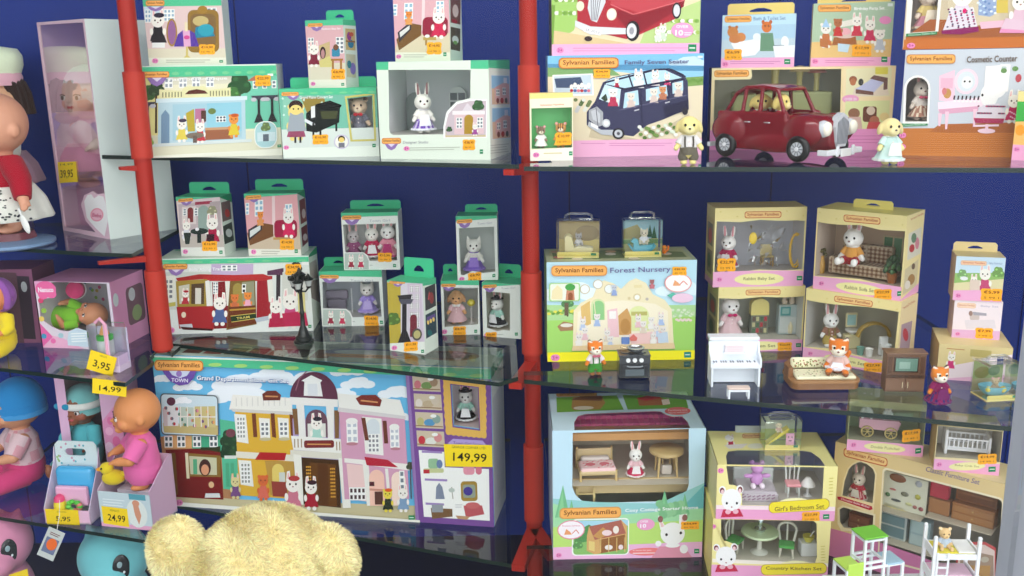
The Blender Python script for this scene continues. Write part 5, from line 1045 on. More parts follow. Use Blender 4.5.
# RIGHT BAY, piano shelf
def nursery(A,b):
    A.R(540,255,702,370,(190,225,238));A.cloud(570,292,60,(235,246,248));A.cloud(680,290,50,(225,242,248));A.R(540,318,702,356,(165,215,110));A.P([(540,306),(702,308),(702,320),(540,322)],(175,215,150))
    for k in range(20): A.E(548 + (k * 13 % 28),312 + (k * 3 % 4),2,1.5,[(110,160,70),(230,220,90),(140,185,90)][k % 3],6);A.E(672 + (k * 9 % 22),313 + (k * 3 % 8),2,1.5,[(215,230,200),(190,215,170)][k % 2],6)
    A.tree(567,304,6,(90,140,90),318);A.R(564,304,568,317,(110,95,75));A.P([(557,328),(563,323),(572,325),(577,332),(560,333)],(170,130,95));A.E(566,327,6,2,(225,220,205))
    for k in range(8): A.E(676 + k * 2,323 + k % 2,1.8,1.4,(235,215,205),6)
    # large cream house
    CR = (240,228,190);CD = (222,205,160)
    A.P([(572,352),(573,312),(580,304),(592,298),(597,285),(603,281),(612,284),(620,290),(628,282),(635,279),(645,284),(652,296),(664,302),(671,312),(673,352)],CR);A.P([(576,350),(577,314),(590,304),(622,302),(654,306),(667,314),(668,350)],(246,236,210));A.P([(580,308),(589,302),(590,326),(581,330)],(226,190,120))
    for cx,cy in ((584,290),(597,285),(608,290)): A.E(cx,cy,5,5,(205,190,160));A.E(cx,cy,4.2,4.2,(240,244,240))
    A.P(arch(590,300,604,322),(216,225,170));A.P(arch(592,302,603,322),(150,205,140));A.L([(593,302),(595,322)],.8,CR);A.E(636,299,4,4,CD);A.E(636,299,2.6,2.6,(244,244,235));A.E(628,300,1.6,1.6,CD);A.E(646,301,1.6,1.6,(190,180,170));A.R(633,286,641,289,(235,220,170));A.P(arch(627,308,648,334),(226,232,170));A.R(630,314,646,318,(190,185,110))
    A.P([(606,312),(616,310),(618,340),(607,340)],(240,200,205));A.R(608,313,615,321,(246,240,236));A.P([(617,318),(626,310),(630,320),(630,338),(618,338)],(208,160,100));A.E(624,329,5,8,(190,140,80));A.P([(628,337),(664,334),(664,348),(630,350)],(244,205,200))
    cs = [(190,205,230),(235,195,200),(240,236,228),(170,190,225),(225,210,190)]
    for k,(x,y) in enumerate(((582,326),(584,336),(578,342),(596,322),(606,338),(609,345),(637,324),(650,326),(660,322),(642,330),(655,334),(662,336),(652,342),(625,344),(664,343))): A.animal(x,y - 8,16,fur=(236,230,224),dress=cs[k % 5],ears='round' if k % 2 else 'long',legs=False)
    A.P([(620,340),(628,340),(628,347),(620,347)],(110,140,200));A.P([(628,341),(632,337),(636,341),(635,344),(629,344)],(225,120,110));A.P([(572,348),(673,347),(674,353),(571,353)],(232,205,160));A.P([(656,337),(666,335),(667,346),(657,347)],(200,215,230))
    # inset and badges
    A.P(rr(549,283,579,302,2),(170,215,140));A.P(rr(550,284,578,301,2),(236,240,222));A.P([(551,300),(552,291),(557,285),(562,290),(562,300)],(240,226,180));A.P([(565,301),(566,290),(573,289),(574,301)],(205,140,110));A.E(569.5,287.5,5,3.6,(80,165,80));A.P(arch(567.5,293,572,301),(150,90,60));A.animal(613,284,14,fur=(200,205,215),dress=(150,170,215),ears='round',legs=False);A.animal(651,279,12,fur=(170,110,110),dress=(200,120,130),ears='round',legs=False)
    A.E(677.5,284,14,10,(240,150,150));A.E(677.5,284,13,9.2,(250,246,244));A.P([(672,287),(674,281),(678,284),(680,287)],(240,170,120));A.L([(679,286),(683,282),(687,286)],1,(225,130,110));A.P([(666,297),(672,294),(678,297),(672,301)],(100,190,170));A.E(682,300,11,5,(240,205,225))
    A.P([(540,354),(702,355),(702,370),(540,370)],(250,238,40));A.logo(551,265,606,276,0,edge=(225,150,80));A.T('Forest Nursery',609,271.2,670,270,7,(120,115,160),.01);A.age(555,359.5,3.6);A.mark(683,356.5,7,6,(30,140,130))
def nur_top(A):
    A.R(0,0,1,1,(176,186,150));A.R(.03,.08,.97,.92,(186,190,140));A.P([(.05,.3),(.5,.15),(.95,.4),(.95,.9),(.05,.9)],(120,135,90));A.R(.03,.8,.97,.98,(200,202,160))
    for k in range(14): A.E(.08 + (k * .37 % .86),.25 + (k * .23 % .6),.04,.1,[(205,170,130),(230,220,200),(110,130,80),(190,120,110)][k % 4],8)
    A.P([(.56,.8),(.62,.35),(.66,.35),(.6,.8)],(225,220,190))
Q1 = carton('toy_carton','big carton picturing a cream forest nursery house, yellow band at its foot','toy box',((546.5,262),(697.5,260),(693.5,364.5),(547.5,363.5)),ZB,d=1.76,yaw=.0,D=.13,base=(200,226,236),side=(150,180,120),top=(176,186,150),art=nursery,topart=(((0,0),(1,0),(1,1),(0,1)),nur_top),sticker=(679,271.5,15,9),stick_txt=('89,99',))

def wbox(x0,x1,top,head,ptop,bot,sl=0.0,slt=None,title=('Rabbit Set',),oval=True,curve=0.0,lx=None,pinkc=(242,176,212),logo=True):
    """yellow headed, pink footed window carton print"""
    slt = sl if slt is None else slt
    def f(A,b):
        w = x1 - x0
        n = 12
        A.P([(x0 - 3,top - 3),(x1 + 3,top - 3 + slt * w)] + [(x1 + 3 - (w + 6) * k / n,top + head + slt * (w - w * k / n) + curve * math.sin(PI * 2 * k / n)) for k in range(n + 1)],(242,226,160))
        A.P([(x0 - 3 + (w + 6) * k / n,ptop + sl * w * k / n - abs(curve) * .6 * math.sin(PI * k / n)) for k in range(n + 1)] + [(x1 + 3,bot + 6 + sl * w),(x0 - 3,bot + 6)],pinkc)
        for k in range(6): A.E(x0 + w * (.06 + .18 * k),top + head * (.3 + .4 * (k % 2)) + slt * w * (.06 + .18 * k),.8,.6,(220,200,120),6)
        if logo:
            l0 = lx if lx is not None else x0 + w * .32;lw = w * .4 if lx is None else w * .36
            A.logo(l0,top + head * .3 + slt * (l0 - x0),l0 + lw,top + head * .85 + slt * (l0 - x0),slt,**RLOGO)
        pm = (ptop + bot) / 2
        if oval:
            A.P([(x0 + w * (.5 + .27 * math.cos(t)),pm + sl * w * (.5 + .27 * math.cos(t)) + (bot - ptop) * .4 * math.sin(t)) for t in [2 * PI * k / 20 for k in range(20)]],(246,238,170));A.T(title[0],x0 + w * .33,pm + sl * w * .33,x0 + w * .67,pm + sl * w * .67,(bot - ptop) * .26,(130,120,90),.01)
        A.age(x0 + w * .07,pm + sl * w * .07,2.2);A.mark(x1 - w * .09,pm - 2.4 + sl * w * .9,w * .06,4.4)
    return f
def yside(A): A.R(0,0,1,1,(226,205,150));A.R(0,.85,1,1,(236,220,160));A.R(.2,.5,.8,.78,(150,140,120));A.R(.2,.14,.8,.44,(170,150,120));A.E(.5,.62,.2,.1,(210,110,100));A.E(.45,.3,.2,.1,(110,120,90));A.R(0,0,1,.08,(236,165,205))
UV = ((0,1),(1,1),(1,0),(0,0))
Q4 = carton('toy_carton','yellow-headed carton of dolls and kitchen furniture, behind the toy piano','toy box',((719,287),(804.5,286),(802.5,359),(716,360)),ZB,d=1.80,yaw=.0,D=.1,base=(244,228,165),side=(200,180,120),top=YEL,inner=(190,190,180),back=(196,200,190),window=[(719,299),(740,300),(760,298),(785,295),(803,296),(801,347),(770,346),(718,347)],art=wbox(718,804,287,11,347,360,-.01,title=('Kitchen Set',),curve=1.2),sideart=('l',UV,yside),sticker=(785,354,15,10),stick_txt=('22,99',))
critter('white rabbit doll in rose floral dress with magenta bow, behind the toy piano',Q4.inside(728.5,.03),Q4.pxh(44),.1,'rabbit',(235,230,228),dress=(225,190,195),bow=(190,40,100))
def toyitem(builder,nm,label,cat,loc,mat='plastic',rz=0,group=None,smooth=False):
    m = MB();builder(m);o = mk(nm,m,mat,None,smooth,loc=loc);o.rotation_euler = (0,0,rz);return tag(o,label,cat,group)
def _cab(m):
    m.box(-.018,0,0,.018,.02,.04,(120,125,110),bev=.001);m.prism([(-.018 + .018 - .018 * math.cos(PI * k / 10),.06 + .014 * math.sin(PI * k / 10)) for k in range(11)] + [(.018,.04),(-.018,.04)],0,.018,(240,224,140),axis='y')
    for i in range(4):
        for j in range(3): m.box(-.015 + i * .0078,-.001,.004 + j * .012,-.0095 + i * .0078,.001,.013 + j * .012,[(90,120,90),(190,60,70),(110,90,80),(205,200,150)][(i + j * 3) % 4])
toyitem(_cab,'toy_dresser','arched cream toy dresser with filled shelves, in the kitchen carton','toy furniture',Q4.inside(758,.045))
def _fridge(m):
    m.box(-.019,0,0,.019,.022,.062,(190,205,205),bev=.002);m.box(-.016,-.0012,.04,.004,.0008,.058,(90,165,165));m.box(-.013,-.0018,.044,.001,-.0006,.055,(160,205,200));m.box(-.0165,-.001,.004,.0165,.0008,.037,(215,222,220),bev=.001)
    for x in (-.006,.009): m.lathe([(.0055,.062),(.006,.068),(.004,.075),(.006,.083),(.003,.088)],(225,210,190),12,c=(x,.01,0))
    m.lathe([(.004,.004),(.005,.018),(.001,.028)],(235,225,190),10,c=(.004,-.004,0))
toyitem(_fridge,'toy_refrigerator','pale grey toy refrigerator with bottles on top, in the kitchen carton','toy furniture',Q4.inside(786,.04))
def _sprd(A): pass
Q2 = carton('toy_carton','yellow-headed carton of a rabbit and baby furniture in crinkled wrap','toy box',((714,208),(806,207),(804,285.5),(714,286)),Q4.top,d=1.80,yaw=.0,D=.075,base=(244,230,170),side=(190,170,120),top=(226,205,140),inner=(176,172,178),back=(150,150,160),window=[(716,221),(740,222),(765,219),(804,221),(803,269),(785,270),(760,269),(735,272),(715,272)],art=wbox(714,806,208,12,271,286,-.005,title=('Rabbit Baby Set',),curve=1.2),sideart=('l',UV,yside),sticker=(727,264,19,13),tab=(737,775,202.5,(215,180,95),.06),stick_txt=('32,99',))
critter('white rabbit doll in crimson dress, in the carton with crinkled wrap',Q2.inside(727,.035),Q2.pxh(36),-.5,'rabbit',(244,240,236),inner=(225,150,160),dress=(178,35,85),apron=(240,235,238))
def _wrap(m):
    rnd = random.Random(4);n = 9
    P = [[(-.036 + .074 * i / n + rnd.uniform(-.003,.003),rnd.uniform(-.008,.008),.006 + .082 * j / n + rnd.uniform(-.003,.003)) for j in range(n + 1)] for i in range(n + 1)]
    for i in range(n):
        for j in range(n): m.face([P[i][j],P[i + 1][j],P[i + 1][j + 1]],(255,255,255));m.face([P[i][j],P[i + 1][j + 1],P[i][j + 1]],(255,255,255))
toyitem(_wrap,'plastic_wrap','crinkled clear plastic wrap inside the carton with the crimson rabbit','wrapping',Q2.inside(765,.035),'clear_case')
def _chair(m):
    m.box(-.012,0,.018,.012,.02,.021,(205,180,110),bev=.001);m.box(-.012,.018,.02,.012,.021,.042,(225,205,140),bev=.002)
    for x in (-.01,.01):
        for y in (.002,.018): m.cyl((x,y,0),(x,y,.02),.0016,.0016,(190,150,80),8)
    for k in range(3): m.cyl((-.012 + .012 * k,.0,.006),(-.012 + .012 * k,.02,.006),.001,.001,(190,150,80),6)
toyitem(_chair,'toy_chair','tan toy baby chair in the carton with crinkled wrap','toy furniture',Q2.inside(767,.05))
toyitem(lambda m: (m.tube([(.012 * math.cos(t),0,.036 + .034 * math.sin(t)) for t in [1.2 + k * .4 for k in range(12)]],.0022,(225,180,50),8),m.tube([(.009 * math.cos(t),.006,.036 + .03 * math.sin(t)) for t in [1.2 + k * .4 for k in range(12)]],.0016,(235,195,70),8)),'toy_mirror_frame','curved golden toy rail near the carton side, in crinkled wrap','toy furniture',Q2.inside(794,.03))
toyitem(lambda m: m.ell((0,0,.014),(.008,.003,.012),(250,215,60),14),'toy_pillow','small yellow oval toy piece hanging above the crimson rabbit','toy furniture',tuple(Q2.inside(751,.03) + Vector((0,0,.048))))
m = MB();m.box(-.012,.0,0,.012,.02,.048,(235,240,235));
Q5 = carton('toy_carton','yellow-headed carton of a rabbit and bathroom fittings, behind the toy sofa','toy box',((806,285),(899,305),(898,377),(803,358)),ZB,D=.085,base=(244,226,165),side=(236,214,170),top=YEL,inner=(170,166,156),back=(140,136,110),window=[(806,297),(830,300),(860,305),(897,314),(895,362),(870,359),(840,349),(805,346)],art=wbox(805,899,285,11,346,358,.205,title=('Bathroom Set',),curve=-1.0),sideart=('r',((898,308),(910,298),(908,352),(898,374)),lambda A: (A.R(890,290,920,390,(240,218,170)),A.P([(899.5,330),(907,322),(906,344),(899.5,352)],(176,150,160)),A.E(903,336,2,5,(190,70,80)),A.P([(898,368),(910,348),(910,380),(898,390)],(240,176,212)),A.T('Sylvanian Families',900,314,908,305,2.6,(190,80,50)))),sticker=(876,368,18,10),stick_txt=('27,99',))
critter('white rabbit doll in tan waistcoat and khaki trousers, in the bathroom carton',Q5.inside(828,.03),Q5.pxh(38),.0,'rabbit',(242,240,236),inner=(235,170,175),top=(150,110,90),trousers=(190,165,90))
toyitem(lambda m: (m.lathe([(.006,0),(.005,.01),(.009,.016),(.011,.022),(.0105,.024),(.008,.02)],(236,238,236),16),m.box(-.008,.008,.0,.008,.016,.036,(230,232,230),bev=.002)),'toy_toilet','white toy toilet nearest the carton side, in the bathroom carton','toy furniture',Q5.inside(884,.03),smooth=True)
toyitem(lambda m: (m.box(-.015,0,0,.015,.016,.028,(205,196,150),bev=.002),m.lathe([(.004,.028),(.012,.034),(.013,.037)],(240,240,236),16,c=(0,.008,0)),m.box(-.011,.014,.04,.011,.016,.068,(215,205,160),bev=.002),m.box(-.008,.0132,.044,.008,.0142,.064,(150,190,185))),'toy_washstand','cream toy washstand with small mirror, in the bathroom carton','toy furniture',Q5.inside(851,.04))
for px,cc,lb in ((859,(120,165,150),'teal toy bucket in the bathroom carton'),(868,(236,236,230),'white toy bucket in the bathroom carton')): toyitem(lambda m: m.lathe([(.0055,0),(.007,.014),(.0075,.015),(.006,.013)],cc,14),'toy_bucket',lb,'toy furniture',Q5.inside(px,.016),smooth=True)
toyitem(lambda m: [m.tube([(.03 * math.cos(t),.004 * k,.03 + .026 * math.sin(t)) for t in [k2 * PI / 8 for k2 in range(9)]],.0025,(170,140,60),8) for k in range(3)],'toy_shower_arch','brown arched toy shower frame, in the bathroom carton','toy furniture',Q5.inside(872,.045))
def sofa_side(A): A.R(898,205,932,300,(244,226,165));A.T('Sylvanian Families',910,221,925,216,3.2,(190,80,50));A.P([(908,235),(923,230),(922,257),(907,261)],(226,220,200));A.P([(905,269),(920,262),(918,288),(903,292)],(220,205,165));A.E(912,250,3,4,(190,70,70));A.E(918,246,2.4,6,(215,140,150));A.E(914,240,3,5,(110,140,110));A.E(912,280,4,5,(170,130,80));A.E(914,268,2,3,(120,100,80));A.E(908,284,3,4,(235,225,210));A.P([(898,296),(930,284),(930,305),(898,305)],(240,176,212))
Q3 = carton('toy_carton','yellow-headed carton of a rabbit seated on a checked sofa','toy box',((818,207),(907,217),(901,297),(812.5,283)),Q5.top,d=Q5.d,yaw=Q5.yaw,D=.09,base=(244,228,165),side=(242,224,170),top=(226,214,130),inner=(170,140,115),back=(175,140,105),window=[(817,219),(840,220),(860,224),(880,229),(905,231),(901,284),(885,281),(860,275),(840,273),(814,271)],art=wbox(815,906,207,12,271,284,.15,.11,title=('Rabbit Sofa Set',),curve=-1.4),sideart=('r',((906,217),(927,212),(920,294),(901,297)),sofa_side),sticker=(883.5,290,18,10),tab=(854,894,200,(236,222,130),.05),stick_txt=('27,99',))
def checked(m,x0,y0,z0,x1,y1,z1,n):
    m.box(x0,y0,z0,x1,y1,z1,(205,190,165),bev=.004,seg=3)
def _sofa():
    p = Q3.inside(862,.05);t = thing('toy_sofa','brown checked toy sofa with two cushioned backs, in the seated rabbit carton','toy furniture',p,Q3.yaw)
    def chk(nm,x0,y0,z0,x1,y1,z1):
        m = MB();m.box(x0,y0,z0,x1,y1,z1,(196,176,150),bev=.003)
        nx = max(2,int((x1 - x0) / .0042));nz = max(2,int((z1 - z0) / .0042))
        for i in range(nx):
            for j in range(nz):
                if (i % 2) or (j % 2):
                    c = (112,82,66) if (i % 2 and j % 2) else (150,122,98)
                    a = x0 + .002 + (x1 - x0 - .004) * i / nx;e = a + (x1 - x0 - .004) / nx;d = z0 + .002 + (z1 - z0 - .004) * j / nz;g = d + (z1 - z0 - .004) / nz
                    m.face([(a,y0 - .0002,d),(e,y0 - .0002,d),(e,y0 - .0002,g),(a,y0 - .0002,g)],c)
        ny = max(2,int((y1 - y0) / .0042))
        for i in range(nx):
            for j in range(ny):
                if (i % 2) or (j % 2):
                    c = (112,82,66) if (i % 2 and j % 2) else (150,122,98)
                    a = x0 + .002 + (x1 - x0 - .004) * i / nx;e = a + (x1 - x0 - .004) / nx;d = y0 + .002 + (y1 - y0 - .004) * j / ny;g = d + (y1 - y0 - .004) / ny
                    m.face([(a,d,z1 + .0002),(e,d,z1 + .0002),(e,g,z1 + .0002),(a,g,z1 + .0002)],c)
        mk(nm,m,'cloth',t,fix=False)
    chk('seat',-.05,-.024,.004,.05,.014,.026);chk('backrest',-.048,.01,.02,.0,.026,.058);chk('backrest',.0,.01,.02,.048,.026,.058);chk('arm',-.058,-.026,.004,-.048,.024,.036);chk('arm',.048,-.026,.004,.058,.024,.036)
    return p
ps = _sofa()
critter('white rabbit doll in orange shirt and red trousers, seated on the checked sofa',tuple(Q3.inside(850,.03) + Vector((0,0,.0262))),Q3.pxh(47),Q3.yaw,'rabbit',(246,242,236),inner=(235,180,185),top=(230,165,80),trousers=(165,35,45),pose='sit')
def _plant(m):
    m.lathe([(.007,0),(.01,.018),(.011,.02),(.008,.018)],(170,105,55),14);
    for k in range(40):
        a = k * 2.4;r = .004 + .011 * ((k * 7) % 10) / 10;z = .02 + .03 * ((k * 13) % 10) / 10;m.ell((r * math.cos(a),r * math.sin(a),z),(.004,.003,.005),[(50,80,45),(70,105,60),(40,65,40)][k % 3],6)
toyitem(_plant,'toy_potted_plant','green potted toy plant beside the checked sofa','toy furniture',Q3.inside(891,.028),smooth=True)
toyitem(lambda m: (m.lathe([(.006,0),(.007,.02),(.004,.03),(.005,.034)],(196,150,70),12),[m.ell((.006 * math.cos(k),.006 * math.sin(k),.036 + .002 * k),.004,(90,85,50),6) for k in range(6)]),'toy_vase','tan toy vase of leaves at the far arm of the checked sofa','toy furniture',Q3.inside(820,.03),smooth=True)
m = MB();m.box(.012,Q3.D - .004,.05,.05,Q3.D - .002,.1,(200,185,150));m.box(.015,Q3.D - .0046,.053,.03,Q3.D - .0039,.097,(90,130,95));m.box(.033,Q3.D - .0046,.053,.047,Q3.D - .0039,.097,(110,150,115));mk('printed_window',m,'print',Q3.root)

# small pink cartons at the far end of the piano shelf
PB = (236,205,222)
def nkraft(A,b): A.R(0,0,1,1,(225,205,150));A.R(0,.72,1,1,(232,170,205));A.P([(.1,.95),(.35,.5),(.95,.35),(1,.4),(1,1),(0,1)],(240,200,222));A.animal(.3,.28,.42,dress=(210,60,120));A.R(.5,.12,.72,.42,(190,175,110));A.lines(.12,.1,.5,2,.06,(190,130,80),.02)
E1 = carton('toy_carton','tan kraft carton lying under the two stacked pink cartons','toy box',((936,347),(1014,345),(1009,384),(939,383)),ZB,d=1.60,yaw=-.3,D=.11,base=(226,206,150),side=(196,165,110),top=(228,208,150),art=lambda A,b: (A.P([(930,376),(1016,372),(1016,390),(930,390)],(240,190,218)),A.P([(938,378),(955,368),(985,360),(1016,352),(1016,374),(938,384)],(244,226,232)),A.animal(950,354,20,dress=(215,60,125),legs=False),A.R(968,350,990,358,(196,178,110)),A.lines(944,351,962,1,2,(190,130,80),.8)))
def pinkbox(A,b):
    A.R(948,300,1008,348,(240,226,230));A.logo(956,304,975,310,0,edge=(235,190,150),fill=(246,215,190),ink=(200,130,100));A.T('Baby Set',980,307,998,307,3,(190,180,200),.01);A.E(974,320,5,6,(205,190,185));A.E(970,316,2,3,(160,130,120));A.P([(964,324),(994,322),(996,332),(966,334)],(226,216,222));A.P([(972,314),(986,315),(986,318),(973,318)],(170,165,175));A.R(948,335,1008,348,(226,180,215));A.age(958,340,2)
E2 = carton('toy_carton','small pale pink carton, lower of the stacked pair on the kraft carton','toy box',((953.5,301),(1003,301),(999,345),(952,344)),E1.top,d=1.645,yaw=-.3,D=.06,base=(240,224,230),side=(222,190,175),top=(235,215,190),art=pinkbox,sticker=(984,338,18,12),stick_txt=('7,99',))
def pinkbox2(A,b):
    A.R(948,252,1010,304,(205,226,240));A.P([(950,274),(1006,272),(1006,292),(950,294)],(150,190,110));A.P([(950,284),(1006,278),(1006,296),(950,296)],(226,215,170));A.tree(962,275,5,(130,170,110));A.tree(998,272,6,(120,160,90));A.E(964,279,4,2,(235,238,235));A.animal(985,264,30,dress=(200,80,120));A.animal(974,274,18,dress=(220,180,190));A.R(970,280,980,290,(226,205,190));A.P([(948,291),(1010,289),(1010,304),(948,304)],(240,176,212));A.logo(960,261,986,265.5,0,edge=(235,180,140),fill=(246,205,170),ink=(200,100,70));A.T('Baby Pushchair',989,263,1002,263,2.4,(150,170,200));A.age(959,296,2.2)
E3 = carton('toy_carton','small carton picturing a rabbit with pushchair, topmost of the stacked pair','toy box',((955.5,257),(1005.5,257),(1002,301),(953.5,300.5)),E2.top,d=1.645,yaw=-.3,D=.06,base=(240,210,225),side=(226,196,160),top=(226,205,150),art=pinkbox2,sticker=(992,294,22,12),tab=(952,998,242,(236,216,160),.055),stick_txt=('5,99',))

# RIGHT BAY, lowest shelf
def cottage_low(A,b):
    A.R(545,425,712,570,(196,226,240));A.P([(545,500),(600,505),(660,508),(712,488),(712,570),(545,570)],(150,205,205));A.P([(680,515),(712,490),(712,530),(670,530)],(110,185,190));A.P([(545,525),(712,522),(712,570),(545,570)],(190,225,120));A.P([(545,505),(600,520),(712,514),(712,526),(545,530)],(165,220,170))
    for cx,b0,hh in ((563,520,34),(572,522,20),(685,520,22),(665,520,26)): A.P([(cx - hh * .22,b0),(cx,b0 - hh),(cx + hh * .22,b0)],(120,190,140));A.P([(cx - hh * .15,b0),(cx,b0 - hh * .9),(cx + hh * .05,b0)],(140,205,150))
    for k in range(14): A.E(660 + (k * 7 % 26),508 + (k * 5 % 14),4,4,[(130,190,140),(150,205,155)][k % 2],8)
    A.P([(545,551),(712,548),(712,570),(545,570)],(240,185,220))
    A.P(rr(573,522,630,560,4),(245,248,240));A.P(rr(574.5,523.5,629,559,3.5),(140,190,110));A.P([(575,524),(629,524),(629,530),(575,538)],(170,215,230));A.P([(575,536),(590,528),(600,534),(590,545),(576,548)],(90,150,90));A.P([(588,540),(590,530),(622,524),(628,530),(628,554),(596,559),(588,555)],(214,170,110));A.P([(590,530),(622,524),(627,538),(596,544)],(176,105,90));A.P([(594,540),(604,531),(612,538),(600,543)],(200,150,90));A.P([(601,544),(626,539),(627,554),(602,558)],(150,100,60));A.P([(590,545),(596,546),(596,556),(590,554)],(230,205,130));A.E(608,537,5,3,(240,215,215));A.E(617,534,3,4,(240,230,220));A.E(610,552,4,2.6,(240,230,225));A.E(622,552,2.4,2.6,(240,220,220));
    for x in (602,610,618,626): A.L([(x,542),(x,557)],.8,(225,190,120))
    A.tree(579,549,5,(100,150,90));A.E(572,533,14,10,(235,140,160));A.E(572,533,13,9,(250,240,244));A.P([(565,538),(567,532),(571,535),(573,538)],(235,160,110));A.L([(573,537),(577,533),(580,537)],.9,(220,130,110));A.T('Premium Sylvania',563,529,581,529,2,(215,90,130))
    A.E(646.5,529,9,6,(240,165,205));A.T('OVER',641,526,649,526,2.4,(250,240,248),.02);A.T('10',641,530.5,647,530.5,4.2,(252,246,250),.03);A.E(648,557,18,4,(240,130,130));A.T('A home for you',634,555.6,652,555.6,2,(250,235,235));A.lines(634,558,660,1,2,(250,235,235),.8)
    # large rabbit portrait
    W = (246,244,242)
    for q,(ax,ay) in ((-1,(664,521)),(1,(682,520))): A.P([(ax - 3,ay + 14),(ax - 4 + q * 1.5,ay),(ax + q * 5,ay - 1),(ax + 4,ay + 14)],W);A.P([(ax - 1.5 + q,ay + 11),(ax - 2 + q * 2,ay + 2),(ax + q * 4,ay + 2),(ax + 1.5,ay + 11)],(240,200,200));A.E(ax + q * 3,ay + 3,2.6,3.4,(150,100,95))
    A.P([(660,552),(684,552),(692,566),(652,566)],(225,150,170));A.E(673,539,12,11.5,W);A.E(667,540,1.3,1.5,(50,40,45));A.E(681,538.5,1.3,1.5,(50,40,45));A.E(659,549,3,3,W);A.E(684,555,4,4.5,W);A.E(673,551,7,2.4,W)
    A.P([(562,408),(690,408),(690,421),(562,421)],(1,1,1)) if False else None
    A.T('Cosy Cottage Starter Home',626,514.7,698,513.2,4.4,(250,252,252),.015);A.logo(560,510,622,521.5,0,edge=(225,160,90));A.age(560,559,2.4);A.mark(694,555,5,4.6)
K1 = carton('toy_carton','pale blue cottage playset carton with a large rounded window','toy box',((551,428),(706,431),(701.5,563.5),(554.5,563.5)),ZC,d=1.645,yaw=.0,D=.2,base=(205,228,238),side=(196,222,236),top=(200,224,236),art=cottage_low,inner=(205,196,176),back=(220,208,176),lid_window=True,window=[(572,431),(689,431)] + [(689,490),(686,498),(681,503),(673,506)] + [(590,506),(582,503),(576,497),(572.5,489)],sticker=(690,531,18,8),stick_txt=('54,99',),tray=.15)
def slant_lid(b,ytop_l,xt0,xt1,quad,hole,fn,depth_top):
    """sloping upper front of a carton: a panel with a clear window running back from the top of the front face"""
    W,H,D = b.W,b.H,b.D;x0,x1 = -W / 2,W / 2
    depth_top = D;zt = H;L = Vector((0,D,0));n = Vector((0,-(zt - H),depth_top)).normalized()
    mb = MB();A = Art(mb,quad,(x0,0,H),(W,0,0),L,n)
    def P3(p): u,v = A.uv(*p);return Vector((x0 + W * min(1,max(0,u)),0,H)) + L * min(1,max(0,v))
    mb.tris2(P3,list(quad),[hole],b.lid_col);A.k = 2
    if fn: fn(A)
    mk('carton_lid',mb,'print',b.root,fix=False)
    pm = MB();pm.tris2(lambda p: P3(p) - n * .0006,hole,[],(255,255,255));mk('window_pane',pm,'clear',b.root,fix=False)
    b.zt = zt
K1.lid_col = (205,228,238)
def cottage_lid(A):
    A.P([(556,393),(616,392),(622,408),(556,409)],(120,175,60));A.P([(622,392),(688,393),(690,408),(626,408)],(110,165,60));A.P([(570,404),(572,393),(600,392),(604,400),(598,407),(572,407)],(176,130,70));A.P([(570,396),(586,390),(602,393),(600,398)],(130,80,50));A.E(582,405,10,2,(225,210,190));A.P([(638,404),(637,395),(656,393),(670,400),(668,404)],(170,100,60));A.P([(636,396),(655,391),(662,396),(645,399)],(190,60,60));A.P([(662,398),(670,397),(671,403),(663,404)],(235,215,200));A.logo(556,387,596,392.5,0,edge=(190,130,70),fill=(205,150,80));A.E(678,411,14,4.4,(226,110,110));A.T('Furniture and',668,410,688,410,2,(250,235,235));A.T('figure included',668,413,688,413,2,(250,235,235))
slant_lid(K1,389,549,690,[(548,389),(690,389),(706,431),(551,428)],[(572,428.3),(572,420),(576,413.5),(584,411.5),(652,410.5),(660,411),(666,415),(672,417),(682,417),(687,423),(689,430.2)],cottage_lid,.1)
kf = K1.z + K1.fz
m = MB();m.box(-K1.W / 2 + .004,.03,K1.fz - .022,K1.W / 2 - .004,K1.D - .004,K1.fz - .001,(214,190,140));m.box(-K1.W / 2 + .03,.028,K1.fz - .028,K1.W / 2 - .01,.034,K1.fz + .001,(226,200,150));mk('upper_storey',m,'plastic',K1.root)
m = MB()
for j in range(3):
    for i in range(26):
        x = -K1.W / 2 + .008 + i * (K1.W - .016) / 26;m.box(x,.085 + j * .024,K1.H - .03 + j * .008,x + (K1.W - .016) / 26 - .0006,.111 + j * .024,K1.H - .022 + j * .008,(246,120,160) if (i + j) % 3 else (230,100,145),bev=.001)
m.box(-K1.W / 2 + .006,.045,K1.H - .04,K1.W / 2 - .006,.084,K1.H - .026,(205,150,90));mk('cottage_roof',m,'plastic',K1.root)
m = MB()
for x in (-.0,.032): m.box(x - .0022,.018,.012,x + .0022,.0215,K1.fz - .002,(225,200,140))
for k in range(6): m.box(-.001,.0182,.03 + k * .021,.033,.021,.0325 + k * .021,(225,200,140))
o = mk('toy_ladder',m,'plastic',None,loc=K1.inside(578,0,K1.z + .0));tag(o,'tan toy ladder in the lower corner of the cottage window','toy furniture');o.location.z = K1.z + .0012 - .012
critter('white rabbit doll in crimson dress, standing at the middle of the cottage window',K1.inside(634,.04),K1.pxh(33),0,'rabbit',(246,242,236),dress=(205,50,90),top=(240,200,205),apron=(246,236,236))
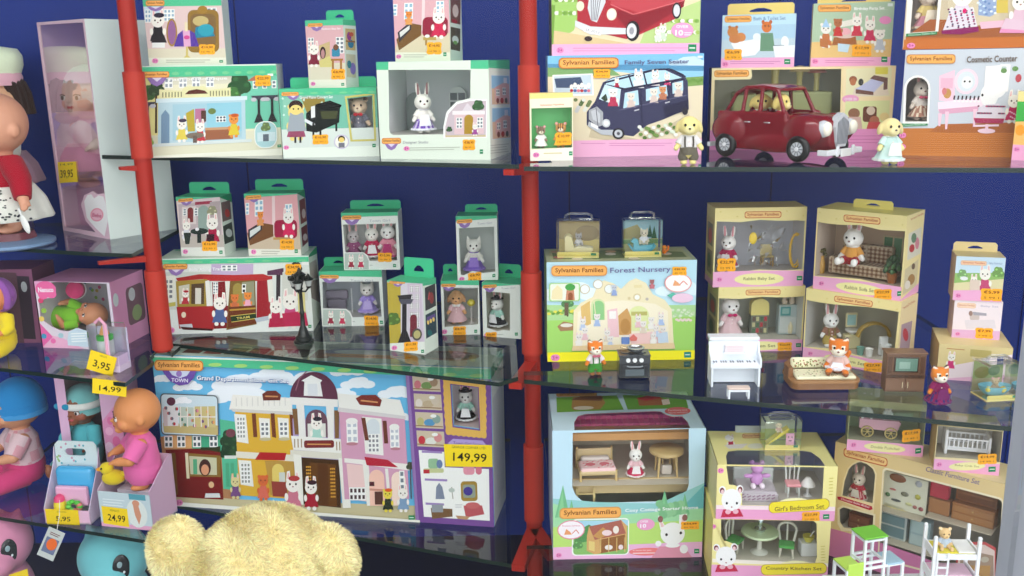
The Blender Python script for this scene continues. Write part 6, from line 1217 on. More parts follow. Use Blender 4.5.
def _bed():
    p = K1.inside(596,.05);t = thing('toy_bed','tan toy bed with pink flowered quilt, in the cottage window','toy furniture',p,.05)
    m = MB();m.box(-.036,-.03,.012,.036,.035,.017,(220,195,145),bev=.001)
    for x in (-.034,.034):
        for y in (-.028,.033): m.cyl((x,y,0),(x,y,.022 if y < 0 else .045),.0028,.0022,(214,186,130),10)
    m.box(-.034,.03,.018,.034,.034,.042,(222,198,150),bev=.002);m.box(-.034,-.03,.012,.034,-.027,.02,(222,198,150),bev=.001);mk('frame',m,'plastic',t)
    m = MB();m.box(-.034,-.029,.016,.034,.012,.026,(244,205,205),bev=.004,seg=3)
    for k in range(30): m.ell((-.03 + (k * 17 % 60) * .001,-.026 + (k * 11 % 36) * .001,.0262),(.0022,.0022,.0004),(222,110,120) if k % 2 else (250,240,235),6)
    for k in range(2): m.ell((-.013 + .027 * k,-.008,.0262),(.01,.008,.0006),(225,120,130),10)
    mk('quilt',m,'cloth',t)
    m = MB();m.box(-.028,.014,.018,.028,.029,.03,(238,226,218),bev=.005,seg=3);mk('pillow',m,'cloth',t)
_bed()
def _table():
    p = K1.inside(664,.05);t = thing('toy_table','round tan toy table on turned legs, in the cottage window','toy furniture',p)
    m = MB();m.lathe([(.03,.044),(.033,.046),(.033,.05),(.031,.052)],(206,176,120),24);mk('tabletop',m,'plastic',t,True)
    for k in range(4):
        a = PI / 4 + k * PI / 2;m = MB();m.cyl((.022 * math.cos(a),.022 * math.sin(a),.044),(.026 * math.cos(a),.026 * math.sin(a),0),.0032,.0018,(214,186,130),10);mk('leg',m,'plastic',t,True)
_table()
toyitem(lambda m: (m.box(-.01,-.008,.0,.01,.008,.02,(225,215,205),bev=.003),m.tube([(-.007,0,.02),(-.007,0,.03),(.007,0,.03),(.007,0,.02)],.0015,(205,180,130),6)),'toy_stool','small white toy stool under the round toy table','toy furniture',K1.inside(664,.052),smooth=False)

def bedroom_low(A,b):
    A.R(705,440,845,530,(242,230,158));A.P([(712,503),(760,505),(836,511),(838,530),(712,530)],(240,168,208));A.P([(712,500),(845,508),(845,512),(712,504)],(250,226,230))
    W = (248,246,244);rabbit_face(A,732,499,1.0,W);A.E(795,502,16,5,(248,242,190));A.P(skewed(rr(770,500,830,511,5),-.02,770),(190,150,60));A.P(skewed(rr(770.5,500.4,829.5,510.6,5),-.02,770),(246,226,60));A.T("Girl's Bedroom Set",776,508.5 - 1.5,825,506.2,4.6,(110,80,50),.01);A.age(722,467,2.6);A.mark(824,514,6,4.6)
    A.lines(829,480,833,6,3,(205,190,90),.7)
def rabbit_face(A,cx,cy,s,W):
    for q in (-1,1): A.E(cx + q * 9 * s,cy - 13 * s,3.6 * s,4.2 * s,W);A.E(cx + q * 9.4 * s,cy - 12.6 * s,2.4 * s,3 * s,(120,55,60));A.E(cx + q * 9 * s,cy - 11.5 * s,1.6 * s,2.2 * s,(240,205,205))
    A.P([(cx - 9 * s,cy + 6 * s),(cx + 8 * s,cy + 6 * s),(cx + 12 * s,cy + 14 * s),(cx - 12 * s,cy + 14 * s)],(200,50,80));A.E(cx,cy - 3 * s,10.5 * s,11 * s,W);A.E(cx - 5 * s,cy,1.1 * s,1.3 * s,(40,35,40));A.E(cx + 5.5 * s,cy + .4 * s,1.1 * s,1.3 * s,(40,35,40));A.E(cx,cy + 4 * s,.9 * s,.7 * s,(180,110,110));A.E(cx - 4 * s,cy + 8.6 * s,3 * s,2.4 * s,(235,180,195));A.E(cx + 4 * s,cy + 8.6 * s,3 * s,2.4 * s,(235,180,195))
def kitchen(A,b):
    A.R(705,508,845,600,(242,230,158));A.P([(700,566),(845,574),(845,604),(700,600)],(240,168,208));A.P([(712,560),(845,570),(845,574),(712,564)],(250,240,226));rabbit_face(A,726,561,1.0,(248,246,244));A.E(795,570,16,5,(248,242,190));A.P(rr(761,568,826,580,5),(190,150,60));A.P(rr(761.5,568.5,825.5,579.5,5),(246,226,60));A.T('Country Kitchen Set',766,572.6,821,575,4.6,(110,80,50),.01);A.age(714.5,524.5,2.6);A.mark(822,584,6,4.6);A.lines(821,550,825,6,3,(205,190,90),.7)
K3 = carton('toy_carton','yellow carton of green-seated kitchen chairs and a round table, lower of its pair','toy box',((715,516),(832,524),(825,596),(709,590)),ZC,d=1.535,yaw=-.08,D=.13,base=(242,230,160),side=(236,220,130),top=(240,226,150),inner=(176,170,150),back=(150,140,135),window=[(723,517),(760,518),(815,523),(818,526),(817,562),(814,571),(790,569),(760,567),(735,565),(735,545),(729,542),(722,540)],art=kitchen)
K2 = carton('toy_carton','yellow carton of bedroom furniture with mauve teddy, upper of its pair','toy box',((719,461),(837,470),(835,521),(714.5,514)),K3.top,d=1.535,yaw=-.08,D=.155,base=(242,230,160),side=(240,228,160),top=(236,220,130),inner=(180,176,176),back=(150,150,160),lid_window=True,window=[(728,463),(824,470),(823,501),(806,503),(780,504),(743,502),(743,486),(736,482),(730,481)],art=bedroom_low,sticker=(812,516,18,10),stick_txt=('27,99',))
K2.lid_col = (242,230,156)
def bed_lid(A): A.animal(732,428,16,dress=(190,50,80));A.P([(726,440),(748,439),(742,444),(730,444)],(226,216,210));A.logo(743,428,762,433,0,**RLOGO);A.E(755,442,8,3,(225,220,200));A.E(730,432,3,3,(246,240,236))
slant_lid(K2,425,711,816,[(711.5,424),(816,428),(837,470),(719,461)],[(727.5,462),(727,452),(729,447),(738,446),(800,449),(809,451),(818,459),(823.5,468.6)],bed_lid,.075)
def _tedbed():
    p = K2.inside(754,.045);t = thing('toy_bed','grey toy bed with flowered cover, in the bedroom furniture carton','toy furniture',p,-.1)
    m = MB();m.box(-.034,-.026,.004,.034,.03,.018,(196,186,192),bev=.003);m.box(-.036,.028,0,.036,.032,.04,(200,204,200),bev=.003);m.box(-.036,-.03,0,.036,-.026,.016,(190,180,186),bev=.002)
    for k in range(40): m.ell((-.03 + (k * 17 % 60) * .001,-.0302,.004 + (k * 7 % 11) * .001),(.0016,.0003,.0014),(150,120,140),6)
    mk('frame',m,'plastic',t);return p
pt = _tedbed()
toyitem(lambda m: (m.ell((0,0,.016),(.012,.009,.014),(206,150,205)),m.ell((0,-.002,.036),(.011,.01,.01),(206,150,205)),[m.ell((q * .009,0,.045),.005,(206,150,205)) for q in (-1,1)],[m.ell((q * .016,-.004,.022),(.008,.005,.004),(206,150,205)) for q in (-1,1)],[m.ell((q * .008,-.01,.005),(.005,.007,.005),(240,225,235)) for q in (-1,1)]),'teddy_bear','mauve toy teddy sitting on the grey toy bed','toy animal',tuple(pt + Vector((0,-.004,.0182))),'flock',smooth=True)
def _pchair():
    p = K2.inside(791,.045);t = thing('toy_chair','white ornate toy chair with pink seat, in the bedroom furniture carton','toy furniture',p,-.1)
    for q in (-1,1):
        for y in (-.009,.009): m = MB();m.cyl((q * .01,y,0),(q * .009,y,.02),.0016,.0022,(222,226,220),8);mk('leg',m,'plastic',t,True)
    m = MB();m.box(-.013,-.012,.02,.013,.012,.026,(235,160,165),bev=.002);mk('seat',m,'cloth',t)
    m = MB();
    for q in (-1,1): m.tube([(q * .01,.011,.026),(q * .011,.012,.04),(q * .012,.012,.05),(q * .005,.012,.055),(0,.012,.049)],.0017,(222,226,220),8);m.tube([(q * .004,.012,.026),(q * .004,.012,.05)],.0012,(222,226,220),6)
    mk('backrest',m,'plastic',t,True)
_pchair()
toyitem(lambda m: (m.lathe([(.008,0),(.003,.004),(.002,.022)],(225,225,222),12),m.lathe([(.013,.02),(.012,.024),(.004,.035)],(240,236,232),14)),'toy_table_lamp','white toy lamp beside the ornate pink-seated chair','toy furniture',K2.inside(806,.045),smooth=True)
m = MB();m.box(-.05,K2.D - .006,K2.fz + .03,-.005,K2.D - .0025,K2.fz + .09,(190,200,200));m.box(-.04,K2.D - .0068,K2.fz + .055,-.012,K2.D - .0055,K2.fz + .07,(226,110,130));m.box(.005,K2.D - .006,K2.fz + .03,.045,K2.D - .0025,K2.fz + .09,(150,130,140));mk('printed_backdrop',m,'print',K2.root)
def _kchair(px,dy,rz,lab):
    p = K3.inside(px,dy);t = thing('toy_chair',lab,'toy furniture',p,rz)
    for q in (-1,1):
        for y in (-.01,.01): m = MB();m.cyl((q * .012,y,0),(q * .01,y,.018),.0016,.0024,(226,222,205),8);mk('leg',m,'plastic',t,True)
    m = MB();m.box(-.014,-.013,.018,.014,.013,.024,(95,175,90),bev=.003);mk('seat',m,'cloth',t)
    m = MB();m.tube([(-.012,.012,.024)] + [(.016 * math.cos(a),.013,.045 + .014 * math.sin(a)) for a in [PI - k * PI / 8 for k in range(9)]] + [(.012,.012,.024)],.0024,(226,224,210),8);m.tube([(0,.013,.024),(0,.013,.058)],.0018,(226,224,210),6);mk('backrest',m,'plastic',t,True)
_kchair(733,.05,.9,'green-seated toy chair by the printed rabbit face, in the lower yellow carton');_kchair(784,.035,-.3,'green-seated toy chair in the middle of the lower yellow carton')
def _rtable():
    p = K3.inside(757,.045);t = thing('toy_table','round toy table with green glass top, in the lower yellow carton','toy furniture',p)
    m = MB();m.lathe([(.032,.038),(.034,.04),(.032,.043)],(196,214,170),28);mk('tabletop',m,'plastic',t,True)
    m = MB();m.lathe([(.016,0),(.005,.006),(.004,.02),(.007,.038)],(230,228,215),16);mk('pedestal',m,'plastic',t,True)
    return p
pr = _rtable()
toyitem(lambda m: (m.lathe([(.009,0),(.01,.004),(.004,.008),(.0035,.016),(.008,.022),(.005,.03)],(215,225,225),14)),'toy_cake_stand','small silver toy cake stand on the round green-topped table','toy furniture',tuple(pr + Vector((0,0,.0431))),'metal',smooth=True)
toyitem(lambda m: (m.box(-.015,0,0,.015,.024,.026,(232,234,232),bev=.002),m.lathe([(.006,.0262),(.01,.034),(.0105,.037),(.008,.036)],(225,215,90),14,c=(0,.01,0)),m.tube([(.002,.01,.034),(.009,.008,.048)],.0012,(240,240,236),6)),'toy_kitchen_unit','white toy kitchen unit with yellow mixing bowl, in the lower yellow carton','toy furniture',K3.inside(807,.03),smooth=False)
m = MB();m.box(.012,K3.D - .006,K3.fz + .03,.05,K3.D - .0025,K3.fz + .06,(205,130,70));m.box(-.06,K3.D - .006,K3.fz + .045,.01,K3.D - .0025,K3.fz + .075,(130,105,110));mk('printed_backdrop',m,'print',K3.root)

# classic furniture carton and the pram and cot cartons that stand on it
def classic(A,b):
    A.R(825,430,1010,640,(232,206,150));A.P([(828,527),(870,539),(920,556),(1006,590),(1006,640),(828,600)],(220,130,180))
    A.P([(842,480),(846,467),(851,462),(858,459),(866,462),(872,467),(875,473),(874,515),(840,500)],(244,224,180),[WC1]);A.P([(838,508),(843,505),(876,514),(876,533),(843,531),(839,524)],(244,230,195),[WC2]);A.P(skewed(rr(880.5,466,1000.5,560,5),.27,881),(246,232,200),[WC3])
    A.P([(837,496),(841,496),(872,506),(873,509),(870,510),(838,499)],(190,35,60));A.T('Chocolate Rabbit Mother',841,498,870,507,2.2,(250,220,225),.01);A.logo(841,446,885,455,.26,**RLOGO);A.T('Classic Furniture Set',923,468,976,482,5,(130,110,150),.012)
    A.P([(958,554),(962,546),(970,542),(985,542),(996,548),(999,600),(958,590)],(205,90,90));A.P([(960,556),(964,549),(971,545),(985,545),(995,551),(998,600),(960,590)],(236,215,205));A.P([(962,556),(972,551),(994,556),(996,580),(962,574)],(176,150,130));A.E(975,556,4,3,(240,236,230));A.E(986,560,4,3,(200,190,170));A.R(968,566,992,578,(196,150,90))
WC1 = [(843.5,480),(847,468),(852,463),(858,460.5),(865,463),(871,468),(873.5,474),(872.5,503),(842,495)]
WC2 = [(840,509),(844,507),(874,515.5),(874,532),(845,528),(841,522)]
WC3 = skewed(rr(882,468,999,558,4),.27,881)
C1 = carton('toy_carton','large tan furniture carton with arched doll window, behind the white toy bunk bed','toy box',((832.5,440),(1003.5,485),(998,612),(831,556)),ZC,D=.09,base=(232,206,150),side=(236,214,160),top=(236,216,165),inner=(190,182,165),back=(165,155,135),window=WC3,extra_windows=(WC1,WC2),art=classic,tray=.0014)
def c1at(px,py,dy): q = on_plane(px,py,C1.mid - C1.n * dy,C1.n);return q
def tray_shelf(px0,px1,py,dy=.03):
    a,c = c1at(px0,py,dy),c1at(px1,py,dy);la = C1.root.matrix_basis.inverted() @ a;lc = C1.root.matrix_basis.inverted() @ c;zz = (la.z + lc.z) / 2
    m = MB();m.box(la.x,.008,zz - .0012,lc.x,C1.D - .003,zz,(200,190,170));mk('inner_ledge',m,'print',C1.root);return C1.z + zz
C1.root.location = C1.root.location
bpy.context.view_layer.update()
zz = tray_shelf(842,874,500)
q = c1at(857.5,500,.03);critter('cream rabbit doll in red print dress, in the arched window of the tan furniture carton',(q.x,q.y,zz),C1.pxh(34),C1.yaw,'rabbit',(236,222,205),dress=(190,60,75),apron=(238,230,220),pattern=('p',(225,170,170)))
zz = tray_shelf(841,875,530)
def chest(m,w,h,d,c,n=2):
    m.box(-w / 2,0,0,w / 2,d,h,c,bev=.0015)
    for k in range(n): m.box(-w / 2 + .002,-.0008,.003 + (h - .005) * k / n,w / 2 - .002,.001,(h - .005) * (k + 1) / n,mixc(c,(230,200,160),.18),bev=.0006);m.ell((0,-.0014,.003 + (h - .005) * (k + .45) / n),.0014,(210,180,110),6)
q = c1at(858,530,.03);toyitem(lambda m: chest(m,.04,.03,.02,(120,55,40)),'toy_chest','dark red-brown toy chest in the small window of the tan carton','toy furniture',(q.x,q.y,zz),rz=C1.yaw)
zz = tray_shelf(882,925,511)
pn = [((898,478),(.03,.016),(140,90,60)),((919,484),(.012,.012),(190,195,200)),((893,489),(.012,.004),(200,120,110)),((905,494),(.014,.009),(130,130,110)),((918,497),(.01,.01),(190,185,90)),((888,494),(.009,.008),(90,130,80)),((896,500),(.018,.005),(90,95,90)),((909,504),(.012,.006),(205,205,150)),((915,507),(.008,.007),(170,110,100)),((921,509),(.009,.008),(150,80,80))]
q0 = c1at(904,493,.03);l0 = C1.root.matrix_basis.inverted() @ q0
m = MB();m.box(-.04,.0,-.034,.04,.002,.034,(226,226,205));cd = mk('accessory_card',m,'print',None,loc=q0);cd.rotation_euler = (0,.0,C1.yaw);tag(cd,'cream card of small toy kitchenware, in the tan furniture carton','toy accessories')
for k,((px,py),(w,h),c) in enumerate(pn):
    qq = cd.matrix_basis.inverted() @ c1at(px,py,.03);m = MB();m.ell((qq.x,-.0012,qq.z),(w / 2,.002,h / 2),c,12);mk('kitchenware_piece',m,'plastic',cd,True)
zz2 = tray_shelf(878,950,545,.03);zz1 = tray_shelf(928,996,521,.03)
q = c1at(891,545,.03);
toyitem(lambda m: (m.box(-.024,0,.0,.024,.02,.05,(196,205,200),bev=.002),m.box(-.021,-.0012,.028,.021,.001,.046,(120,150,155)),m.box(-.021,-.0012,.005,.021,.001,.024,(110,140,145)),m.box(-.024,0,.05,.024,.02,.072,(236,224,150),bev=.006)),'toy_cupboard','toy cupboard with cream curved top and grey doors, in the tan furniture carton','toy furniture',(q.x,q.y,zz2),rz=C1.yaw)
q = c1at(918,548,.03);toyitem(lambda m: (m.box(-.018,0,0,.018,.02,.05,(160,185,190),bev=.002),m.box(-.015,-.001,.026,.015,.001,.047,(180,205,205)),m.box(-.015,-.001,.003,.015,.001,.022,(180,200,200)),m.ell((.012,-.002,.024),.0016,(220,220,215),6)),'toy_refrigerator','grey-blue toy refrigerator in the tan furniture carton','toy furniture',(q.x,q.y,zz2),rz=C1.yaw)
q = c1at(938,515,.03);toyitem(lambda m: (m.box(-.018,0,0,.018,.02,.028,(170,120,80),bev=.002),m.box(-.018,0,.03,.014,.016,.058,(196,70,85),bev=.003)),'toy_armchair','toy armchair with red back and tan base, in the tan furniture carton','toy furniture',(q.x,q.y,zz1),'cloth',rz=C1.yaw)
q = c1at(972,521,.03);toyitem(lambda m: (chest(m,.07,.032,.022,(166,110,62),2),m.box(-.034,.012,.032,.034,.022,.066,(150,96,55),bev=.002),[m.box(-.03,.0115,.036 + .013 * k,.03,.0125,.046 + .013 * k,(128,78,44)) for k in range(2)]),'toy_sideboard','wide brown toy sideboard in the tan furniture carton','toy furniture',(q.x,q.y,zz1),rz=C1.yaw)
q = c1at(960,545,.03);toyitem(lambda m: (m.box(-.03,0,0,.03,.022,.02,(225,226,222),bev=.002),m.box(-.014,.002,.02,.014,.014,.026,(165,150,90),bev=.002)),'toy_sink_unit','white toy sink unit in the tan furniture carton','toy furniture',(q.x,q.y,zz2),rz=C1.yaw)
bpy.context.view_layer.update()

def smallw(x0,x1,y1l,sl,ptop,title):
    def f(A,b):
        w = x1 - x0;A.P([(x0 - 2,ptop),(x1 + 2,ptop + sl * w),(x1 + 2,ptop + 18 + sl * w),(x0 - 2,ptop + 18)],(240,172,210));A.P([(x0 + w * (.48 + .27 * math.cos(t)),ptop + 5 + sl * w * (.48 + .27 * math.cos(t)) + 4 * math.sin(t)) for t in [2 * PI * k / 20 for k in range(20)]],(240,232,170));A.T(title,x0 + w * .3,ptop + 5 + sl * w * .3,x0 + w * .68,ptop + 5 + sl * w * .68,2.4,(150,140,100));A.age(x0 + w * .08,ptop + 5 + sl * w * .08,2.2);A.mark(x1 - w * .12,ptop + 3 + sl * w * .88,6,5)
    return f
C2 = carton('toy_carton','clear-fronted carton of a rosy pram with white babies, on the tan furniture carton','toy box',((850,396),(926,408),(923.5,456),(847.5,441)),C1.top,d=1.585,yaw=-.3,D=.07,base=(196,200,150),side=(176,180,130),top=(190,195,150),inner=(150,160,120),back=(120,140,95),window=[(851,402),(925,414),(924,445),(890,439),(848,431)],art=smallw(848,925,441,.19,431,'Double Pushchair'),sticker=(911,434.5,19,11),stick_txt=('17,99',))
def _pram():
    p = C2.inside(878,.035);t = thing('toy_pram','rosy toy pram on spoked tan wheels, in the clear-fronted carton','toy furniture',p,C2.yaw)
    m = MB();m.prism([(-.036,.016),(.028,.014),(.034,.03),(.03,.034),(-.036,.034)],-.016,.016,(214,165,180),axis='y');mk('body',m,'plastic',t)
    for x in (-.022,.018):
        for y in (-.018,.018):
            m = MB();m.tube([(x + .01 * math.cos(a),y,.011 + .01 * math.sin(a)) for a in [k * 2 * PI / 14 for k in range(14)]],.0014,(205,185,120),6,closed=True)
            for k in range(3): a = k * PI / 3;m.cyl((x - .01 * math.cos(a),y,.011 - .01 * math.sin(a)),(x + .01 * math.cos(a),y,.011 + .01 * math.sin(a)),.0008,.0008,(205,185,120),6)
            mk('wheel',m,'plastic',t)
    return p
pp = _pram()
for dx,s,lab in ((-.024,1.0,'larger white rabbit baby sitting in the rosy toy pram'),(.012,.85,'smaller white rabbit baby sitting in the rosy toy pram')):
    critter(lab,tuple(pp + C2.t * dx + Vector((0,0,.0342))),.042 * s,C2.yaw,'rabbit',(240,242,240),inner=(235,205,205),dress=(230,235,238),pose='sit')
C3 = carton('toy_carton','clear-fronted carton of a white cot, on the far end of the tan furniture carton','toy box',((936,424),(1003,432),(999,476),(935,468)),C1.top,d=1.50,yaw=-.3,D=.07,base=(232,216,170),side=(205,176,120),top=(232,214,165),inner=(176,165,140),back=(205,200,190),window=[(937,424.5),(1002,432.5),(1000,463),(970,459),(936,456)],art=lambda A,b: (smallw(935,1000,468,.125,460,'Baby Crib')(A,b) if False else (A.P([(930,457),(1002,465),(1002,482),(930,474)],(240,172,210)),A.E(968,466,18,4,(240,232,170)),A.T('Baby Crib Set',956,464.6,980,467,2.4,(150,140,100)),A.age(940.5,463.5,2.2),A.mark(989,467,7,5))),sticker=(987.5,459.5,19,10),stick_txt=('14,99',))
def _cot():
    p = C3.inside(965,.02);t = thing('toy_cot','white railed toy cot in the far clear-fronted carton','toy furniture',p,C3.yaw);Wh = (244,244,246)
    m = MB();m.box(-.032,-.001,.008,.032,.03,.013,Wh)
    for y in (0,.03):
        m.box(-.034,y - .001,.028,.034,y + .0015,.031,Wh);m.box(-.034,y - .001,.012,.034,y + .0015,.015,Wh)
        for k in range(9): m.box(-.03 + k * .0073,y - .0006,.013,-.028 + k * .0073,y + .001,.03,Wh)
    mk('rails',m,'plastic',t)
    for x in (-.034,.034): m = MB();m.box(x - .0025,-.003,0,x + .0025,.033,.045 if x < 0 else .036,Wh,bev=.002);mk('end_panel',m,'plastic',t)
_cot()
# THINGS STANDING FREE ON THE SHELVES
def stand(px,py,z): p = on_z(px,py,z);return (p.x,p.y,z)
def stand_d(px,d,z): p = on_y(px,555,d);return (p.x,d,z)

# toy street lamp before the tram carton
def _street_lamp():
    p = stand(304,342,ZB);t = thing('toy_street_lamp','black toy street lamp standing before the red tram carton','toy lamp',p);K = (28,34,32);s = 1.0
    m = MB();m.lathe([(.021,0),(.021,.004),(.017,.006),(.017,.012),(.012,.016),(.008,.03),(.005,.036),(.0042,.06),(.0058,.064),(.004,.068),(.0036,.112),(.006,.116),(.003,.12)],K,20);mk('column',m,'plastic',t,True)
    for k in range(3):
        a = k * 2 * PI / 3 + .5;c = Vector((math.cos(a),math.sin(a),0)) * .018
        m = MB();m.tube([(0,0,.11),c * .6 + Vector((0,0,.108)),c + Vector((0,0,.116))],.002,K,8);m.lathe([(.003,.114),(.006,.118),(.0015,.12)],K,12,c=c);m.lathe([(.0105,.132),(.0115,.134),(.005,.139),(.002,.145)],K,12,c=c);o = mk('lamp_arm',m,'plastic',t,True)
        g = MB();g.lathe([(.005,.119),(.0085,.132)],(190,195,190),12,c=c);mk('lantern',g,'shiny',o,True)
    m = MB();m.lathe([(.004,.118),(.012,.143),(.014,.145),(.005,.152),(.002,.16)],K,14);mk('top_lantern',m,'plastic',t,True)
_street_lamp()

# fox figures, stove, piano, sofa, television
critter('fox doll in green trousers, standing before the forest nursery carton',stand(595,374.5,ZB),.068,.15,'fox',(232,130,50),top=(236,226,226),trousers=(70,150,60),bow=(205,110,130))
def _stove():
    p = stand(634.5,379.5,ZB);t = thing('toy_stove','black toy cooker with three white knobs, before the forest nursery carton','toy furniture',p,0);K = (42,46,52)
    m = MB();m.box(-.028,0,.002,.028,.038,.043,K,bev=.0015);m.box(-.029,-.001,.043,.029,.039,.046,(58,62,68),bev=.001);m.box(-.028,-.0008,.031,.028,.001,.043,(52,56,62));mk('body',m,'shiny',t)
    m = MB();m.box(-.024,-.0018,.005,.024,.0005,.029,(34,38,44),bev=.0008);m.box(-.017,-.0024,.008,.017,-.0012,.02,(88,98,104));m.tube([(-.014,-.002,.026),(-.01,-.0045,.0255),(.01,-.0045,.0255),(.014,-.002,.026)],.0012,(150,155,160),8);mk('oven_door',m,'shiny',t)
    for k in range(3): m = MB();m.cyl((-.012 + .012 * k,-.0035,.037),(-.012 + .012 * k,0,.037),.0038,.0042,(236,238,240),14);mk('knob',m,'plastic',t,True)
    for x in (-.014,.014): m = MB();m.lathe([(.009,.046),(.009,.0472),(.006,.0474)],(120,124,128),16,c=(x,.02,0));mk('hob',m,'metal',t,True)
    return p
sp_ = _stove()
def _pan(m):
    m.lathe([(.009,0),(.0145,.003),(.0165,.008),(.0158,.008),(.0135,.004),(.004,.002)],(205,210,212),24);m.tube([(-.015,0,.006),(-.028,.0,.009)],.0018,(214,190,150),8)
o = toyitem(_pan,'toy_frying_pan','silver toy frying pan on the black toy cooker','toy cookware',(sp_[0] + .004,sp_[1] + .019,ZB + .0476),'metal',smooth=True)
def _piano():
    p = stand(734,385,ZB);t = thing('toy_piano','white toy upright piano with pale pink music sheet','toy piano',p,-.04);Wh = (238,243,250)
    m = MB();m.box(-.042,.012,.001,.042,.034,.082,Wh,bev=.0012);m.box(-.044,.010,.08,.044,.036,.0855,Wh,bev=.001);mk('case',m,'plastic',t)
    m = MB();m.box(-.043,-.012,.034,.043,.013,.042,Wh,bev=.001);m.box(-.039,-.011,.042,.039,.005,.0435,(250,250,252),bev=.0004)
    for k in range(18): m.box(-.038 + .0042 * k,-.004,.0434,-.036 + .0042 * k,.004,.0446,(90,95,110) if k % 7 not in (2,6) else (250,250,252))
    mk('keyboard',m,'plastic',t)
    for q in (-1,1): m = MB();m.box(q * .041 - .002,-.012,0,q * .041 + .002,.014,.036,Wh,bev=.001);mk('leg',m,'plastic',t);m = MB();m.prism([(-.013,.036),(.013,.036),(.013,.078),(.006,.06),(-.013,.05)],q * .043 - .0015,q * .043 + .0015,Wh,axis='x');mk('cheek',m,'plastic',t)
    m = MB();m.box(-.017,.006,.058,.017,.0115,.0725,(236,226,230),bev=.001);m.box(-.019,.004,.056,.019,.0118,.0585,Wh)
    for k in range(4): m.box(-.014,.0057,.061 + k * .003,.014,.0061,.0616 + k * .003,(225,190,195))
    mk('music_stand',m,'plastic',t)
_piano()
def _stool():
    p = stand(738,397.5,ZB);t = thing('toy_piano_stool','white toy bench with beige seat, before the toy piano','toy furniture',p,-.04)
    m = MB();m.box(-.019,-.008,.016,.019,.008,.02,(226,202,188),bev=.0015);mk('seat',m,'plastic',t)
    m = MB();m.box(-.018,-.007,.0125,.018,.007,.016,(238,243,250));mk('frame',m,'plastic',t)
    for x in (-.0165,.0165):
        for y in (-.006,.006): m = MB();m.cyl((x,y,0),(x,y,.014),.002,.0022,(238,243,250),8);mk('leg',m,'plastic',t,True)
_stool()
def _tsofa():
    p = stand(823,387,ZB);t = thing('toy_chaise','brown wooden toy daybed with flowered cushions','toy furniture',p,-.02);Wd = (138,94,58)
    m = MB();m.prism(rr(-.06,-.022,.058,.05,.014),.003,.018,Wd);m.prism(rr(-.062,-.024,.06,.052,.016),.014,.0185,mixc(Wd,(230,180,120),.3));mk('frame',m,'plastic',t)
    m = MB();pts = [(-.058,.0),(-.058,.03),(-.045,.048),(-.02,.05),(.0,.05),(.03,.049)]
    for a,c in zip(pts,pts[1:]): 
        d = Vector((c[0] - a[0],c[1] - a[1],0));n = Vector((-d.y,d.x,0)).normalized() * .004;z0 = .016;z1 = .036 if a[0] < .0 else .03
        m.add([(a[0] - n.x,a[1] - n.y,z0),(c[0] - n.x,c[1] - n.y,z0),(c[0] + n.x,c[1] + n.y,z0),(a[0] + n.x,a[1] + n.y,z0),(a[0] - n.x,a[1] - n.y,.036),(c[0] - n.x,c[1] - n.y,.036),(c[0] + n.x,c[1] + n.y,.036),(a[0] + n.x,a[1] + n.y,.036)],[(0,1,2,3),(4,5,6,7),(0,1,5,4),(2,3,7,6),(1,2,6,5),(0,3,7,4)],Wd)
    mk('back_rail',m,'plastic',t)
    def flower(nm,build):
        m = MB();build(m);mk(nm,m,'cloth',t)
    rnd = random.Random(3)
    def seat(m):
        m.box(-.052,-.017,.0185,.052,.03,.025,(238,234,200),bev=.003)
        for k in range(70): x,y = rnd.uniform(-.05,.05),rnd.uniform(-.015,.028);m.ell((x,y,.0251),(.0014,.0014,.0003),[(120,125,70),(170,90,80),(150,150,90)][k % 3],6)
    def back(m):
        m.box(-.05,.03,.024,.03,.041,.044,(238,234,200),bev=.005,seg=3)
        for k in range(70): x,z = rnd.uniform(-.046,.026),rnd.uniform(.027,.042);m.ell((x,.0298,z),(.0014,.0003,.0014),[(120,125,70),(170,90,80),(150,150,90)][k % 3],6)
    flower('seat_cushion',seat);flower('back_cushion',back);return p
tp_ = _tsofa()
critter('fox doll in white apron dress, lounging on the flowered toy daybed',(tp_[0] + .026,tp_[1] + .008,ZB + .0252),.08,-.35,'fox',(226,125,50),dress=(226,190,180),apron=(240,240,246),pose='sit')
def _tv():
    p = stand(904,392,ZB);t = thing('toy_television_cabinet','dark brown toy television cabinet with greenish screen','toy furniture',p,-.1);Wd = (118,84,62);D2 = (92,62,44)
    m = MB();m.box(-.033,0,0,.033,.026,.068,Wd,bev=.0015);m.box(-.035,-.0015,.068,.035,.028,.071,mixc(Wd,(200,170,140),.2),bev=.001)
    for q in (-1,1):
        m.box(q * .027 - .0035,-.0008,.034,q * .027 + .0035,.001,.064,D2)
    m.box(-.033,-.001,.026,.033,.0015,.032,D2);
    for k in range(5): m.box(-.024 + k * .011,-.0016,.027,-.017 + k * .011,-.0004,.0305,(70,48,36))
    mk('cabinet',m,'plastic',t)
    m = MB();m.box(-.0205,-.0015,.036,.0205,.001,.0635,(70,50,40),bev=.001);m.box(-.018,-.0022,.0385,.018,.0,.061,(110,146,130));m.box(-.012,-.0026,.043,.006,-.0018,.055,(150,180,165));mk('screen',m,'shiny',t)
    for x in (-.0165,.0165): m = MB();m.box(x - .0155,-.0014,.003,x + .0155,.001,.0245,mixc(Wd,(190,150,120),.15),bev=.0006);d = mk('door',m,'plastic',t);m = MB();m.box(x * .15 - .0008 + (x > 0) * .002 - (x < 0) * .002,-.0024,.008,x * .15 + .0008 + (x > 0) * .002 - (x < 0) * .002,-.0013,.019,(200,180,150));mk('handle',m,'metal',d)
_tv()
critter('fox doll in plaid dress, standing beside the brown toy television',stand(937,404,ZB),.068,.05,'fox',(230,135,55),dress=(140,35,90),apron=(120,40,100),pattern=('p',(60,50,110)))

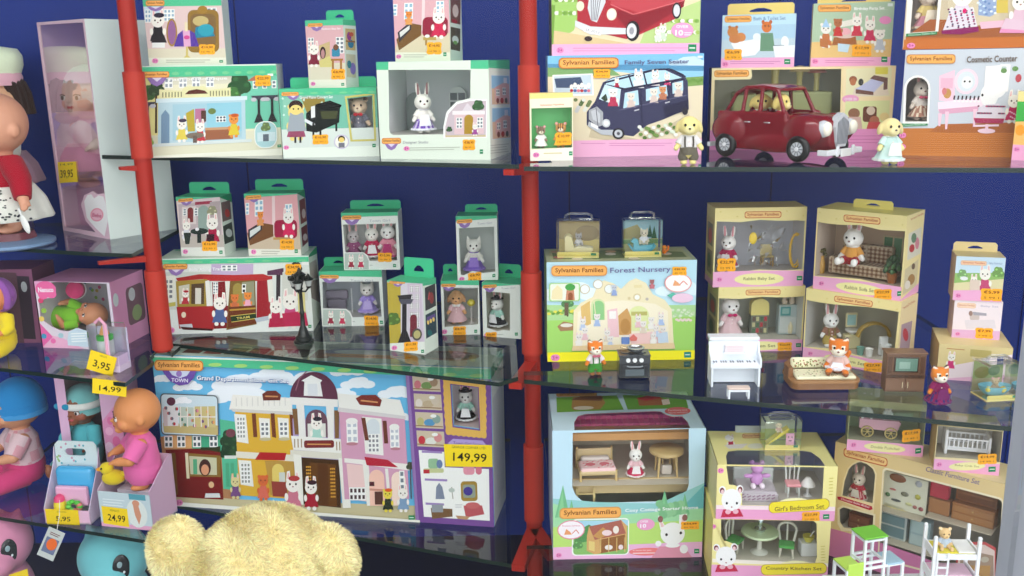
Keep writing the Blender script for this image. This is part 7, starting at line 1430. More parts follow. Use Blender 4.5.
# clear keepsake cases
def clear_case(label,x0,x1,ytop,ybot,z,d,depth,prints,extra=0,rz=0.0):
    a = on_y((x0 + x1) / 2,ytop * .4 + ybot * .6,d);w = (x1 - x0) * mpp(d) * .98;h = (ybot - ytop) * mpp(d)
    t = thing('keepsake_case',label,'toy case',(a.x,d,z),rz);hh = h * .84
    m = MB();m.box(-w / 2,0,.003,w / 2,depth,hh,(255,255,255),bev=.0015,seg=1)
    for q in (-1,1): m.box(q * w / 2 - .0008,-.001,hh,q * w / 2 + .0008,depth + .001,hh + .004,(255,255,255))
    mk('case_shell',m,'clear_case',t)
    m = MB();m.tube([(-w * .32,depth / 2,hh),(-w * .3,depth / 2,hh + h * .13),(-w * .2,depth / 2,hh + h * .16),(w * .2,depth / 2,hh + h * .16),(w * .3,depth / 2,hh + h * .13),(w * .32,depth / 2,hh)],.0022,(255,255,255),8);m.box(-w * .34,depth * .2,hh + .0005,w * .34,depth * .8,hh + .004,(255,255,255),bev=.001);mk('handle',m,'clear_case',t)
    m = MB();m.box(-w / 2 + .0015,.0015,0,w / 2 - .0015,depth - .0015,.0028,(240,225,150));m.face([(-w / 2 + .002,.0012,.0032),(w / 2 - .002,.0012,.0032),(w / 2 - .002,.0012,.0032 + h * .1),(-w / 2 + .002,.0012,.0032 + h * .1)],(240,224,130));m.face([(w * .3,.001,.005),(w * .42,.001,.005),(w * .42,.001,.0095),(w * .3,.001,.0095)],(40,140,90))
    A = Art(m,[(0,0),(100,0),(100,100),(0,100)],(-w / 2 + .002,depth - .002,.004),(w - .004,0,0),(0,0,hh - .008),(0,-1,0));prints(A);mk('printed_insert',m,'print',t,fix=False)
    c = Carton();c.t = Vector((math.cos(rz),math.sin(rz),0));c.loc = Vector((a.x,d,z + .0045));c.n = Vector((c.t.y,-c.t.x,0));c.w,c.h,c.depth = w,h,depth;return c
def pr1(A): A.R(0,0,100,100,(190,170,120));A.R(0,60,100,100,(225,205,130));A.E(70,40,30,25,(160,140,100))
def pr2(A): A.R(0,0,100,100,(150,190,200));A.R(0,60,100,100,(200,200,130));A.P([(0,30),(40,15),(70,60),(0,60)],(160,150,90));A.P([(68,55),(76,15),(84,55)],(40,90,60));A.P([(80,60),(88,20),(96,60)],(50,100,65));A.R(0,62,100,76,(120,160,100))
def pr3(A): A.R(0,0,100,100,(160,180,120));A.R(0,60,100,100,(190,180,140));A.E(30,40,25,20,(140,140,80));A.E(70,35,20,18,(110,140,100))
def pr4(A): A.R(0,0,100,100,(190,200,180));A.R(0,55,100,100,(170,190,110))
k1 = clear_case('clear case with a baby in a cream cradle, on the nursery carton',556,600,212,255,Q1.top,1.795,.045,pr1,rz=-.12)
def _cradle(m): m.prism([(-.026,.006),(-.02,.0),(.02,.0),(.028,.008),(.028,.013),(-.008,.013),(-.013,.034),(-.022,.037),(-.026,.034)],-.011,.011,(246,234,178),axis='y');m.ell((.006,0,.013),(.022,.0112,.004),(250,242,200));m.ell((-.02,0,.03),(.008,.0112,.01),(246,234,178))
q = k1.loc + k1.t * 0 - k1.n * .022;toyitem(_cradle,'toy_cradle','cream toy cradle inside the clear case','toy furniture',q,rz=-.12)
critter('grey striped kitten baby lying in the cream toy cradle',tuple(q + Vector((0.0,0,.0165))),.03,.1,'cat',(190,186,186),top=(226,222,220),pose='sit')
k2 = clear_case('clear case with a baby on a blue rocking horse, on the nursery carton',624,663,208,252,Q1.top,1.79,.042,pr2)
def _rock(m): 
    for y in (-.009,.009): m.tube([(.028 * math.sin(a),y,.03 - .028 * math.cos(a)) for a in [-1.1 + k * .22 for k in range(11)]],.0022,(80,180,200),8)
    m.prism([(-.018,.006),(.018,.006),(.02,.018),(.012,.017),(-.006,.016),(-.009,.028),(-.016,.03),(-.022,.024),(-.016,.02)],-.007,.007,(95,190,210),axis='y');m.box(-.012,-.009,.003,.012,.009,.007,(95,190,210))
q = k2.loc - k2.n * .02;toyitem(_rock,'toy_rocking_horse','light blue toy rocking horse inside the clear case','toy',q)
critter('cream kitten baby in white, riding the blue rocking horse',tuple(q + Vector((.004,0,.0192))),.036,-.2,'cat',(236,224,196),top=(240,240,244),pose='sit')
k3 = clear_case('clear case with a light blue toy bath, before the kraft carton',985,1022,366,411,ZB,1.50,.05,pr3,rz=.1)
def _tub(m): m.lathe([(.018,.001),(.026,.01),(.028,.016),(.026,.016),(.02,.006),(.003,.004)],(130,205,225),20,sq=.6);m.ell((.008,-.012,.012),(.006,.004,.006),(245,225,90));m.ell((-.016,-.01,.012),(.005,.004,.005),(245,225,90))
q = k3.loc - k3.n * .025;toyitem(_tub,'toy_bath','light blue toy bath with yellow ducks, in the clear case','toy furniture',q,smooth=True)
critter('tan bear baby sitting in the light blue toy bath',tuple(q + Vector((0,0,.006))),.03,0,'bear',(205,180,140),pose='sit')
k4 = clear_case('clear case with a yellow slide, on the bedroom furniture carton',764,803,408,445,CAM.z - .717 if False else K2.top,1.60,.045,pr4,rz=-.05)
def _slide(m): m.prism([(-.026,.002),(-.024,.0),(.006,.022),(.014,.03),(.012,.033),(.002,.026)],-.008,.008,(240,224,60),axis='y');m.cyl((.014,-.006,.0),(.01,-.006,.03),.0016,.0016,(240,224,60),8);m.cyl((.014,.006,.0),(.01,.006,.03),.0016,.0016,(240,224,60),8)
q = k4.loc - k4.n * .02;toyitem(_slide,'toy_slide','yellow toy slide inside the clear case','toy',q,rz=-.05)
toyitem(lambda m: (m.box(-.0075,-.001,0,.0075,.001,.026,(240,178,205),bev=.0008),m.ell((-.003,-.0012,.019),(.0008,.0005,.002),(60,40,50),6),m.ell((.003,-.0012,.019),(.0008,.0005,.002),(60,40,50),6),m.ell((0,-.0012,.012),(.003,.0005,.0012),(120,40,60),8)),'toy_door_panel','pink toy panel with a face beside the yellow toy slide','toy',k4.loc - k4.n * .006 + k4.t * .014)
critter('cream puppy baby on top of the yellow toy slide',tuple(q + Vector((-.004,.0,.024))),.022,0,'dog',(240,226,190),top=(226,190,170),pose='sit')
toyitem(lambda m: (m.ell((0,0,.006),(.005,.006,.006),(226,120,40)),m.ell((0,-.002,.014),(.0045,.004,.004),(230,135,50)),m.tube([(.004,.004,.004),(.009,.006,.008),(.009,.006,.015)],.0022,(226,120,40),8)),'squirrel_ornament','tiny orange squirrel ornament beside the rocking horse case','toy animal',(k2.loc.x + .045,k2.loc.y + .03,Q1.top),'flock',smooth=True)

# dogs and the red toy car on the topmost shelf
critter('cream dog doll in checked shirt and grey trousers, before the van carton',stand(688,164.5,ZA),.086,-.1,'dog',(242,226,150),top=(232,228,226),trousers=(110,104,90),muzzle=(246,234,170))
critter('cream dog doll in pale aqua dress, before the bedroom pictures',stand(888,164.5,ZA),.08,.1,'dog',(242,224,160),dress=(205,232,226),apron=(236,240,236),muzzle=(246,232,175))
def car():
    d = 1.735;c = on_y(782,150,d);t = thing('toy_car','red vintage toy car with silver grille, carrying two dogs','toy car',(c.x,d,ZA),math.radians(-27),None,1.08);t.rotation_euler.z = math.radians(-51);RC = (122,16,32)
    # local: x forward, y left, wheels on z = 0
    def build(m):
        k = (0,0,0)
        def sect(x,w,z0,z1,n=20,e=3.0): return [(x,w * math.copysign(abs(math.cos(a)) ** (2 / e),math.cos(a)),(z0 + z1) / 2 + (z1 - z0) / 2 * math.copysign(abs(math.sin(a)) ** (2 / e),math.sin(a))) for a in [2 * PI * i / n for i in range(n)]]
        st = [(-.122,.02,.03,.045),(-.116,.036,.018,.06),(-.1,.046,.012,.07),(-.085,.05,.011,.074),(-.079,.05,.011,.05),(0,.052,.011,.05),(.026,.05,.011,.05),(.032,.048,.011,.076),(.06,.04,.012,.0755),(.09,.031,.014,.073),(.104,.025,.018,.066),(.108,.014,.026,.055)]
        R = [sect(*s) for s in st];n = 20;vs = [v for r in R for v in r]
        m.add(vs,[(i * n + j,i * n + (j + 1) % n,(i + 1) * n + (j + 1) % n,(i + 1) * n + j) for i in range(len(st) - 1) for j in range(n)] + [tuple(range(n)),tuple(range((len(st) - 1) * n,len(st) * n))],k)
        for q in (-1,1):
            m.box(-.1,min(q * .0425,q * .05),.014,.04,max(q * .0425,q * .05),.077,k,bev=.003)
            m.ell((.068,q * .044,.048),(.036,.013,.026),k,18);m.ell((.02,q * .049,.026),(.06,.007,.014),k,16);m.ell((-.075,q * .047,.046),(.036,.013,.027),k,18)      # wings
            for pa,pb in (((.034,q * .042,.066),(.012,q * .036,.113)),((-.016,q * .044,.066),(-.016,q * .038,.116)),((-.052,q * .044,.066),(-.048,q * .038,.113)),((-.098,q * .036,.062),(-.072,q * .032,.106))): m.cyl(pa,pb,.0042,.0036,k,8)
            m.tube([(.014,q * .036,.112),(-.016,q * .038,.116),(-.05,q * .037,.115),(-.075,q * .031,.104)],.004,k,8)
        rf = [(.018,.034,.109,.114),(.0,.039,.112,.119),(-.03,.04,.113,.121),(-.055,.038,.111,.118),(-.08,.03,.1,.107)]
        R = [sect(*s) for s in rf];vs = [v for r in R for v in r]
        m.add(vs,[(i * n + j,i * n + (j + 1) % n,(i + 1) * n + (j + 1) % n,(i + 1) * n + j) for i in range(len(rf) - 1) for j in range(n)] + [tuple(range(n)),tuple(range((len(rf) - 1) * n,len(rf) * n))],k)
    blob('body',None,build,.0022,lambda p: RC,t,3,'shiny')
    Si = (206,210,216)
    for x in (.068,-.075):
        for q in (-1,1):
            m = MB();yc = q * .0545
            m.tube([(x + .0155 * math.cos(a),yc,.021 + .0155 * math.sin(a)) for a in [k * 2 * PI / 24 for k in range(24)]],.0058,(22,22,24),10,closed=True);o = mk('wheel',m,'plastic',t,True)
            m = MB();m.cyl((x,yc - .003 * q,.021),(x,yc + .004 * q,.021),.0125,.011,Si,20);m.cyl((x,yc + .004 * q,.021),(x,yc + .006 * q,.021),.004,.003,(235,236,240),12)
            for k in range(10): a = k * PI / 5;m.cyl((x,yc + .0042 * q,.021),(x + .011 * math.cos(a),yc + .0042 * q,.021 + .011 * math.sin(a)),.0008,.0008,(120,124,130),5)
            mk('hubcap',m,'shiny',o)
    m = MB();m.prism([(-.015,.032),(-.01,.024),(.01,.024),(.015,.032),(.0185,.055),(.012,.071),(0,.077),(-.012,.071),(-.0185,.055)],.1,.1115,Si,axis='x')
    for k in range(9): m.box(.1114,-.0145 + k * .0035,.028,.1122,-.0132 + k * .0035,.071 - abs(k - 4) * .002,(110,114,122))
    mk('grille',m,'shiny',t)
    for q in (-1,1): m = MB();m.ell((.1,q * .036,.053),(.012,.0125,.0135),Si,16);o = mk('headlight',m,'shiny',t,True);m = MB();m.ell((.107,q * .036,.053),(.006,.0105,.0115),(246,240,222),16);mk('headlight_lens',m,'shiny',o,True)
    m = MB();m.box(.112,-.05,.012,.118,.05,.021,(226,228,232),bev=.0015);m.box(.1,-.05,.012,.114,-.045,.021,(226,228,232),bev=.001);m.box(.1,.045,.012,.114,.05,.021,(226,228,232),bev=.001)
    for q in (-1,1): m.box(.1165,q * .022 - .003,.01,.12,q * .022 + .003,.026,(232,234,238),bev=.001)
    mk('front_bumper',m,'plastic',t);m = MB();m.box(.1185,-.014,.009,.1205,.014,.021,(238,238,236),bev=.0008);mk('number_plate',m,'plastic',t)
    m = MB();m.box(-.124,-.045,.014,-.118,.045,.022,(226,228,232),bev=.0015);mk('rear_bumper',m,'plastic',t)
    for q in (-1,1):
        for x in (-.035,.004): m = MB();m.tube([(x - .006,q * .0505,.06),(x - .004,q * .053,.06),(x + .004,q * .053,.06),(x + .006,q * .0505,.06)],.0012,(230,232,236),6);mk('door_handle',m,'metal',t)
    bpy.context.view_layer.update()
    for x,y,rz,lab in ((-.034,-.016,-.2,'cream dog doll in the rear seat of the red toy car'),(.006,-.016,.75,'cream dog doll at the wheel of the red toy car')):
        p = t.matrix_basis @ Vector((x,y,.0505));critter(lab,tuple(p),.078,rz,'dog',(238,216,130),top=(170,40,60),pose='sit',muzzle=(244,226,160),arms='down')
car()

# white toy furniture at the bottom right
def ladder_unit():
    rx = [on_y(q,570,1.36).x for q in (832,992)];m = MB();m.box(rx[0],1.30,ZC,rx[1],1.405,ZC + .1,(225,226,230),bev=.002);tag(mk('display_block',m,'plastic'),'pale block under the toy loft frame and toy bunk bed','block')
    p = stand_d(868,1.37,ZC + .1);t = thing('toy_loft_bed','white toy loft frame with lime green boards','toy furniture',(p[0],p[1],ZC + .1),.25);Wh = (240,243,246)
    def leg(x,y,z0,z1): m = MB();m.box(x - .0022,y - .0022,z0,x + .0022,y + .0022,z1,Wh,bev=.0006);mk('leg',m,'plastic',t)
    for x in (-.018,.018):
        for y in (-.016,.016): leg(x,y,0,.092)
    for x in (-.05,.05):
        for y in (-.02,.014): leg(x,y,0,.045)
    m = MB()
    for z in (.09,.052): 
        for y in (-.016,.016): m.box(-.019,y - .0018,z - .0036,.019,y + .0018,z,Wh)
        for x in (-.018,.018): m.box(x - .0018,-.016,z - .0036,x + .0018,.016,z,Wh)
    for y in (-.02,.014): m.box(-.05,y - .0016,.041,.05,y + .0016,.0446,Wh)
    for x in (-.05,.05): m.box(x - .0016,-.02,.041,x + .0016,.014,.0446,Wh)
    mk('rails',m,'plastic',t)
    for (x0,y0,x1,y1,z,c,nm) in ((-.021,-.019,.021,.019,.0945,(120,200,60),'top_board'),(-.052,-.022,-.022,.016,.048,(190,226,90),'side_board'),(.022,-.022,.052,.016,.046,(170,205,225),'side_board')): m = MB();m.box(x0,y0,z - .003,x1,y1,z,c,bev=.001);mk(nm,m,'plastic',t)
    m = MB();m.box(-.05,-.0225,.03,-.022,-.0195,.056,(190,226,90),bev=.001);mk('end_board',m,'plastic',t)
ladder_unit()
def bunk():
    p = stand_d(951,1.35,ZC + .1);t = thing('toy_bunk_bed','white toy bunk bed with yellow upper mattress','toy furniture',(p[0],p[1],ZC + .1),-.08);Wh = (244,246,248);W2 = .033
    for x in (-W2,W2):
        for y in (-.02,.024): m = MB();m.box(x - .0026,y - .0026,0,x + .0026,y + .0026,.1,Wh,bev=.0006);m.ell((x,y,.102),.0034,Wh,8);mk('bedpost',m,'plastic',t)
    m = MB()
    for z in (.066,.026):
        for y in (-.02,.024): m.box(-W2,y - .0012,z,W2,y + .0012,z + .009,Wh)
        for x in (-W2,W2): m.box(x - .0012,-.02,z,x + .0012,.024,z + .014,Wh)
        m.box(-W2,-.02,z,W2,.024,z + .002,Wh)
    mk('frame',m,'plastic',t)
    m = MB();m.box(-.03,-.018,.0685,.03,.022,.076,(226,215,70),bev=.002);m.box(.004,-.0185,.0755,.03,.0225,.0785,(240,240,236),bev=.001);mk('mattress',m,'cloth',t)
    m = MB();m.box(-.03,-.018,.0285,.03,.022,.037,(246,205,225),bev=.002);mk('lower_mattress',m,'cloth',t)
    m = MB();
    for x in (-.029,-.013): m.box(x - .0014,-.0245,.0,x + .0014,-.0225,.078,Wh)
    for k in range(5): m.box(-.029,-.0243,.01 + k * .014,-.013,-.0227,.0128 + k * .014,Wh)
    mk('ladder',m,'plastic',t);return p
bp = bunk()
critter('small tan bear sitting on the upper bunk',(bp[0] - .012,bp[1] + .002,ZC + .1762),.042,-.1,'bear',(232,196,140),inner=(240,220,180),top=(190,205,220),pose='sit')

# FAR LEFT
# tall white doll box on the upper short shelf
def dollbox(A,b):
    A.R(30,15,116,245,(222,190,204));
    A.P([(86,203),(89,197),(93,196),(96,200),(100,197),(105,198),(108,206),(110,222),(107,237),(98,229),(89,219)],(240,240,240));A.E(99,216,6.5,6.5,(235,150,170));A.E(99,216,5.4,5.4,(240,190,205));A.T('Bebe',94.5,216,103.5,217,4,(190,70,110),.02)
D1 = carton('doll_box','tall white and pink doll box with 39,95 label, before the red post','toy box',((33.5,24.5),(81.5,17),(112.5,240),(66.5,231)),ZL1,D=.16,base=(222,196,206),side=(222,232,226),top=(200,190,190),inner=(205,150,175),back=(200,140,170),window=[(36,27),(80,21),(107.5,195),(98,196),(94,193),(86,197),(83,206),(88,222),(98,233),(68,228)],art=dollbox,sideart=('r',UV,lambda A: A.R(0,0,1,1,(224,234,228))))
stuck_label(D1,[(59,165),(77,164),(79.5,184),(61.5,185.5)],'39,95','14,99')
baby('baby_doll','pale doll in white cap and pink dress, inside the tall white box','doll',tuple(D1.inside(102,.085) + Vector((0,0,.1))),-.3,.25,skin=(236,200,186),suit=(236,190,205),cap=(236,238,236),skirtc=(228,150,180),legs='stand',reach=.3)
m = MB();m.box(-.1,.0,0,.07,.1,.0995,(222,170,195));q = D1.inside(95,.04);o = mk('doll_stand',m,'print',D1.root);bpy.context.view_layer.update();o.location = (D1.root.matrix_basis.inverted() @ q);o.scale = (.6,1,1)
def cone_hat(parent): pass
# jacketed doll on a round stand, capped doll behind it
p = on_y(10,230,1.96);
m = MB();m.lathe([(.08,0),(.085,.004),(.085,.01),(.06,.016)],(120,150,185),32);m.lathe([(.05,.016),(.045,.03)],(120,60,70),24)
st = mk('display_stand',m,'plastic',None,True,loc=(p.x,1.96,ZL1));tag(st,'round blue-grey stand under the red-jacketed doll','stand')
jk = baby('baby_doll','red-jacketed baby doll in white flowered skirt, standing on the short upper shelf','doll',(p.x,1.96,ZL1 + .0302),-.55,.285,skin=(222,160,130),suit=(168,22,44),skirtc=(226,226,216),sleeves='long',legs='stand',reach=.25,pattern=None,hand_s=.085,arms='out')
for k in range(0): pass
sk = [c for c in jk.children if c.name.startswith('skirt')][0]
m = MB();rnd = random.Random(5)
for k in range(240):
    a = rnd.uniform(PI,2 * PI);f = rnd.random();r = .312 * (1 - f) + .215 * f;z = .115 * (1 - f) + .335 * f;r *= 1 + .05 * math.cos(9 * a)
    m.ell((r * math.cos(a) * 1.006,r * math.sin(a) * 1.006,z),(.011,.011,.007),[(70,80,76),(110,120,110),(60,60,70)][k % 3],5)
mk('skirt_print',m,'cloth',sk)
m = MB();m.lathe([(.05,0),(.055,.01),(.045,.085)],(90,80,120),24);cs = mk('display_stand',m,'plastic',None,True,loc=(p.x - .085,2.11,ZL1));tag(cs,'small dark stand under the tall-capped doll','stand')
ck = baby('baby_doll','dark-haired doll in tall white cap, behind the red-jacketed doll','doll',(p.x - .085,2.11,ZL1 + .0852),-.25,.285,skin=(226,178,140),suit=(214,220,214),hair=(50,34,30),sleeves='long',legs='stand',reach=.3,skirtc=(150,120,140))
m = MB();m.lathe([(.235,.84),(.24,.9),(.23,.93)],(226,176,190),28,c=(0,.02,0));mk('hat_band',m,'cloth',ck,True)
m = MB();m.lathe([(.225,.92),(.25,.99),(.25,1.06),(.22,1.11),(.1,1.13)],(226,240,208),28,c=(0,.02,0),wob=(.02,9));mk('hat_crown',m,'cloth',ck,True)
m = MB();m.ell((0,-.02,.57),(.2,.17,.07),(222,176,196));mk('scarf',m,'cloth',ck,True)
bpy.context.view_layer.update()
hw = jk.matrix_basis @ Vector((.355,-.1,.2))
sm = MB();sm.ell((0,0,0),(.007,.0025,.02),(232,232,228),14);sm.tube([(0,0,.018),(0,0,.034)],.0022,(232,232,228),8)
o = mk('toy_spoon',sm,'plastic',None,True,loc=(hw.x + .004,hw.y - .004,hw.z - .03));o.rotation_euler = (0,math.radians(-16),0);tag(o,"white toy spoon in the red-jacketed doll's hand",'toy')
def ticket(name,label,quad,depth,txt,tilt=0.0,small=True,z=None):
    """yellow shop price card, standing at a shelf edge"""
    mid = on_y((quad[0][0] + quad[2][0]) / 2,(quad[0][1] + quad[2][1]) / 2,depth)
    rest = z
    l,r_ = on_y(quad[3][0],quad[3][1],mid.y),on_y(quad[2][0],quad[2][1],mid.y);w = (r_ - l).length;h = abs(on_y(*quad[0],mid.y).z - l.z)
    if rest is not None: mid.z = rest + h / 2 + .0016
    m = MB();A = Art(m,[(0,0),(1,0),(1,1),(0,1)],(-w / 2,-.0005,-h / 2),(w,0,0),(0,0,h),(0,-1,0));m.box(-w / 2,-.0005,-h / 2,w / 2,.0005,h / 2,(250,214,40));A.k = 3
    if txt: A.T(txt,.2,.62,.84,.62,.42,(40,34,20),.012)
    if small: A.T('NENUCO',.36,.13,.64,.13,.09,(120,100,40))
    o = mk(name,m,'print',None,fix=False,loc=mid);o.rotation_euler = (tilt,-math.atan2(r_.z - l.z,r_.x - l.x),0);return tag(o,label,'price label')
pt1 = on_z(21,243,ZL1 + .004)
m = MB();m.box(-.035,-.02,-.0005,.035,.02,.0005,(250,222,50));A = Art(m,[(0,0),(1,0),(1,1),(0,1)],(-.035,-.02,.0005),(.07,0,0),(0,.04,0),(0,0,1));A.k = 2;A.T('34,95',.25,.6,.8,.6,.4,(60,50,25),.01)
o = mk('price_card',m,'print',None,fix=False,loc=(pt1.x,pt1.y + .005,ZL1 + .0035));o.rotation_euler = (math.radians(8),0,-.1);tag(o,'yellow price card lying before the red-jacketed doll','price label')

# middle short shelf
pl = on_y(8,345,1.93)
yb = baby('plush_baby','yellow plush baby doll with purple hood','doll',(pl.x - .012,1.93,ZL2),-.2,.16,skin=(222,140,90),suit=(240,215,50),trousers=(238,212,45),hood=(150,90,170),sleeves='long',fabric='flock',reach=.35,hand_s=.11)
m = MB()
for k in range(5): a = k * 2 * PI / 5;m.ell((.045 * math.cos(a),-.175,.4 + .045 * math.sin(a)),(.036,.012,.036),(70,180,190),10)
m.ell((0,-.182,.4),(.03,.012,.03),(236,236,230),10);mk('flower_patch',m,'cloth',yb,True)
def dimbox(A,b): A.R(-30,258,40,345,(150,96,125));A.R(-10,272,20,340,(110,80,90));A.R(20,275,32,335,(70,60,70));A.E(26,285,3,5,(200,205,205))
D2 = carton('doll_box','dusky pink box behind the yellow plush baby','toy box',((-22,271),(35,268),(37,338),(-20,342)),ZL2,d=2.0,yaw=.0,D=.1,base=(160,105,132),side=(120,84,104),top=(130,84,108),art=dimbox)
def nen(A,b):
    A.R(34,270,120,355,(226,214,226));A.P([(37,331),(60,338),(80,352),(118,356),(38,350)],(240,180,210));A.P([(37,278),(52,276),(52,284),(37,290)],(236,170,205));A.P([(37,322),(50,336),(37,345)],(235,110,175))
    for x,y,c in ((42,300,(220,80,120)),(44,310,(150,190,80)),(41,318,(240,210,110)),(41.5,335,(80,160,200)),(47,291,(190,150,200)),(50,340,(240,120,180)),(58,335,(170,205,215))): A.E(x,y,2.6,2.6,c)
    A.E(48,289,10,8,(238,110,165));A.E(45,294,5,5,(238,110,165));A.E(53,294,5,4,(238,110,165));A.T('Nenuco',40.5,289.5,55.5,289.5,5,(252,240,248),.03)
    A.P([(64,340),(66,332),(74,328),(84,331),(88,340),(88,348),(64,345)],(205,225,236));A.lines(68,333,84,4,2.6,(240,248,250),1.2);A.E(85,309,.1,.1,(255,255,255))
    A.E(92,308,6,7,(140,190,195)) if False else None
D3 = carton('doll_box','pink box with a large clear window and a green-suited baby doll lying in it','toy box',((37.5,281),(113,283),(114,352),(39.5,346)),ZL2,d=1.95,yaw=-.16,D=.13,base=(232,175,208),side=(236,160,205),top=(200,140,175),inner=(176,170,178),back=(168,164,172),window=[(48,283),(60,281.5),(110,284),(111,345),(90,342),(86,333),(76,328),(66,331),(58,330),(50,326),(40,318),(40,298),(50,298),(57,294),(58,287)],art=nen,sideart=('r',UV,lambda A: (A.R(0,0,1,1,(236,165,205)),A.P(rr(.42,.25,.95,.82,.08),(130,100,110)),A.E(.6,.7,.1,.1,(210,215,215)),A.E(.7,.4,.15,.12,(150,170,120)),A.E(.12,.72,.08,.1,(230,240,240)))))
m = MB();rnd = random.Random(8);b_ = D3
for k in range(26): A_x,A_z = rnd.uniform(-b_.W * .42,b_.W * .1),rnd.uniform(.03,b_.H * .9);m.ell((A_x,b_.D - .003,A_z),(.004,.0006,.004),[(205,90,130),(130,170,80),(120,150,180),(190,160,90)][k % 4],8)
mk('printed_dots',m,'print',D3.root)
pd = D3.inside(98,.07)
lb = baby('baby_doll','baby doll in lime green suit, lying inside the pink window box','doll',tuple(pd + Vector((.0,.0,.06))),0,.135,skin=(206,140,100),suit=(130,200,50),trousers=(130,200,50),reach=.6,legs='stand')
ly = Vector((0,.8,-.6));lz = Vector((.97,-.2,.1)).normalized();lx = ly.cross(lz).normalized();ly = lz.cross(lx);Mx = Matrix((lx,ly,lz)).transposed();lb.rotation_euler = Mx.to_euler();lb.location = D3.inside(56,.06) + Vector((0,0,.035))
m = MB();m.lathe([(.015,0),(.02,.008),(.018,.018),(.008,.023)],(200,60,110),20);m.lathe([(.0205,-.002),(.021,.004)],(236,236,236),20);o = mk('doll_bonnet',m,'cloth',None,True,loc=D3.inside(84,.06) + Vector((0,0,.1)));o.rotation_euler = (math.radians(80),0,.2);tag(o,'crimson doll bonnet with white trim, in the pink window box','doll clothes')
# bottle pack and its label
def bottle_pack():
    p = stand(105,372,ZL2);t = thing('toy_bottle_pack','clear pack with a green-topped toy feeding bottle, yellow 3,95 label on it','toy',p,-.2,None,1.1);
    m = MB();m.box(-.03,0,0,.03,.035,.012,(226,205,230),bev=.001);m.box(.014,.0,.012,.03,.03,.03,(216,190,225),bev=.001);m.box(-.03,.033,.0,.03,.035,.075,(214,205,232));mk('card_tray',m,'print',t)
    m = MB();m.box(-.029,.001,.0122,.029,.0325,.085,(255,255,255),bev=.002,seg=1);mk('blister',m,'clear_case',t)
    m = MB();m.lathe([(.0135,.013),(.0145,.016),(.0145,.05),(.0125,.056)],(226,230,232),20,c=(-.004,.017,0));bt = mk('bottle',m,'plastic',t,True)
    m = MB();m.lathe([(.0145,.056),(.0145,.064),(.01,.066)],(60,190,70),20,c=(-.004,.017,0));mk('bottle_ring',m,'plastic',bt,True)
    m = MB();m.lathe([(.009,.066),(.007,.073),(.004,.08),(.003,.083)],(240,170,90),16,c=(-.004,.017,0));mk('teat',m,'plastic',bt,True)
    m = MB();m.tube([(.012,-.002,.03),(.014,-.004,.09),(.004,-.003,.1),(-.006,-.003,.092)],.003,(236,170,195),8);m.box(.009,-.004,.016,.017,-.002,.09,(226,196,215));mk('ribbon',m,'cloth',t)
bottle_pack()
ticket('price_label','yellow 3,95 price label before the toy bottle pack',((88,344),(114,351),(114,372),(88,364)),on_z(105,372,ZL2).y - .012,'3,95',z=ZL2)
e_ = on_z(110,381,ZL2)
ticket('price_label','yellow 14,99 price label hanging under the short shelf edge',((92,378),(127,380),(127,397),(93,393)),e_.y - .003,'14,99',small=False)

# lower short shelf: dolls
pb = on_y(21,440,2.0)
baby('baby_doll','baby doll in bright blue cap and pink flowered top','doll',(pb.x,2.0,ZL3),-.95,.245,skin=(222,160,122),suit=(228,196,200),trousers=(215,70,125),cap=(45,140,205),pattern=(222,160,170),reach=.45)
def pinkdoll(A,b): A.R(56,372,126,500,(222,180,210));A.P([(104,420),(126,400),(126,470),(106,480)],(226,150,190));A.E(110,430,4,4,(240,180,210));A.E(116,440,4,5,(226,110,160));A.E(108,445,4,5,(240,200,220));A.E(112,420,3,4,(226,120,170))
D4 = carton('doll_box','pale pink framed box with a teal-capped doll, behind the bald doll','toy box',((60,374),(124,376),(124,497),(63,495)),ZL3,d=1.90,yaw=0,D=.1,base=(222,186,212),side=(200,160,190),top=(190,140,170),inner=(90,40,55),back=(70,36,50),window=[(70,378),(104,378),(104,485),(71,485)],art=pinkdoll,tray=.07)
td = baby('baby_doll','dark-skinned doll in teal cap and suit, inside the pale pink framed box','doll',tuple(D4.inside(93,.035)),-.25,.18,skin=(140,84,58),suit=(96,196,205),trousers=(110,180,185),cap=(120,190,190),reach=.3,sleeves='long')
m = MB();m.lathe([(.232,.77),(.245,.785),(.245,.83),(.23,.85)],(232,234,228),28,c=(0,.03,0));mk('hat_band',m,'cloth',td,True)
for q in (-1,1): m = MB();m.ell((-.1 + q * .05,-.21,.82),(.055,.02,.04),(40,150,190),10);mk('bow',m,'cloth',td,True)
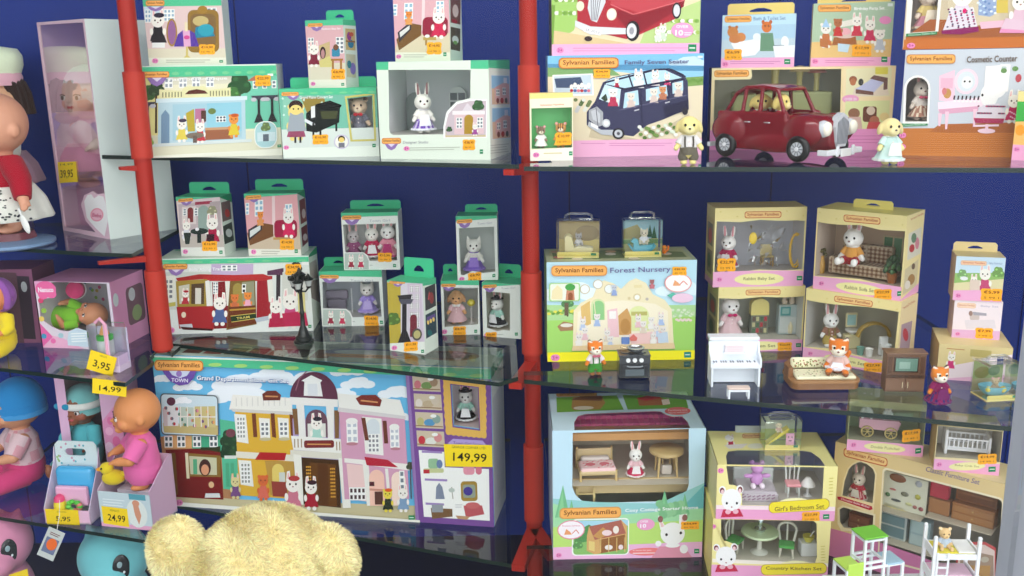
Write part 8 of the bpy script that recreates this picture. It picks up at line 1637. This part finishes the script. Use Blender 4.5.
# open-fronted box with the bald doll
p5 = on_z(133,521,ZL3)
def openbox():
    a,b = on_z(100,503,ZL3),on_z(160,527,ZL3);d = 1.775;c = on_y(124,500,d);t = thing('doll_box','open-fronted pale box holding the bald baby doll, yellow 24,99 label on its front','toy box',(c.x,d,ZL3),-.22);W = .118;D = .09
    m = MB();m.box(-W / 2,0,0,W / 2,D,.004,(226,222,230));m.box(-W / 2,D - .002,0,W / 2,D,.13,(222,196,214));m.prism([(0,0),(D,0),(D,.13),(D * .8,.13),(.0,.085)],W / 2 - .0015,W / 2,(214,178,206),axis='x');m.prism([(0,0),(D,0),(D,.13),(D * .8,.13),(.0,.08)],-W / 2,-W / 2 + .0015,(214,190,210),axis='x');m.box(-W / 2,0,0,W / 2,.0015,.078,(196,212,216));m.box(-W * .3,.03,.004,W * .4,D - .004,.07,(226,214,226))
    A = Art(m,[(0,0),(100,0),(100,100),(0,100)],(-W / 2,0,0),(W,0,0),(0,0,.078),(0,-1,0));A.R(0,0,100,100,(198,214,218));A.R(0,88,100,100,(232,170,200));A.E(72,55,20,40,(226,232,226));A.P([(66,30),(76,28),(80,60),(74,86),(68,60)],(214,150,120));A.E(72,26,7,9,(214,150,120));A.R(60,0,92,16,(90,160,175));A.lines(8,20,50,3,8,(225,235,236),3)
    A.P([(4,42),(54,44),(54,104 - 8),(4,92)],(250,214,40));A.T('24,99',14,74,48,76,22,(40,34,20),.012);A.T('NENUCO',20,52,38,52.6,6,(120,100,40))
    mk('carton_body',m,'print',t,fix=False);return t,D
ob,oD = openbox()
bpy.context.view_layer.update()
q = ob.matrix_basis @ Vector((.012,.056,.0705))
baby('baby_doll','bald baby doll in pink romper, sitting in the open-fronted box','doll',tuple(q),-1.15,.212,skin=(226,148,92),suit=(232,110,170),trousers=(232,110,170),reach=.55,legs='stand')
q = ob.matrix_basis @ Vector((-.04,.03,.08))
toyitem(lambda m: (m.ell((0,0,.016),(.024,.018,.016),(226,200,40)),m.ell((-.012,0,.036),(.014,.013,.013),(228,205,45)),m.ell((-.026,0,.034),(.008,.006,.004),(236,160,50)),m.ell((.024,0,.024),(.01,.008,.006),(226,200,40)),[m.ell((-.018,s * .0115,.04),.0022,(30,25,20),6) for s in (-1,1)]),'toy_duck',"yellow toy duck in front of the bald doll's hands",'toy',q,'flock',smooth=True)
# carry box with blue handle
def carrybox():
    d = 1.80;c = on_y(65,500,d);t = thing('toy_carry_set','white dotted carry box with blue bag and yellow toy bottle','toy set',(c.x,d,ZL3),-.12);W = .1
    m = MB();outer = [(-W / 2,0),(W / 2,0),(W / 2 - .004,.15),(W / 2 - .01,.158),(-W / 2 + .012,.158),(-W / 2 + .004,.15)];hole = rr(-.024,.126,.022,.142,.0078)
    for y in (.058,.06): m.tris2(lambda p: (p[0],y,p[1]),outer,[hole],(212,226,226))
    m.prism([(0,0),(.06,0),(.06,.145),(.05,.11),(.0,.032)],W / 2 - .0015,W / 2,(222,205,226),axis='x');m.prism([(0,0),(.06,0),(.06,.145),(.05,.11),(.0,.032)],-W / 2,-W / 2 + .0015,(222,205,226),axis='x');m.box(-W / 2,0,0,W / 2,.06,.003,(226,222,232));m.box(-W / 2,0,0,W / 2,.0015,.03,(236,190,214))
    rnd = random.Random(9)
    for k in range(40):
        x,z = rnd.uniform(-W * .44,W * .44),rnd.uniform(.09,.152)
        if abs(z - .134) > .012 or abs(x) > .028: m.ell((x,.0578,z),(.0026,.0004,.0026),[(110,180,190),(205,150,170),(150,190,120)][k % 3],6)
    mk('carton_body',m,'print',t,fix=False)
    m = MB();m.box(-.04,.034,.03,.044,.056,.108,(75,175,225),bev=.01,seg=3);mk('blue_bag',m,'shiny',t,True);m = MB();m.box(-.034,.02,.03,.036,.032,.072,(236,180,210),bev=.004,seg=2);mk('pink_tray',m,'plastic',t)
    m = MB();m.lathe([(.0125,.003),(.0135,.008),(.012,.04),(.0105,.044)],(236,214,50),18,c=(-.022,.014,0));bt = mk('bottle',m,'plastic',t,True);m = MB();m.lathe([(.011,.044),(.01,.052),(.004,.058)],(226,70,120),18,c=(-.022,.014,0));mk('bottle_cap',m,'plastic',bt,True)
    m = MB();
    for k in range(9): m.ell((.01 + .018 * math.cos(k * 2.4) * .7,.012,.034 + .01 * math.sin(k * 2.4)),(.007,.005,.005),[(80,190,60),(110,205,80),(210,120,110)][k % 3],8)
    mk('leaf_rattle',m,'plastic',t,True)
    m = MB();m.box(-.046,-.0018,-.002,.026,-.0006,.032,(250,214,40));A = Art(m,[(0,0),(1,0),(1,1),(0,1)],(-.046,-.0018,-.002),(.072,0,0),(0,0,.034),(0,-1,0));A.k = 2;A.T('5,95',.3,.62,.74,.64,.36,(40,34,20),.012);A.T('NENUCO',.36,.15,.64,.15,.09,(120,100,40));o = mk('price_label',m,'print',t,fix=False);o['label'] = 'yellow price label reading 5,95'
carrybox()

# plush animals on the window floor
def plush(label,px,py,d,s,fur,ek=(40,42,45),rz=0.0,eyes=(.52,-1.6),muzzle=None):
    c = on_y(px,py,d);t = thing('plush_pony',label,'plush toy',(c.x,d,ZF),rz);H = c.z - ZF
    def build(m):
        k = (0,0,0);m.ell((0,0,H),(s,s * .95,s * .95),k,24);m.ell((0,-s * .75,H - s * .35),(s * .55,s * .5,s * .45),k,20);m.ell((0,s * .2,H * .42),(s * .85,s * .8,H * .42),k,20);m.cyl((0,0,H * .5),(0,0,H),s * .5,s * .45,k)
        for q in (-1,1):
            caps(m,(q * s * .5,-s * .5,H * .25),(q * s * .6,-s * 1.1,s * .3),s * .3,s * .3);caps(m,(q * s * .5,-.3 * s,H * .6),(q * s * .65,-s * .7,H * .35),s * .24,s * .24);m.cyl((q * s * .55,s * .1,H + s * .7),(q * s * .7,s * .1,H + s * 1.02),s * .25,s * .04,k)
    blob('body',None,build,s * .07,lambda p: fur,t,6,'flock')
    for q in eyes:
        m = MB();m.ell((0,-s * .91,H + s * .05),(s * .24,s * .06,s * .4),ek,18,mtx=None);e = mk('eye',m,'shiny',t,True);e.rotation_euler = (0,0,q)
        m = MB();m.ell((-s * .04,-s * .955,H + s * .16),(s * .08,s * .02,s * .11),(150,175,180),12);m.ell((s * .05,-s * .955,H - s * .08),(s * .04,s * .02,s * .05),(230,235,236),10);mk('eye_highlight',m,'plastic',e,True)
    m = MB()
    for k in range(9): a = -.9 + .3 * k;m.tube([(s * .1 * math.sin(k),s * (.1 + .06 * k),H + s * (.95 - .05 * k)),(s * .25 * math.sin(k * 2),s * (.4 + .06 * k),H + s * (.7 - .12 * k)),(s * .2,s * (.8 + .02 * k),H - s * .14 * k)],[s * .16,s * .15,s * .05],mixc(fur,(255,255,255),.2),8)
    mk('mane',m,'flock',t,True)
    m = MB();m.tube([(0,s * .9,H * .35),(0,s * 1.3,H * .45),(0,s * 1.5,H * .25)],[s * .14,s * .2,s * .05],mixc(fur,(255,255,255),.2),10);mk('tail',m,'flock',t,True)
    return t
plush('dusty pink plush pony with a large dark eye, under the baby dolls',-2,543,1.86,.07,(215,140,170),rz=.3)
plush('turquoise plush pony with a large dark eye, beside the cream bear',114,556,1.87,.075,(120,200,206),rz=.08)
pt_ = on_y(51,544,1.72)
m = MB();m.box(-.017,-.0006,-.034,.017,.0006,.034,(200,205,200));A = Art(m,[(0,0),(1,0),(1,1),(0,1)],(-.017,-.0006,-.034),(.034,0,0),(0,0,.068),(0,-1,0));A.k = 2;A.R(.12,.3,.88,.82,(110,120,150));A.E(.55,.5,.3,.2,(235,110,50));A.lines(.2,.12,.8,2,.06,(130,90,90),.03)
o = mk('swing_tag',m,'print',None,fix=False,loc=pt_);o.rotation_euler = (0,math.radians(28),0);tag(o,'grey swing tag with orange spot, hanging beside the pink plush pony','tag')
m = MB();m.tube([(0,0,0),(-.012,.02,.02),(-.03,.05,.03)],.0006,(230,230,225),5);c_ = mk('tag_string',m,'cloth',o);c_.location = (0,0,.033)
pp1 = bpy.data.objects['plush_pony'];bpy.context.view_layer.update()
q = pp1.matrix_basis.inverted() @ on_y(19,577,1.80);m = MB();m.box(-.018,-.0005,-.012,.018,.0005,.012,(250,214,40));o = mk('price_label',m,'print',pp1,fix=False);o.location = q;o.rotation_euler = (0,0,.45);o['label'] = 'yellow price label'

# cream teddy bear seen from behind, close to the window pane
def teddy():
    d = 1.20;c = on_y(268,566,d);k0 = d / F;t = thing('teddy_bear','large cream shaggy teddy bear seen from behind','teddy bear',(c.x,d,ZF),.0);H = c.z - ZF
    R = 77 * k0
    def build(m):
        k = (0,0,0);m.ell((0,0,H),(R * 1.0,R * .92,R * .86),k,28);m.ell((0,.01,H - R * 1.9),(R * 1.15,R * 1.0,R * 1.4),k,24);m.cyl((0,0,H - R * 1.4),(0,0,H),R * .7,R * .7,k)
        m.ell((-97 * k0,.0,H + 20 * k0),(33 * k0,26 * k0,40 * k0),k,20);m.ell((64 * k0,-.01,H + 24 * k0),(28 * k0,28 * k0,27 * k0),k,20);m.ell((80 * k0,-.015,H + 12 * k0),(22 * k0,30 * k0,34 * k0),k,20);m.ell((56 * k0,-.03,H - 6 * k0),(24 * k0,30 * k0,20 * k0),k,20);m.ell((-72 * k0,0,H + 4 * k0),(22 * k0,22 * k0,26 * k0),k,14)
        m.ell((0,R * .9,H - R * .2),(R * .42,R * .35,R * .34),k,16)
        for q in (-1,1): caps(m,(q * R * .9,.0,H - R * 1.2),(q * R * 1.35,R * .5,H - R * 2.2),R * .34,R * .36,16)
        for q in (-1,1): caps(m,(q * R * .6,R * .2,ZF * 0 + R * .45),(q * R * .9,R * 1.5,R * .45),R * .5,R * .45,16)
    body = blob('body',None,build,R * .045,lambda p: (240,222,165),t,6,'fur')
    for q in (-1,1): m = MB();m.ell((q * R * .35,R * .86,H + R * .12),R * .07,(30,22,18),12);mk('eye',m,'shiny',t,True)
    m = MB();m.ell((0,R * 1.24,H - R * .12),(R * .12,R * .06,R * .08),(70,45,35),12);mk('nose',m,'plastic',t,True)
    # shaggy pile
    me = body.data;rnd = random.Random(11);ar = [];acc = 0
    me.calc_loop_triangles();tris = [tt for tt in me.loop_triangles if tt.center.z > H - R * 1.5]
    for tt in tris: acc += tt.area;ar.append(acc)
    import bisect
    m = MB();N = 60000
    for k in range(N):
        tt = tris[min(len(tris) - 1,bisect.bisect(ar,rnd.random() * acc))];va,vb,vc = (me.vertices[i] for i in tt.vertices);a,b = rnd.random(),rnd.random()
        if a + b > 1: a,b = 1 - a,1 - b
        p = va.co * (1 - a - b) + vb.co * a + vc.co * b;n = (va.normal * (1 - a - b) + vb.normal * a + vc.normal * b).normalized()
        ck = Vector((math.sin(p.x * 95 + p.z * 60),math.sin(p.y * 90 + p.x * 70 + 2),math.sin(p.z * 100 + p.x * 40 + 1)));tg = ck - n * ck.dot(n);dr = (n + tg * .55 + Vector((rnd.gauss(0,.25),rnd.gauss(0,.25),rnd.gauss(0,.25) - .2))).normalized()
        L = R * rnd.uniform(.04,.075);w = R * .006;sd = dr.cross(n + Vector((.01,.02,.03))).normalized() * w;q = p + dr * L * .55 + n * L * .05;e = q + (dr + tg * .4 - Vector((0,0,.35))).normalized() * L * .5
        sh = rnd.uniform(-.1,.14);c = tuple(int(max(0,min(255,v * (1 + sh)))) for v in (246,230,176));c = (c[0] // 6 * 6,c[1] // 6 * 6,c[2] // 6 * 6)
        i = len(m.v);m.v += [tuple(p - sd),tuple(p + sd),tuple(q + sd * .8),tuple(q - sd * .8),tuple(e)];m.f += [(i,i + 1,i + 2,i + 3),(i + 3,i + 2,i + 4)];m.c += [c,c];m.m += [0,0]
    f = mk('fur',m,'fur',t,False,fix=False);f['kind'] = 'stuff'
teddy()
